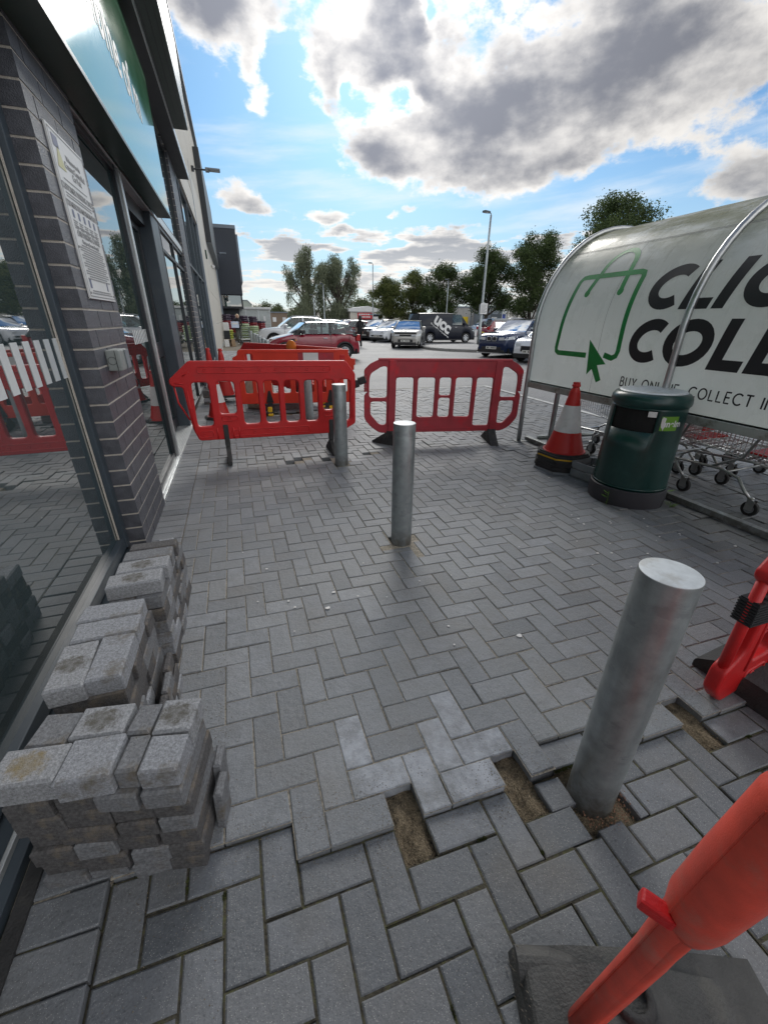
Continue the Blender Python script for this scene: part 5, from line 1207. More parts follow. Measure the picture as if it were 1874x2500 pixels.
def face_grid(mb, y0, y1, v0, v1, off, ny, nv):
    vs = []; fs = []
    for a in range(nv + 1):
        (x, z), (nx, nz) = arc_pt(v0 + (v1 - v0) * a / nv)
        for b in range(ny + 1): vs.append((x + nx * off - SX, y0 + (y1 - y0) * b / ny - 4.46, z + nz * off))
    for a in range(nv):
        for b in range(ny): i = a * (ny + 1) + b; fs.append((i, i + ny + 1, i + ny + 2, i + 1))
    mb.add(vs, fs)
def vinyl():
    m = bpy.data.materials.new('printed_white_panel'); m.use_nodes = True; N, L, p = nd(m)
    geo = N.new('ShaderNodeNewGeometry'); sx = N.new('ShaderNodeSeparateXYZ'); L.new(geo.outputs['Position'], sx.inputs[0])
    def noise(s, d=8, r=.65, st=None):
        n = N.new('ShaderNodeTexNoise'); n.inputs['Scale'].default_value = s; n.inputs['Detail'].default_value = d; n.inputs['Roughness'].default_value = r
        if st:
            mp = N.new('ShaderNodeMapping'); mp.inputs['Scale'].default_value = st; L.new(geo.outputs['Position'], mp.inputs[0]); L.new(mp.outputs[0], n.inputs['Vector'])
        else: L.new(geo.outputs['Position'], n.inputs['Vector'])
        return n.outputs['Fac']
    def mr(v, a, b, c, d):
        n = N.new('ShaderNodeMapRange'); n.interpolation_type = 'SMOOTHSTEP'; L.new(v, n.inputs[0])
        for i, q in enumerate((a, b, c, d)): n.inputs[i + 1].default_value = q
        return n.outputs[0]
    def mul(a, b):
        n = N.new('ShaderNodeMath'); n.operation = 'MULTIPLY'; L.new(a, n.inputs[0]); L.new(b, n.inputs[1]); return n.outputs[0]
    def mix(f, a, b):
        n = N.new('ShaderNodeMix'); n.data_type = 'RGBA'; L.new(f, n.inputs[0])
        for i, q in ((6, a), (7, b)):
            if hasattr(q, 'links'): L.new(q, n.inputs[i])
            else: n.inputs[i].default_value = q
        return n.outputs[2]
    c = mix(noise(1.2), (0.76, 0.81, 0.78, 1), (0.84, 0.87, 0.84, 1))
    c = mix(mr(noise(5, 8, .7), .5, .75, 0, .30), c, (0.56, 0.60, 0.53, 1))
    alg = mul(mr(noise(2.6, 9, .72, (1.0, .45, 1.0)), .36, .56, 0, 1), mr(sx.outputs[2], 1.75, 2.38, 0, 1))
    c = mix(alg, c, (0.25, 0.265, 0.13, 1))
    drip = mul(mr(noise(6, 6, .7, (1, 5.0, .25)), .52, .70, 0, .45), mr(sx.outputs[2], 1.3, 2.2, 0.1, 1)); c = mix(drip, c, (0.36, 0.37, 0.28, 1))
    L.new(c, p.inputs['Base Color']); p.inputs['Roughness'].default_value = .30; L.new(mr(noise(4), .3, .7, .2, .42), p.inputs['Roughness'])
    p.inputs['Specular IOR Level'].default_value = .6
    b = N.new('ShaderNodeBump'); b.inputs['Strength'].default_value = .12; b.inputs['Distance'].default_value = .01; L.new(noise(3, 2, .4, (1, .5, 6.0)), b.inputs['Height']); L.new(b.outputs[0], p.inputs['Normal'])
    tl = N.new('ShaderNodeBsdfTranslucent'); L.new(c, tl.inputs[0]); mx = N.new('ShaderNodeMixShader'); mx.inputs[0].default_value = .42; L.new(p.outputs[0], mx.inputs[1]); L.new(tl.outputs[0], mx.inputs[2]); L.new(mx.outputs[0], N['Material Output'].inputs[0])
    return m
MT['vinyl'] = vinyl()
s = MB(); face_grid(s, Y0, Y1 - 0.02, 0.0, VTOP, 0.0, 30, 40); o = s.build('printed_panel', MT['vinyl'], sh, smooth=True)

# hoops
def hoop(y, off=0.018, r=0.028):
    s = MB(); pts = [(SX - off - SX, y - 4.46, 0.0), (SX - off - SX, y - 4.46, .4), (-off, y - 4.46, .76)]
    for k in range(1, 29):
        v = (VTOP + 0.3) * k / 28; (x, z), (nx, nz) = arc_pt(v); pts.append((x + nx * off - SX, y - 4.46, z + nz * off))
    s.tube(pts, r, 14); return s.build('hoop', MT['steel'], sh, smooth=True)
for y in (4.46, 2.62, 0.78, -1.05): hoop(y)
s = MB()
for y in (4.46, 2.62, 0.78, -1.05): s.box(-.075, .045, y - 4.46 - .06, y - 4.46 + .06, .0, .008)
s.build('base_plate', MT['galv'], sh)
s = MB(); s.box(-.03, .015, Y0 - 4.46, -.03, .70, .765, ch=.004); s.box(.0, .04, Y0 - 4.46, -.03, .735, .78, ch=.003); s.build('lower_rail', mat('stained_rail', (0.36, 0.39, 0.37), .5, metal=.3, var=.15, dirt=(0.13, 0.12, 0.075), dscale=5, damt=.85), sh)
s = MB(); s.box(.075, .135, Y0 - 4.46, .0, .012, .062, ch=.004); s.build('ground_rail', MT['galv'], sh)
s = MB()
for y in (4.03, 0.95): s.box(.09, .13, y - 4.46 - .02, y - 4.46 + .02, .05, .74, ch=.003)
s.build('inner_post', MT['galv'], sh)
s = MB(); s.tube([(.16, 4.30 - 4.46, .07), (1.9, 4.22 - 4.46, .07)], .028, 10); s.build('floor_tube', MT['galv'], sh, smooth=True)
s = MB()
for y in (4.46, 2.62, 0.78, -1.05): s.tube([(2.05, y - 4.46, 0), (2.05, y - 4.46, 1.75), (2.0, y - 4.46, 1.95)], .028, 10)
s.build('rear_post', MT['steel'], sh, smooth=True)
s = MB()
for v in (1.437, 1.452): on = face_grid(s, Y0, Y1 - .03, v, v + .004, .0015, 30, 1)
s.build('panel_joint', MT['inkgrey'], sh)
s = MB(); face_grid(s, 3.452, 3.455, 0.02, 1.43, .0015, 1, 20); s.build('panel_crack', MT['inkgrey'], sh)

# ---- printed artwork, drawn as thick strokes wrapped on the curved face
def stroke(mb, pts, w, off=.0022, closed=False, step=.03, cap0=None, cap1=None):
    """pts in (u, v): u grows to the reader's right = -y"""
    P = []
    src = pts + [pts[0]] if closed else pts
    for a, b in zip(src[:-1], src[1:]):
        a, b = Vector(a), Vector(b); n = max(1, int((b - a).length / step))
        for k in range(n): P.append(a + (b - a) * k / n)
    P.append(Vector(src[-1])); n = len(P); L_, R_ = [], []
    for i, p in enumerate(P):
        if closed: t = (P[(i + 1) % (n - 1)] - P[(i - 1) % (n - 1)])
        else: t = P[min(i + 1, n - 1)] - P[max(i - 1, 0)]
        t.normalize(); q = Vector((-t.y, t.x)) * w / 2; L_.append(p + q); R_.append(p - q)
    if cap0 is not None and not closed: L_[0], R_[0] = Vector(cap0[0]), Vector(cap0[1])
    if cap1 is not None and not closed: L_[-1], R_[-1] = Vector(cap1[0]), Vector(cap1[1])
    for i in range(n - 1): on_face(mb, [(-R_[i].x, R_[i].y), (-R_[i + 1].x, R_[i + 1].y), (-L_[i + 1].x, L_[i + 1].y), (-L_[i].x, L_[i].y)], off)
def arc2(cx, cy, rx, ry, a0, a1, n=28): return [(cx + rx * math.cos(rad(a0 + (a1 - a0) * k / n)), cy + ry * math.sin(rad(a0 + (a1 - a0) * k / n))) for k in range(n + 1)]
SL = 0.21                                        # slant of the heavy italic lettering
def ital(pts, u0, v0): return [(u0 + x + (y) * SL, v0 + y) for x, y in pts]
Hc = 0.355; WT = 0.088
def big(mb, ch, u, v):
    h = Hc
    if ch == 'C': stroke(mb, ital(arc2(.19, h / 2, .15, h / 2 - WT / 2, 52, 308), u, v), WT)
    elif ch == 'O': stroke(mb, ital(arc2(.20, h / 2, .155, h / 2 - WT / 2, 0, 360)[:-1], u, v), WT, closed=True)
    elif ch == 'L': quadp(mb, [(0, 0), (WT, 0), (WT, h), (0, h)], u, v); quadp(mb, [(WT, 0), (.235, 0), (.235, .078), (WT, .078)], u, v)
    elif ch == 'I': quadp(mb, [(0, 0), (WT, 0), (WT, h), (0, h)], u, v)
    elif ch == 'E':
        quadp(mb, [(0, 0), (WT, 0), (WT, h), (0, h)], u, v)
        for y in (0, h / 2 - .035, h - .075): quadp(mb, [(WT, y), (.23, y), (.23, y + .075), (WT, y + .075)], u, v)
    elif ch == 'K':
        quadp(mb, [(0, 0), (WT, 0), (WT, h), (0, h)], u, v); stroke(mb, ital([(WT, h * .45), (.24, h)], u, v), WT); stroke(mb, ital([(WT, h * .55), (.25, 0)], u, v), WT)
    elif ch == 'T': quadp(mb, [(.08, 0), (.08 + WT, 0), (.08 + WT, h), (.08, h)], u, v); quadp(mb, [(0, h - .075), (.25, h - .075), (.25, h), (0, h)], u, v)
def quadp(mb, pts, u, v, nv=8):
    q = [Vector(p) for p in pts]
    for k in range(nv):
        a, b = k / nv, (k + 1) / nv
        l0, l1 = q[0].lerp(q[3], a), q[0].lerp(q[3], b); r0, r1 = q[1].lerp(q[2], a), q[1].lerp(q[2], b)
        pp = ital([tuple(l0), tuple(r0), tuple(r1), tuple(l1)], u, v); on_face(mb, [(-x, y) for x, y in pp], .0022)
s = MB(); u = -3.10
for ch, du in (('C', .36), ('L', .265), ('I', .145), ('C', .36), ('K', .30)): big(s, ch, u, .775); u += du
big(s, 'C', -3.135, .35); big(s, 'O', -2.80, .35); big(s, 'L', -2.36, .35); big(s, 'L', -2.095, .35); big(s, 'E', -1.83, .35); big(s, 'C', -1.58, .35); big(s, 'T', -1.21, .35)
s.build('heavy_lettering', MT['ink'], sh)
TH = {'B': [[(0, 0), (0, 1)], [(0, 1), (.28, 1), (.40, .9), (.40, .65), (.28, .53), (0, .53)], [(.28, .53), (.46, .42), (.46, .12), (.30, 0), (0, 0)]], 'U': [[(0, 1), (0, .25), (.1, .04), (.28, 0), (.46, .04), (.55, .25), (.55, 1)]], 'Y': [[(0, 1), (.28, .48), (.56, 1)], [(.28, .48), (.28, 0)]],
      'O': [arc2(.40, .5, .40, .5, 0, 360)], 'N': [[(0, 0), (0, 1), (.6, 0), (.6, 1)]], 'L': [[(0, 1), (0, 0), (.45, 0)]], 'I': [[(0, 0), (0, 1)]], 'E': [[(.45, 1), (0, 1), (0, 0), (.45, 0)], [(0, .52), (.4, .52)]], ',': [[(.06, .08), (0, -.14)]], 'C': [arc2(.42, .5, .42, .5, 45, 315)],
      'T': [[(0, 1), (.6, 1)], [(.3, 1), (.3, 0)]], 'S': [arc2(.24, .75, .22, .24, 30, 270) + arc2(.24, .26, .24, .25, 90, -150)[1:]], 'R': [[(0, 0), (0, 1), (.3, 1), (.42, .88), (.42, .65), (.3, .53), (0, .53)], [(.22, .53), (.48, 0)]], ' ': []}
WD = {'B': .47, 'U': .55, 'Y': .56, 'O': .8, 'N': .6, 'L': .45, 'I': 0, 'E': .45, ',': .06, 'C': .72, 'T': .6, 'S': .48, 'R': .48, ' ': .25}
s = MB(); u = -3.10; h = .078
for ch in 'BUY ONLINE, COLLECT IN STORE':
    for pl in TH[ch]: stroke(s, [(u + x * h, .134 + y * h) for x, y in pl], .0115, step=.02)
    u += (WD[ch] + .30) * h
s.build('thin_lettering', MT['ink'], sh)
MT['logogreen'] = mat('printed_green', (0.012, 0.26, 0.060), .35, var=.12, scale=5, dirt=(0.10, 0.30, 0.15), dscale=4, damt=.4)
s = MB(); BW = .050
bagc = rounded([(-3.60, .365), (-4.065, .365), (-3.985, 1.115), (-3.225, 1.115), (-3.215, .36), (-3.37, .38)], [0, .05, .06, .06, .08, 0], 5)
bag = [(-3.60, .366), (-4.02, .366), (-4.055, .385), (-4.062, .42), (-3.99, 1.07), (-3.965, 1.105), (-3.92, 1.112), (-3.28, 1.112), (-3.235, 1.10), (-3.222, 1.06), (-3.212, .43), (-3.225, .385), (-3.27, .363), (-3.37, .385)]
stroke(s, bag, BW)
hd = [(-3.812, .955), (-3.755, 1.13)] + arc2(-3.585, 1.17, .165, .20, 165, 15, 16) + [(-3.41, 1.13), (-3.398, .955)]
stroke(s, hd, BW)
for (a, b) in ((-3.812, .945), (-3.398, .945)): on_face(s, [(-x, y) for x, y in arc2(a, b, .034, .036, 0, 345, 16)], .0026)
on_face(s, [(3.586, .516), (3.322, .303), (3.425, .285), (3.340, .152), (3.394, .122), (3.485, .243), (3.542, .183)], .0024)
s.build('bag_emblem', MT['logogreen'], sh)

# ------------------------------------------------------------------ trolleys nested under the shelter
def make_trolley(x, y, rz, label, flap=True):
    """local y runs from the front (0) to the handle end (-0.95)"""
    e = empty('shopping_trolley', (x, y, 0), rz, label, 'trolley', 'wire shopping trolleys under the curved shelter')
    w0, w1 = .20, .27; wire = MB(); r = .0028
    zb0, zb1, zt0, zt1, yl = .50, .42, .80, .93, -.90
    def P(u, t, z_): return Vector(((w0 + (w1 - w0) * t) * u, yl * t, z_))
    n = 26
    for sgn in (-1, 1):
        for k in range(n + 1):
            t = k / n; wire.tube([P(sgn, t, zb0 + (zb1 - zb0) * t), P(sgn * 1.05, t, zt0 + (zt1 - zt0) * t)], r, 4, cap=False)
        for q in range(7):
            f = q / 6; wire.tube([P(sgn * (1 + .05 * f), 0, zb0 + (zt0 - zb0) * f), P(sgn * (1 + .05 * f), 1, zb1 + (zt1 - zb1) * f)], r if q % 6 else .005, 4, cap=False)
    for k in range(12):
        u = -1 + 2 * k / 11; wire.tube([P(u, 0, zt0), P(u, 0, zb0), P(u, 1, zb1)], r, 4, cap=False)
    for q in range(6):
        f = q / 5; wire.tube([P(-1, 0, zb0 + (zt0 - zb0) * f), P(1, 0, zb0 + (zt0 - zb0) * f)], r, 4, cap=False)
    for k in range(1, 14):
        t = k / 14; wire.tube([P(-1, t, zb0 + (zb1 - zb0) * t), P(1, t, zb0 + (zb1 - zb0) * t)], r, 4, cap=False)
    wire.build('wire_basket', MT['chrome'], e)
    f = MB()
    for sgn in (-1, 1):
        f.tube([(sgn * .20, .02, .15), (sgn * .20, .0, .22), (sgn * .21, -.08, .27), (sgn * .235, -.60, .30), (sgn * .255, -.76, .27), (sgn * .262, -.84, .18), (sgn * .265, -.90, .135)], .0125, 8)
        f.tube([(sgn * .23, -.52, .30), (sgn * .262, -.74, .44), (sgn * .275, -.92, .95), (sgn * .275, -1.0, 1.0)], .012, 8)
    f.tube([(-.20, 0, .22), (.20, 0, .22)], .012, 8); f.tube([(-.245, -.66, .295), (.245, -.66, .295)], .011, 8)
    f.build('chassis', MT['steel'], e, smooth=True)
    f = MB(); f.tube([(-.275, -1.0, 1.0), (.275, -1.0, 1.0)], .017, 10); f.build('handle', MT['coneR'], e, smooth=True)
    if flap:
        f = MB(); f.box(-.22, .22, -.90, -.885, .56, .80, ch=.004); f.box(-.2, .2, -.88, -.72, .47, .485, ch=.004); f.build('child_seat_flap', MT['coneR'], e)
    for (sx_, sy) in ((-1, .03), (1, .03), (-1, -.90), (1, -.90)):
        c = empty('castor', ((.20 if sy > 0 else .265) * sx_, sy, 0)); c.parent = e
        w = MB(); Mx = Matrix.Translation((0, -.02, .062)) @ Matrix.Rotation(PI / 2, 4, 'Y'); w.lathe([(.02, -.016), (.058, -.016), (.062, -.010), (.062, .010), (.058, .016), (.02, .016)], 20, 0, Mx); w.build('castor_wheel', MT['tyre'], c)
        w = MB(); w.lathe([(.001, -.018), (.036, -.018), (.036, .018), (.001, .018)], 16, 0, Mx); w.build('castor_hub', MT['crate'], c)
        w = MB(); w.box(-.022, -.018, -.045, .012, .05, .135); w.box(.018, .022, -.045, .012, .05, .135); w.box(-.022, .022, -.03, .012, .13, .138); w.lathe([(.024, .138), (.026, .150), (.018, .156)], 12); w.build('castor_fork', MT['steel'], c)
    return e
t0 = make_trolley(4.02, 2.86, 0.06, 'nearest wire trolley under the shelter, its front castor beside the ground rail')
def trolley_copy(x, y, rz, label):
    e = copy_tree(t0); e.location = (x, y, 0); e.rotation_euler = (0, 0, rz); tag(e, label); return e
trolley_copy(4.04, 3.42, 0.03, 'wire trolley behind the bin, second in the near line of nested trolleys')
trolley_copy(4.06, 3.70, 0.02, 'wire trolley behind the cone, third in the near line of nested trolleys')
trolley_copy(4.07, 4.05, 0.0, 'wire trolley at the far end of the near line, beside the inner post')
trolley_copy(4.86, 2.62, -0.05, 'wire trolley with a red seat flap in the rear line, nearest of that line')
trolley_copy(4.88, 2.95, -0.03, 'wire trolley in the rear line of the shelter, second from the near end')
trolley_copy(4.90, 3.9, 0.0, 'wire trolley at the far end of the rear line of the shelter')
# ------------------------------------------------------------------ vehicles
def paint(name, col, metal=0.0, rough=0.22):
    return mat(name, col, rough, metal=metal, var=0.04, scale=2, coat=0.9, spec=0.5)
def car_glass():
    m = bpy.data.materials.new('clear_car_glass'); m.use_nodes = True; N, L, p = nd(m)
    tr = N.new('ShaderNodeBsdfTransparent'); tr.inputs[0].default_value = (.42, .50, .48, 1); gl = N.new('ShaderNodeBsdfGlossy'); gl.inputs['Roughness'].default_value = .02; gl.inputs[0].default_value = (.9, .95, 1, 1)
    fr = N.new('ShaderNodeFresnel'); fr.inputs[0].default_value = 1.6; mx = N.new('ShaderNodeMixShader'); L.new(fr.outputs[0], mx.inputs[0]); L.new(tr.outputs[0], mx.inputs[1]); L.new(gl.outputs[0], mx.inputs[2]); L.new(mx.outputs[0], N['Material Output'].inputs[0])
    return m
MT['carglass'] = car_glass()
def interp(tbl, x):
    for (a, b), (c, d) in zip(tbl[:-1], tbl[1:]):
        if x <= c: return b + (d - b) * ((x - a) / (c - a) if c > a else 0)
    return tbl[-1][1]
def spoke_rim(mb, M, R, n, mi=0, w=0.05):
    mb.lathe([(R, -.02), (R * 1.0, .02), (R * .88, .035), (R * .86, .0), (R * .86, -.02)], 24, mi, M, caps=False)
    mb.lathe([(.001, .022), (R * .2, .025), (R * .22, .01), (R * .22, -.02)], 16, mi, M, caps=False)
    for k in range(n):
        a = 2 * PI * k / n; A = M @ Matrix.Rotation(a, 4, 'Z'); mb.add([(R * .18, -w, .012), (R * .90, -w * .75, .02), (R * .90, w * .75, .02), (R * .18, w, .012), (R * .18, -w, -.01), (R * .90, -w * .75, -.01), (R * .90, w * .75, -.01), (R * .18, w, -.01)], [(0, 1, 2, 3), (0, 4, 5, 1), (2, 6, 7, 3)], mi, A)
def vehicle(name, label, cat, L, W, top, belt, cab, mat_body, wheel_r=.32, axles=(.80, -.95), roofmat=None, cladding=False, group=None, rim_n=5, roofrails=False, plate='plate', grille=((-.35, .35), (.42, .62)), lampz=.66, lampsize=(.30, .13), tail=None, side_glass=((.10, .44), (.48, .86)), round_lamps=False, detail=True, clr=.19, rearplate='plateY', pillars=True):
    """front points to -x, origin at mid length on the ground.  top: hood/belt line z along x; cab: x of cowl, roof front, roof rear, tail base; belt z; roof z"""
    e = empty(name, (0, 0, 0), 0, label, cat, group)
    hw = W / 2; xf, xr = -L / 2, L / 2
    ax = (xf + axles[0], xr - abs(axles[1])); AR = wheel_r * 1.16
    xs = sorted(set([xf + L * k / 34 for k in range(35)] + [xf + .02, xf + .06, xf + .13, xr - .02, xr - .07, xr - .14] + [a + AR * math.cos(PI * k / 8) for a in ax for k in range(9)]))
    def zb(x):
        z = clr + (.05 if x < xf + .3 or x > xr - .3 else 0)
        for a in ax:
            d = abs(x - a)
            if d < AR: z = max(z, wheel_r + math.sqrt(max(0, AR * AR - d * d)) - .0)
        return z
    def wd(x):
        d = min(x - xf, xr - x); t = max(0, 1 - d / .80); return hw * (1 - .27 * t ** 2.6)
    b = MB(); n = 0; rows = []
    for x in xs:
        zt = interp(top, x); z0 = min(zb(x), zt - .06); w = wd(x)
        fr = [(.90, 0), (.975, .10), (1.0, .32), (1.0, .60), (.985, .82), (.95, .93), (.86, 1.0), (.45, 1.018), (0, 1.022)]
        pts = [(w * a, z0 + (zt - z0) * f) for a, f in fr]
        rows.append([(x, y, z) for y, z in pts] + [(x, -y, z) for y, z in reversed(pts[:-1])])
    m_ = len(rows[0]); vs = [p for r in rows for p in r]
    fs = [(i * m_ + k, i * m_ + k + 1, (i + 1) * m_ + k + 1, (i + 1) * m_ + k) for i in range(len(rows) - 1) for k in range(m_ - 1)]
    fs += [tuple(range(m_)), tuple((len(rows) - 1) * m_ + k for k in range(m_ - 1, -1, -1))]
    fs += [(i * m_, (i + 1) * m_, (i + 1) * m_ + m_ - 1, i * m_ + m_ - 1) for i in range(len(rows) - 1)]
    b.add(vs, fs); o = b.build('body', mat_body, e); smooth_angle(o, 38)
    # cabin
    xc, x1, x2, xt = cab['x']; zb_, zr = belt, cab['roof']; wb = hw * .93; wr = hw * cab.get('tumble', .74)
    gx = [xc + (xt - xc) * f for fg in side_glass for f in fg]
    st = sorted(set([xc, (xc * 2 + x1) / 3, (xc + 2 * x1) / 3, x1, x1 + (x2 - x1) * .3, x1 + (x2 - x1) * .65, x2, (x2 * 2 + xt) / 3, (x2 + 2 * xt) / 3, xt] + gx))
    def zroof(x):
        if x <= x1: t = (x - xc) / max(1e-6, x1 - xc); return zb_ - .03 + (zr - .035 - zb_ + .03) * (t ** .92)
        if x >= x2: t = (xt - x) / max(1e-6, xt - x2); return zb_ - .03 + (cab.get('rr', zr - .03) - zb_ + .03) * (t ** .8)
        t = (x - x1) / (x2 - x1); e0, e1 = zr - .035, cab.get('rr', zr - .03); return e0 + (e1 - e0) * t + .045 * math.sin(PI * t)
    def wz(z): t = max(0, min(1, (z - zb_) / (zr - zb_))); return wb + (wr - wb) * t
    rows = []
    for x in st:
        z = zroof(x); w = wz(z)
        rows.append([(x, wb, zb_ - .06), (x, wz(zb_ + (z - zb_) * .5), zb_ + (z - zb_) * .5), (x, w, z - .03), (x, w * .90, z), (x, w * .45, z + .016), (x, 0, z + .02), (x, -w * .45, z + .016), (x, -w * .90, z), (x, -w, z - .03), (x, -wz(zb_ + (z - zb_) * .5), zb_ + (z - zb_) * .5), (x, -wb, zb_ - .06)])
    m_ = 11; b = MB(); vs = [p for r in rows for p in r]; fcs = []
    for i in range(len(rows) - 1):
        xm_ = (st[i] + st[i + 1]) / 2; open_side = any(xc + (xt - xc) * f0 < xm_ < xc + (xt - xc) * f1 for f0, f1 in side_glass)
        for k in range(m_ - 1):
            if open_side and k in (0, 1, 8, 9): continue
            if (xm_ < x1 or xm_ > x2) and k in (3, 4, 5, 6) and zroof(xm_) > zb_: continue
            fcs.append((i * m_ + k, i * m_ + k + 1, (i + 1) * m_ + k + 1, (i + 1) * m_ + k))
    b.add(vs, fcs)
    q = MB(); q.box(xc + .1, xt - .15, -wb * .9, wb * .9, zb_ - .30, zb_ - .16)
    for sx_ in (x1 + (x2 - x1) * .22, x1 + (x2 - x1) * .72):
        for sy in (-.36, .36): q.box(sx_ - .05, sx_ + .10, sy - .22, sy + .22, zb_ - .2, zb_ + .16, ch=.04); q.box(sx_ + .0, sx_ + .09, sy - .12, sy + .12, zb_ + .18, zb_ + .34, ch=.03)
    q.box(xc + .05, xc + .45, -wb * .85, wb * .85, zb_ - .2, zb_ - .01, ch=.05); q.build('interior', MT['trim'], e)
    smooth_angle(b.build('cabin_shell', MT['trim'] if cab.get('blackpillars') else mat_body, e), 45)
    b = MB(); seg = [r for r, x in zip(rows, st) if x1 - 1e-6 <= x <= x2 + 1e-6]; R2 = [[(p[0] + (.0), p[1] * 1.012, p[2] + .008) for p in r[2:9]] for r in seg]; k_ = len(R2[0])
    b.add([p for r in R2 for p in r], [(i * k_ + k, i * k_ + k + 1, (i + 1) * k_ + k + 1, (i + 1) * k_ + k) for i in range(len(R2) - 1) for k in range(k_ - 1)]); smooth_angle(b.build('roof', roofmat or mat_body, e), 45)
    def screen(name_, xa, xb, f0, f1, inset):
        s = MB(); rws = []
        for k in range(6):
            t = f0 + (f1 - f0) * k / 5; x = xa + (xb - xa) * t; z = zroof(x); w = wz(z) - inset; dx = (-.012 if xa < xb else .012)
            rws.append([(x + dx, w * q, z + .014 + .016 * (1 - q * q)) for q in (-1, -.55, 0, .55, 1)])
        s.add([p for r in rws for p in r], [(i * 5 + k, i * 5 + k + 1, (i + 1) * 5 + k + 1, (i + 1) * 5 + k) for i in range(5) for k in range(4)])
        s.build(name_, MT['carglass'], e, smooth=True)
    screen('windscreen', xc, x1, .06, .93, .075)
    screen('rear_window', xt, x2, .18, .92, .10)
    for sg in (-1, 1):
        for (f0, f1) in side_glass:
            s = MB(); N_ = 7; lo, hi = [], []
            for k in range(N_ + 1):
                x = xc + (xt - xc) * (f0 + (f1 - f0) * k / N_); zt_ = min(zroof(x) - .055, zr - .085); zl = zb_ + .015
                if zt_ < zl + .01: zt_ = zl + .01
                lo.append((x, sg * (wz(zl) + .006), zl)); hi.append((x, sg * (wz(zt_) + .008), zt_))
            s.add(lo + hi, [(k, k + 1, N_ + 2 + k, N_ + 1 + k) for k in range(N_)]); s.build('side_window', MT['carglass'], e)
    # wheels
    for a in ax:
        for sg in (-1, 1):
            M = Matrix.Translation((a, sg * (hw - .105), wheel_r)) @ Matrix.Rotation(-sg * PI / 2, 4, 'X')
            w = MB(); w.lathe([(wheel_r * .66, -.09), (wheel_r * .94, -.095), (wheel_r, -.07), (wheel_r, .07), (wheel_r * .94, .095), (wheel_r * .68, .092), (wheel_r * .66, .05)], 28, 0, M, caps=False); t_ = w.build('wheel', MT['tyre'], e, smooth=True)
            w = MB(); spoke_rim(w, M @ Matrix.Translation((0, 0, .06)), wheel_r * .68, rim_n); w.build('rim', MT['rim'], t_)
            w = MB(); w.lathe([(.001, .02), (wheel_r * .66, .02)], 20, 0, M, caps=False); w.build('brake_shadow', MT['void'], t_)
            w = MB(); w.box(a - AR, a + AR, sg * (hw - .30) if sg > 0 else -hw + .05, sg * (hw - .05) if sg > 0 else -hw + .30, wheel_r, wheel_r + AR * .9); 
            if cladding:
                w2 = MB(); w2.tube([(a + (AR + .015) * math.cos(PI * k / 14), sg * (wd(a + AR * math.cos(PI * k / 14)) * .985), wheel_r + (AR + .015) * math.sin(PI * k / 14)) for k in range(-1, 16)], .035, 6); w2.build('arch_trim', MT['trim'], e, smooth=True)
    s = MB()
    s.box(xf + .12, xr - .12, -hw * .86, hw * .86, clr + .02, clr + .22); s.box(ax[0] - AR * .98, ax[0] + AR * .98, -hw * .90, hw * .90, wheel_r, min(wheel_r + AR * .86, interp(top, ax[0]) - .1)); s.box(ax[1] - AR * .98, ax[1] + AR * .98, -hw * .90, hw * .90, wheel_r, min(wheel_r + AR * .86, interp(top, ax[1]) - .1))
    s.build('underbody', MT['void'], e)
    s = MB(); s.box(ax[0] + AR, ax[1] - AR, -hw * .985, hw * .985, clr - .01, clr + .075); s.build('sill', MT['trim'], e)
    s = MB(); s.box(xf - .012, xf + .12, -hw * .72, hw * .72, clr + .0, clr + .16, ch=.02); s.build('front_bumper_trim', MT['trim'], e)
    s = MB(); s.box(xr - .12, xr + .012, -hw * .72, hw * .72, clr + .02, clr + .17, ch=.02); s.build('rear_bumper_trim', MT['trim'], e)
    if grille:
        (g0, g1), (g2, g3) = grille; s = MB(); s.box(xf - .016, xf + .06, g0, g1, g2, g3, ch=.012); s.build('grille', MT['trim'], e)
    s = MB(); s.box(xf - .024, xf + .02, -.26, .26, clr + .18, clr + .285); s.build('number_plate', MT[plate], e)
    s = MB()
    for k in range(7): 
        if k != 4: s.box(xf - .0255, xf - .024, -.22 + k * .064, -.18 + k * .064, clr + .205, clr + .262)
    s.build('plate_characters', MT['ink'], e)
    s = MB(); s.box(xr - .02, xr + .024, -.26, .26, clr + .36, clr + .465); s.build('number_plate', MT[rearplate], e)
    for sg in (-1, 1):
        s = MB()
        if round_lamps:
            Mx = Matrix.Translation((xf + .30, sg * hw * .70, lampz)) @ Matrix.Rotation(rad(-62), 4, 'Y') @ Matrix.Rotation(sg * rad(18), 4, 'X'); s.lathe([(.001, .06), (.08, .05), (.115, .02), (.125, -.04)], 20, 0, Mx, caps=False); s.build('headlight', MT['lampglass'], e, smooth=True)
        else:
            lw, lh = lampsize; N_ = 8; vs_ = []
            FR = [(0, .90), (.10, .975), (.32, 1.0), (.60, 1.0), (.82, .985), (.93, .95), (1.0, .86)]
            path = [(xf - .008, f * wd(xf)) for f in (.52, .72, .90)] + [(xf + .012 + (lw + .06) * k / N_, None) for k in range(N_ + 1)]
            for n_, (x, yy) in enumerate(path):
                t = n_ / (len(path) - 1); zt_ = interp(top, max(x, xf)); zl = lampz - lh * .5 + lh * .35 * t; zh = min(lampz + lh * (.30 + .35 * t), zt_ - .015 if yy is None else 9)
                for z in (zl, max(zh, zl + .02)):
                    f = (z - clr - .05) / max(.05, zt_ - clr - .05); y = (yy if yy is not None else wd(x) * interp(FR, max(0, min(1, f)))) + .007; vs_.append((x, sg * y, z))
            n_ = len(path); s.add(vs_, [(2 * k, 2 * k + 2, 2 * k + 3, 2 * k + 1) for k in range(n_ - 1)]); s.build('headlight', MT['lampglass'], e)
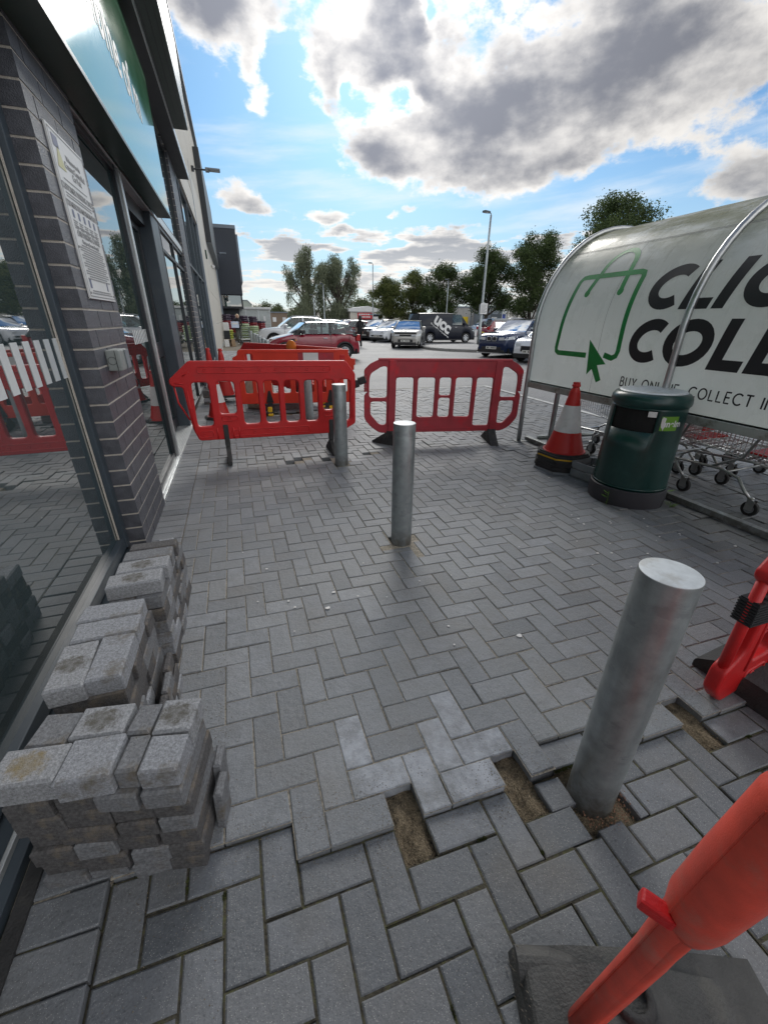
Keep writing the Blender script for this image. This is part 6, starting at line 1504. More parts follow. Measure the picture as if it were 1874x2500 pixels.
        s = MB(); tz = tail if tail else lampz + .12; s.box(xr - .16, xr - .0, sg * hw * .62 if sg > 0 else -hw * .90, sg * hw * .90 if sg > 0 else -hw * .62, tz - .12, tz + .12, ch=.02); s.build('tail_light', MT['taillight'], e)
        s = MB(); s.box(xc + .28, xc + .46, sg * (wb + .03) if sg > 0 else -wb - .20, sg * (wb + .20) if sg > 0 else -wb - .03, zb_ + .03, zb_ + .16, ch=.03); s.box(xc + .34, xc + .40, (sg * wb - .05) if sg > 0 else -wb - .06, (sg * wb + .06) if sg > 0 else -wb + .05, zb_ + .0, zb_ + .07); s.build('door_mirror', mat_body if not cab.get('blackmirror') else MT['trim'], e)
        s = MB(); xm = xc + (xt - xc) * (side_glass[0][1] - .06); s.box(xm - .09, xm + .06, sg * hw * .995 if sg > 0 else -hw - .018, hw + .018 if sg > 0 else -hw * .995, zb_ - .15, zb_ - .12, ch=.006); s.build('door_handle', MT['rim'], e)
        s = MB()
        for f in [side_glass[0][0] - .04, side_glass[0][1] + .02] + ([side_glass[1][1] - .06] if len(side_glass) > 1 else []):
            x = xc + (xt - xc) * f; zl = max(clr + .1, zb(x) + .02); s.box(x - .004, x + .004, sg * hw * .985 if sg > 0 else -hw - .0015, hw + .0015 if sg > 0 else -hw * .985, zl, zb_ - .03)
        s.build('door_gap', MT['void'], e)
    if roofrails:
        for sg in (-1, 1):
            s = MB(); s.tube([(x1 + .05, sg * wr * .95, zr - .0), (x1 + .2, sg * wr * .95, zr + .05), (x2 - .3, sg * wr * .95, zr + .045), (x2 - .1, sg * wr * .95, zr - .02)], .018, 6); s.build('roof_rail', MT['rim'], e)
    return e
def place(e, x, y, rz): e.location = (x, y, -0.012); e.rotation_euler = (0, 0, rad(rz)); return e
def wagon_top(L, hood, cowl, belt, xc, tail=None, nose=.52):
    xf, xr = -L / 2, L / 2; return [(xf, nose), (xf + .05, nose + .10), (xf + .16, hood - .07), (xf + .42, hood), (xc, cowl), (xc + .5, belt), (xr - .25, belt + .02), (xr - .08, belt - .06), (xr, (tail or belt) - .28)]
CG = 'cars in the car park'
RED, WHT = paint('ruby_red_paint', (0.24, 0.008, 0.022)), paint('white_car_paint', (0.62, 0.64, 0.67))
NAVY, GREY = paint('navy_paint', (0.012, 0.026, 0.075), .2), paint('pale_grey_paint', (0.40, 0.39, 0.365), .1)
BLUE, BROWN = paint('bright_blue_paint', (0.012, 0.10, 0.45)), paint('dark_brown_paint', (0.030, 0.018, 0.016))
SILV, DRED, VANB = paint('silver_paint', (0.42, 0.45, 0.48), .5), paint('dark_red_paint', (0.19, 0.010, 0.016)), mat('midnight_van_paint', (0.004, 0.006, 0.015), .3, var=.04, scale=2, coat=.25, spec=.3)

L = 3.65
mini = vehicle('hatchback', 'ruby red small hatchback with a white roof, side on behind the barriers', 'car', L, 1.70, [(-L / 2, .48), (-L / 2 + .05, .62), (-L / 2 + .18, .74), (-L / 2 + .45, .84), (-.82, .96), (-.3, .955), (L / 2 - .2, .96), (L / 2 - .06, .86), (L / 2, .62)], .95, {'x': (-.86, -.30, 1.36, 1.70), 'roof': 1.40, 'tumble': .80, 'rr': 1.33, 'blackpillars': True, 'blackmirror': True}, RED, .30, (.66, .66), WHT, True, CG, 8, lampz=.70, round_lamps=True, side_glass=((.12, .555), (.585, .93)), grille=((-.3, .3), (.5, .6)))
for sg in (-1, 1):
    s = MB(); s.box(-.98, -.80, sg * .848 if sg > 0 else -.856, .856 if sg > 0 else -.848, .70, .80, ch=.004); s.build('side_vent', MT['trim'], mini)
    s = MB(); s.box(-.80, -.72, sg * .848 if sg > 0 else -.858, .858 if sg > 0 else -.848, .73, .77, ch=.004); s.build('indicator', mat('amber_indicator', (.6, .2, .02), .3, var=0), mini)
place(mini, 2.90, 17.9, 2)
L = 4.38
suv = vehicle('family_car', 'white tall family car with roof rails, behind the ruby red hatchback', 'car', L, 1.84, [(-L / 2, .56), (-L / 2 + .05, .74), (-L / 2 + .2, .92), (-L / 2 + .5, 1.0), (-.85, 1.08), (-.3, 1.06), (L / 2 - .3, 1.10), (L / 2 - .1, 1.0), (L / 2, .75)], 1.06, {'x': (-.98, -.20, 1.45, 2.05), 'roof': 1.61, 'tumble': .76, 'rr': 1.54}, WHT, .35, (.86, .86), None, True, CG, 5, True, lampz=.82, side_glass=((.13, .44), (.47, .70), (.72, .90)))
place(suv, 3.42, 27.0, 1)
L = 3.99
cit = vehicle('compact_car', 'pale grey compact car with black lower trim, turning towards the camera in the aisle', 'car', L, 1.76, [(-L / 2, .56), (-L / 2 + .05, .74), (-L / 2 + .18, .90), (-L / 2 + .5, .96), (-.78, 1.02), (-.2, 1.0), (L / 2 - .3, 1.04), (L / 2 - .1, .95), (L / 2, .7)], 1.0, {'x': (-.92, -.20, 1.35, 1.88), 'roof': 1.47, 'tumble': .76, 'rr': 1.42, 'blackpillars': True}, GREY, .31, (.78, .68), None, True, CG, 5, lampz=.72, lampsize=(.34, .13), grille=((-.42, .42), (.36, .50)), side_glass=((.13, .44), (.47, .72)))
s = MB(); s.box(-1.97, -1.90, -.62, .62, .80, .86, ch=.01); s.box(-1.99, -1.90, -.45, .45, .66, .74, ch=.01); s.build('upper_grille', MT['trim'], cit)
s = MB()
for sg in (-1, 1): s.box(-.55, .95, sg * .875 if sg > 0 else -.892, .892 if sg > 0 else -.875, .42, .60, ch=.01)
s.build('side_bump_pad', MT['trim'], cit)
place(cit, 10.05, 25.2, 62)
L = 4.20
golf = vehicle('hatchback', 'white hatchback parked facing the aisle, behind the pale grey compact car', 'car', L, 1.78, wagon_top(L, .86, .96, .96, -.9, nose=.5), .95, {'x': (-1.0, -.25, 1.35, 1.98), 'roof': 1.46, 'tumble': .76, 'rr': 1.40}, WHT, .32, (.84, .78), None, False, CG, 5, lampz=.68, grille=((-.5, .5), (.40, .50)), side_glass=((.13, .45), (.48, .74)))
place(golf, 11.5, 32.4, 38)
brn = vehicle('hatchback', 'dark brown hatchback parked between the bright blue and the white hatchbacks', 'car', L, 1.80, wagon_top(L, .92, 1.02, 1.02, -.9), 1.0, {'x': (-1.0, -.25, 1.45, 2.0), 'roof': 1.56, 'tumble': .76, 'rr': 1.5}, BROWN, .33, (.84, .78), None, False, CG, 5, lampz=.74, side_glass=((.13, .45), (.48, .74)))
place(brn, 11.4, 35.4, 36)
blu = vehicle('hatchback', 'bright blue hatchback with a pale roof beside the walker dressed in black', 'car', L, 1.76, wagon_top(L, .86, .96, .96, -.9), .95, {'x': (-1.0, -.25, 1.35, 1.98), 'roof': 1.46, 'tumble': .76, 'rr': 1.40}, BLUE, .31, (.84, .78), SILV, False, CG, 5, side_glass=((.13, .45), (.48, .74)))
place(blu, 11.2, 38.2, 36)
wpk = vehicle('hatchback', 'white and maroon hatchback partly hidden behind the walker dressed in black', 'car', L, 1.76, wagon_top(L, .86, .96, .96, -.9), .95, {'x': (-1.0, -.2, 1.35, 1.98), 'roof': 1.47, 'tumble': .76, 'rr': 1.40}, DRED, .31, (.84, .78), WHT, False, CG, 5, side_glass=((.13, .45), (.48, .74)))
place(wpk, 9.0, 36.0, 20)
sil = vehicle('estate_car', 'silver estate car in the back row, directly behind the white tall family car', 'car', 4.5, 1.8, wagon_top(4.5, .88, .98, .98, -1.0), .97, {'x': (-1.1, -.3, 1.75, 2.2), 'roof': 1.49, 'tumble': .76, 'rr': 1.44}, SILV, .32, (.88, .82), None, False, CG, 5, True, side_glass=((.13, .42), (.45, .68), (.70, .92)))
place(sil, 7.4, 40.5, 3)
def carcopy(src, x, y, rz, label, body=None):
    e = copy_tree(src); place(e, x, y, rz); tag(e, label)
    if body:
        for c_ in e.children:
            if c_.type == 'MESH' and c_.data.materials and c_.data.materials[0] in (NAVY, WHT, GREY, SILV, BROWN, BLUE, DRED, RED) and not c_.name.startswith('roof.'):
                c_.data = c_.data.copy(); c_.data.materials[0] = body
            elif c_.type == 'MESH' and c_.name.startswith('roof') and c_.data.materials[0] in (SILV, WHT): c_.data = c_.data.copy(); c_.data.materials[0] = body
    return e
carcopy(sil, 10.0, 41.5, 4, 'grey blue estate car at the back, beneath the willow and left of the walker', NAVY)
carcopy(golf, 7.6, 45.0, 30, 'white hatchback roof showing above the silver estate car in the back row')
carcopy(golf, 13.6, 33.8, 38, 'white hatchback with a roof box behind the pale grey compact car', WHT)
L = 4.45
bmw = vehicle('sports_utility_car', 'glossy navy utility car with large alloy wheels, nose out beside the curved trolley shelter', 'car', L, 1.82, [(-L / 2, .58), (-L / 2 + .04, .78), (-L / 2 + .15, .92), (-L / 2 + .5, .99), (-.75, 1.06), (-.2, 1.04), (L / 2 - .3, 1.08), (L / 2 - .1, .98), (L / 2, .75)], 1.03, {'x': (-.92, -.10, 1.40, 2.05), 'roof': 1.56, 'tumble': .75, 'rr': 1.5}, NAVY, .36, (.83, .86), None, False, CG, 5, True, lampz=.80, lampsize=(.34, .14), grille=((-.5, .5), (.34, .46)), side_glass=((.13, .44), (.47, .72)))
s = MB()
for sg in (-1, 1): s.box(-2.25, -2.17, sg * .03 if sg > 0 else -.24, .24 if sg > 0 else -.03, .70, .87, ch=.03)
s.build('twin_grille', MT['trim'], bmw)
s = MB()
for sg in (-1, 1):
    lp = rounded(rect(sg * .135 - .10, sg * .135 + .10, .70, .86), .04, 4); s.tube([(-2.245, p[0], p[1]) for p in lp + lp[:1]], .012, 5)
s.build('grille_surround', MT['rim'], bmw)
s = MB(); s.box(-2.26, -2.12, -.72, .72, .19, .225, ch=.01); s.build('silver_skid_trim', MT['rim'], bmw)
place(bmw, 12.55, 17.6, 24)
L = 4.1
wc = vehicle('hatchback', 'white car nose with black lower trim, cut off by the shelter post', 'car', L, 1.76, wagon_top(L, .86, .96, .96, -.9), .95, {'x': (-1.0, -.25, 1.35, 1.98), 'roof': 1.46, 'tumble': .76, 'rr': 1.40}, WHT, .31, (.80, .78), None, False, CG, 5, side_glass=((.13, .45), (.48, .74)))
place(wc, 12.35, 14.75, 22)
L = 4.05
rdc = vehicle('hatchback', 'dark red hatchback seen from behind beyond the traffic island and lamp post', 'car', L, 1.75, wagon_top(L, .9, 1.0, 1.0, -.85), .98, {'x': (-.95, -.2, 1.45, 1.95), 'roof': 1.52, 'tumble': .76, 'rr': 1.48}, DRED, .31, (.78, .7), None, False, CG, 5, tail=.95, side_glass=((.13, .45), (.48, .76)))
place(rdc, 22.6, 34.9, 193)
L = 4.90
van = vehicle('delivery_van', 'midnight blue panel van with large white lettering on its side, across the aisle', 'van', L, 1.94, [(-L / 2, .60), (-L / 2 + .05, .85), (-L / 2 + .2, 1.02), (-L / 2 + .6, 1.10), (-1.5, 1.20), (-1.0, 1.22), (L / 2 - .1, 1.22), (L / 2 - .03, 1.20), (L / 2, 1.1)], 1.20, {'x': (-1.72, -1.02, 2.30, 2.44), 'roof': 1.97, 'tumble': .86, 'rr': 1.95}, VANB, .34, (.90, 1.0), None, False, 'vans in the car park', 6, lampz=.86, lampsize=(.30, .22), side_glass=((.135, .33),), grille=((-.5, .5), (.62, .74)))
tmx = text_mesh('ucc', 1.12, bold=.040, half=.004, spacing=.94); tm2 = text_mesh('Every coffee, every moment', .150, bold=.004, half=.003)
# the readable side faces the camera once the van points right
Mside = frame((.55, .985, 1.18), (-1, 0, .0), (0, -.14, .99), (0, .99, .14))
s = MB(); s.mesh(tmx, 0, Mside @ Matrix.Rotation(rad(-34), 4, 'Z') @ Matrix.Translation((.0, .12, .0))); s.build('large_lettering', MT['white'], van)
s = MB(); s.mesh(tm2, 0, Mside @ Matrix.Rotation(rad(-34), 4, 'Z') @ Matrix.Translation((0.02, -.38, .0))); s.build('small_lettering', MT['white'], van)
place(van, 14.75, 30.4, 183)
vbl = vehicle('delivery_van', 'pale blue van parked far off behind the railing, left of the dark red hatchback', 'van', 4.6, 1.85, [(-2.3, .60), (-2.25, .85), (-2.1, 1.0), (-1.7, 1.08), (-1.4, 1.15), (-1.0, 1.17), (2.2, 1.17), (2.27, 1.15), (2.3, 1.05)], 1.15, {'x': (-1.6, -.95, 2.15, 2.28), 'roof': 1.80, 'tumble': .86, 'rr': 1.78}, paint('pale_blue_paint', (.30, .42, .58)), .32, (.85, .9), None, False, 'vans in the car park', 5, side_glass=((.135, .33),))
place(vbl, 29.6, 48, 8)
# ------------------------------------------------------------------ trees
def leaf_mat(name, a, b_):
    m = bpy.data.materials.new(name); m.use_nodes = True; N, L, p = nd(m)
    geo = N.new('ShaderNodeNewGeometry'); n = N.new('ShaderNodeTexNoise'); n.inputs['Scale'].default_value = .9; n.inputs['Detail'].default_value = 5; L.new(geo.outputs['Position'], n.inputs['Vector'])
    r = N.new('ShaderNodeValToRGB'); r.color_ramp.elements[0].position = .35; r.color_ramp.elements[1].position = .68; r.color_ramp.elements[0].color = a + (1,); r.color_ramp.elements[1].color = b_ + (1,); L.new(n.outputs['Fac'], r.inputs[0])
    L.new(r.outputs[0], p.inputs['Base Color']); p.inputs['Roughness'].default_value = .6; p.inputs['Specular IOR Level'].default_value = .3
    tr = N.new('ShaderNodeBsdfTranslucent'); L.new(r.outputs[0], tr.inputs[0]); mx = N.new('ShaderNodeMixShader'); mx.inputs[0].default_value = .42
    out = N['Material Output']; L.new(p.outputs[0], mx.inputs[1]); L.new(tr.outputs[0], mx.inputs[2]); L.new(mx.outputs[0], out.inputs[0])
    return m
MT['maple'] = leaf_mat('dark_broad_leaves', (0.040, 0.064, 0.022), (0.105, 0.145, 0.050))
MT['maple2'] = leaf_mat('olive_broad_leaves', (0.070, 0.092, 0.026), (0.165, 0.185, 0.058))
MT['willow'] = leaf_mat('grey_green_willow_leaves', (0.12, 0.14, 0.085), (0.24, 0.265, 0.17))
MT['hedge'] = leaf_mat('distant_leaves', (0.055, 0.075, 0.032), (0.13, 0.15, 0.065))
def crown(lumps, n_leaf, size, seed, droop=0.0, elong=1.0):
    r_ = random.Random(seed); mb = MB(); tot = sum(l[3] ** 2 for l in lumps)
    for (x, y, z, r) in lumps:
        # each lump is a set of leaf sprays thick near its shell
        nsp = max(3, int(n_leaf * r * r / tot / 9))
        for _ in range(nsp):
            d = Vector((r_.gauss(0, 1), r_.gauss(0, 1), r_.gauss(0, 1))).normalized(); q = r * (r_.random() ** .45)
            c = Vector((x, y, z)) + Vector((d.x * q, d.y * q, d.z * q * .85)); srd = size * r_.uniform(.8, 1.9)
            for _k in range(9):
                o = Vector((r_.gauss(0, 1), r_.gauss(0, 1), r_.gauss(0, .8))) * srd * .75
                if droop: o.z = -abs(r_.gauss(0, 1)) * droop * 1.2; o.x *= .6; o.y *= .6
                p = c + o; a = Vector((r_.gauss(0, 1), r_.gauss(0, 1), r_.gauss(0, .6))).normalized()
                if droop: a = Vector((r_.gauss(0, .25), r_.gauss(0, .25), -1)).normalized()
                b = a.cross(Vector((r_.gauss(0, 1), r_.gauss(0, 1), r_.gauss(0, 1)))).normalized(); s1 = size * r_.uniform(.55, 1.15) * elong; s2 = size * r_.uniform(.35, .7) / elong
                mb.add([p - a * s1 * .5, p + b * s2 * .5 + a * s1 * .05, p + a * s1 * .5, p - b * s2 * .5 - a * s1 * .05], [(0, 1, 2, 3)])
    return mb
def limbs(mb, base_h, top_h, r0, lumps, seed, lean=(0, 0), stems=1):
    r_ = random.Random(seed)
    for s_ in range(stems):
        a = r_.random() * 6.28; off = Vector((math.cos(a), math.sin(a), 0)) * (.5 * (stems > 1))
        pts = [Vector((off.x * t * 2 + lean[0] * t + r_.gauss(0, .08), off.y * t * 2 + lean[1] * t + r_.gauss(0, .08), -0.1 + (top_h + .1) * t)) for t in [k / 7 for k in range(8)]]
        pts[0] = Vector((off.x * .3, off.y * .3, -.1)); rr = [r0 * (1 - .82 * k / 7) * (1.25 if k == 0 else 1) for k in range(8)]
        mb.tube(pts, rr, 8)
        for (x, y, z, r) in lumps:
            if r_.random() < .7 / stems + .15:
                k = min(6, max(1, int((max(base_h, z * .55) / top_h) * 7))); p0 = pts[k]; p3 = Vector((x, y, z)); mid = p0.lerp(p3, .5) + Vector((0, 0, -.12 * (p3 - p0).length))
                mb.tube([p0, p0.lerp(mid, .6), mid.lerp(p3, .3), p3], [rr[k] * .55, rr[k] * .42, rr[k] * .28, rr[k] * .10], 5)
def tree(x, y, name, label, H, W, seed, leaf='maple', n=1500, size=.34, base=1.6, trunk=.22, kind='round', group='trees along the far side of the car park'):
    e = empty(name, (x, y, 0), 0, label, 'tree', group); r_ = random.Random(seed); lumps = []
    if kind == 'round':
        for k in range(34):
            t = r_.random(); z = base + (H - base) * (.06 + .88 * t); prof = math.sin(PI * min(1, max(.06, (z - base) / (H - base) * .92 + .10))) ** .65
            a = r_.random() * 6.28; q = W / 2 * prof * r_.uniform(.35, .86); lumps.append((q * math.cos(a), q * math.sin(a), z, W * r_.uniform(.10, .175)))
        lumps += [(0, 0, base + (H - base) * f, W * .2) for f in (.35, .6)] + [(r_.gauss(0, W * .06), r_.gauss(0, W * .06), H - W * .1, W * .11)]
    elif kind == 'willow':
        for k in range(52):
            t = r_.random(); z = 1.2 + (H - 1.6) * t ** .9; prof = (1 - ((z - H * .5) / (H * .55)) ** 2) ** .5 if abs(z - H * .5) < H * .55 else .2
            a = r_.random() * 6.28; q = W / 2 * prof * r_.uniform(.2, .92); lumps.append((q * math.cos(a), q * math.sin(a), z, W * r_.uniform(.07, .14)))
    mb = MB(); limbs(mb, base, H * .8, trunk, lumps, seed + 1, stems=(3 if kind == 'willow' else 1)); mb.build('trunk', MT['bark'], e, smooth=True)
    c = crown(lumps, n * 14, size * .78, seed + 2, droop=(.9 if kind == 'willow' else 0), elong=(1.35 if kind == 'willow' else 1.0)); c.build('crown', MT[leaf], e)
    return e
tree(12.6, 80, 'willow_tree', 'tall loose willow on the left of the pair, sky showing through its crown', 12.8, 8.6, 31, 'willow', 1900, .30, 2, .32, 'willow')
tree(18.2, 80, 'willow_tree', 'fuller willow on the right of the pair, its foliage hanging to the ground', 11.9, 9.4, 37, 'willow', 2500, .30, 2, .34, 'willow')
tree(20.7, 60, 'broadleaf_tree', 'low round olive green tree just right of the willows, with forked bare trunk', 6.7, 5.6, 41, 'maple2', 1625, 0.25, 2.0, .2)
tree(24.3, 60, 'broadleaf_tree', 'taller dark tree between the low olive tree and the tree behind the van', 7.6, 5.4, 43, 'maple2', 1625, 0.25, 1.4, .2)
tree(28.0, 58, 'broadleaf_tree', 'dense dark tree directly behind the midnight blue van', 8.4, 7.2, 47, 'maple', 2375, 0.26, 1.0, .25)
tree(33.4, 55, 'broadleaf_tree', 'broad dark tree behind the tall lamp post, its trunk visible', 9.9, 8.2, 53, 'maple', 2500, 0.28, 2.4, .30)
tree(36.8, 50, 'broadleaf_tree', 'tall dark tree between the lamp post and the trolley shelter', 11.4, 8.6, 59, 'maple', 2875, 0.28, 2.2, .30)
tree(36.6, 38, 'broadleaf_tree', 'nearest dark tree, its top rising above the roof of the trolley shelter', 12.6, 10.4, 61, 'maple', 3000, 0.28, 2.6, .34)
tree(26.2, 92, 'shrub_tree', 'rounded dark bush in front of the shed with the red sign', 4.4, 5.2, 67, 'maple', 700, .34, .3, .14)
for k, (x, y, H, W) in enumerate([(9.5, 150, 6.6, 9), (14.8, 160, 5.8, 9), (19.5, 140, 5.2, 9), (12.0, 130, 4.2, 7), (31, 110, 6.4, 9), (37, 120, 6.8, 10)]):
    tree(x, y, 'distant_tree', ['far rounded tree over the glazed shelter roof', 'far tree in the middle of the low group beyond the small house', 'far yellowish tree at the foot of the left willow', 'low far bush beyond the small flat house', 'far tree between the right willow and the low olive tree', 'farthest tree peeping over the white shed roof'][k], H, W, 71 + k, 'hedge', 420, .55, .4, .2, group='trees in the far distance')

# ------------------------------------------------------------------ lamp posts
def lamp(x, y, H, label, arm=.55, r=.075, az=200):
    e = empty('street_lamp', (x, y, 0), rad(az), label, 'street lamp', 'grey lamp posts in the car park')
    s = MB(); s.lathe([(r * 1.35, 0), (r * 1.35, 1.1), (r, 1.16), (r * .8, H * .6), (r * .62, H)], 14); s.build('post', MT['galv'], e, smooth=True)
    s = MB(); s.tube([(0, 0, H - .05), (0, 0, H + .06), (.10, 0, H + .12), (arm * .4, 0, H + .13)], .03, 8); s.build('arm', MT['galv'], e)
    s = MB(); s.prism(rounded([(arm * .25, -.09), (arm * 1.2, -.13), (arm * 1.2, .13), (arm * .25, .09)], .04, 3), H + .08, H + .17); s.build('lamp_head', MT['navy'], e)
    s = MB(); s.box(arm * .6, arm * 1.12, -.09, .09, H + .066, H + .08); s.build('lamp_glass', MT['lampglass'], e)
    return e
lamp(14.75, 24.95, 6.95, 'tall grey lamp post with a small notice, standing on the traffic island', .5, .085, 195)
lamp(18.45, 60, 8.2, 'slim lamp post in front of the low olive green tree', .55, .09)
lamp(20.98, 60, 5.0, 'short thin lamp post within the low olive green tree', .4, .07)
lamp(24.72, 50, 5.8, 'thin lamp post behind the midnight blue van', .4, .075)
lamp(10.35, 60, 4.3, 'thin lamp post before the left willow', .4, .08)
lamp(11.68, 60, 5.6, 'lamp post between the two willows', .4, .09)
e = empty('lamp_post_notice', (14.72, 24.80, 1.86), rad(0), 'white parking notice fixed to the tall lamp post on the traffic island', 'notice board')
s = MB(); s.box(-.16, .32, -.02, .0, 0, .60, ch=.004); s.build('board', MT['white'], e)
s = MB()
for k in range(8): s.box(-.11, .27 - .05 * (k % 3), -.0215, -.02, .50 - k * .06, .522 - k * .06)
s.build('board_print', MT['inkgrey'], e)
s = MB(); s.box(-.24, -.16, .01, .03, .0, .55); s.build('side_board', MT['crate'], e)

# ------------------------------------------------------------------ far buildings
wh = empty('retail_shed', (19, 76, 0), 0, 'long pale industrial shed with a red shop sign, behind the parked cars', 'building')
s = MB(); s.box(.3, 6.2, 0, 9, 0, 2.9); s.build('wall', MT['cream'], wh)
s = MB(); s.prism([(0, 2.85), (6.4, 2.85), (6.4, 3.1), (3.4, 3.75), (0, 3.3)], -9.2, .2, 0, Matrix.Rotation(PI / 2, 4, 'X')); s.build('roof', MT['white'], wh)
s = MB(); s.box(1.6, 4.2, -.12, 0, 1.75, 2.7); s.build('red_sign', mat('sign_red', (.50, .02, .03), .5, var=.05), wh)
s = MB(); rr = random.Random(6)
for z in (2.32, 1.92):
    u = 1.8
    while u < 3.9: w = rr.uniform(.12, .34); s.box(u, u + w, -.135, -.12, z, z + .22); u += w + .10
s.build('sign_lettering', MT['white'], wh)
s = MB(); s.box(1.6, 4.2, -.06, 0, .1, 1.7); s.build('shutter', mat('maroon_shutter', (.12, .01, .018), .5, var=.1), wh)
s = MB(); s.box(1.2, 4.4, -.10, .0, 2.72, 2.86); s.build('gutter', MT['alu'], wh)
fl = empty('flat_unit', (23.4, 76, 0), 0, 'row of flat pale trade units with tall narrow windows, behind the low olive tree', 'building')
s = MB(); s.box(-.6, 11.0, 0, 8, 0, 2.35); s.build('wall', MT['cream'], fl)
s = MB(); s.box(-.7, 11.1, -.15, 8, 2.35, 2.55); s.build('roof_edge', MT['greyjamb'], fl)
for u in (.2, 1.6, 2.4, 3.2, 5.6, 6.6, 8.4):
    s = MB(); s.box(u, u + .5, -.03, .0, .3, 2.0); w_ = s.build('window', MT['glass'], fl)
s = MB(); s.box(9.0, 9.9, -.06, 0, 1.3, 2.1); s.build('red_sign', MT['coneR'], fl)
s = MB(); s.box(.0, .9, -.10, -.02, 1.62, 2.1); s.build('white_sign', MT['white'], fl)
yb = empty('trade_unit', (37.3, 70, 0), 0, 'grey rendered trade unit with a bright yellow door, beyond the van', 'building')
s = MB(); s.box(-.6, 7.6, 0, 8, 0, 3.6); s.build('wall', MT['concrete'], yb)
s = MB(); s.box(.35, 1.5, -.06, 0, 0, 2.2); s.build('yellow_door', mat('yellow_door', (.66, .47, .02), .5, var=.05), yb)
s = MB(); s.box(2.0, 2.15, -.05, 0, 0, 3.6); s.box(-.7, 7.7, -.1, 8, 3.6, 3.8); s.build('wall_trim', MT['greyjamb'], yb)
dkb = empty('dark_shop_unit', (40.2, 65, 0), 0, 'dark grey shop unit with a pale name board, behind the dark red hatchback', 'building')
s = MB(); s.box(-.2, 2.1, 0, 6, 0, 2.95); s.build('wall', MT['greyjamb'], dkb)
s = MB(); s.box(.0, 2.0, -.08, 0, 1.4, 2.6); b_ = s.build('name_board', MT['navy'], dkb)
s = MB(); rr = random.Random(5); u = .15
while u < 1.1: w = rr.uniform(.06, .14); s.box(u, u + w, -.09, -.08, 1.95, 2.15); u += w + .05
s.build('board_lettering', MT['white'], b_)
s = MB(); s.box(.1, 2.0, -.03, 0, .1, 1.2); s.build('window', MT['glass'], dkb)
s = MB(); s.box(2.1, 2.9, -.05, 4, 0, 3.3); s.build('pale_pillar', MT['alu'], dkb)
s = MB(); s.box(2.2, 2.8, -.07, -.05, 1.2, 2.6); s.build('blue_panel', MT['inkblue'], dkb)
bk = empty('rear_shop_unit', (43.5, 66, 0), 0, 'pale shop units with small dark windows behind the white trailer', 'building')
s = MB(); s.box(0, 14, 0, 6, 0, 3.7); s.build('wall', MT['concrete'], bk)
for u in (.6, 2.6, 4.5, 7.0): s = MB(); s.box(u, u + 1.0, -.05, 0, 1.8, 3.0); s.build('window', MT['glass'], bk)
s = MB(); s.box(-.1, 14.1, -.12, 6, 3.7, 3.95); s.build('roof_edge', MT['greyjamb'], bk)
tr = empty('box_trailer', (29.6, 45.5, 0), rad(-4), 'plain pale grey box trailer standing behind the dark red hatchback and navy car', 'trailer')
s = MB(); s.box(0, 4.3, 0, 2.2, .55, 1.68, ch=.03); s.build('box_body', mat('trailer_grey', (.40, .42, .41), .5, var=.05, scale=1), tr)
s = MB(); s.box(-.03, 4.33, -.03, 2.23, 1.68, 1.78, ch=.02); s.build('top_rail', MT['white'], tr)
for u in (1.2, 2.9):
    for v in (.1, 2.1): s = MB(); s.lathe([(.2, -.1), (.33, -.1), (.34, 0), (.33, .1), (.2, .1)], 18, 0, Matrix.Translation((u, v, .34)) @ Matrix.Rotation(PI / 2, 4, 'X')); s.build('wheel', MT['tyre'], tr)
s = MB(); s.box(.05, 4.25, .4, 1.8, .40, .56); s.build('chassis', MT['darkfr'], tr)
rl = empty('metal_railing', (22.2, 42, 0), 0, 'low galvanised railing with white panels beyond the traffic island', 'railing')
s = MB(); s.box(-1.2, 4.6, -.03, .03, .05, .62); s.build('white_panel', MT['white'], rl)
s = MB()
for z in (.66, .95): s.tube([(-1.3, 0, z), (5.0, 0, z)], .03, 6)
s.build('rail', MT['galv'], rl)
for k in range(6): s = MB(); s.tube([(-1.2 + k * 1.2, -.05, 0), (-1.2 + k * 1.2, -.05, 1.0)], .03, 6); s.build('railing_post', MT['galv'], rl)
e = empty('hazard_board', (26.0, 41.8, .55), 0, 'yellow and black striped hazard board on the railing left of the dark red hatchback', 'hazard board')
s = MB(); s.box(0, .55, -.03, 0, 0, .72); s.build('board', MT['yellow'], e)
s = MB()
for k in range(4): s.add([(0, -.032, -.0 + k * .2), (.55, -.032, .28 + k * .2 if .28 + k * .2 < .72 else .72), (.55, -.032, .38 + k * .2 if .38 + k * .2 < .72 else .72), (0, -.032, .10 + k * .2)], [(0, 1, 2, 3)])
s.build('black_stripe', MT['ink'], e)
hs = empty('small_house', (4.9, 62, 0), 0, 'small brown brick building with white windows beyond the glazed shelter', 'building')
s = MB(); s.box(0, 2.1, 0, 5, 0, 2.3); s.build('wall', mat('brown_brick_far', (.20, .15, .11), .9, var=.1), hs)
for u in (.15, 1.45): s = MB(); s.box(u, u + .45, -.04, 0, 1.2, 1.75); s.build('window', MT['white'], hs)
s = MB(); s.box(-.1, 2.2, -.1, 5, 2.3, 2.42); s.build('roof_edge', MT['greyjamb'], hs)
gb = empty('gabled_shed', (2.2, 92, 0), 0, 'pale green gabled shed showing beside the dark store block', 'building')
s = MB(); s.prism([(0, 0), (1.6, 0), (1.6, 4.0), (.85, 4.75), (0, 4.75)], -6, 0, 0, Matrix.Rotation(PI / 2, 4, 'X')); s.build('wall', mat('pale_green_sheet', (.34, .37, .32), .6, var=.05), gb)
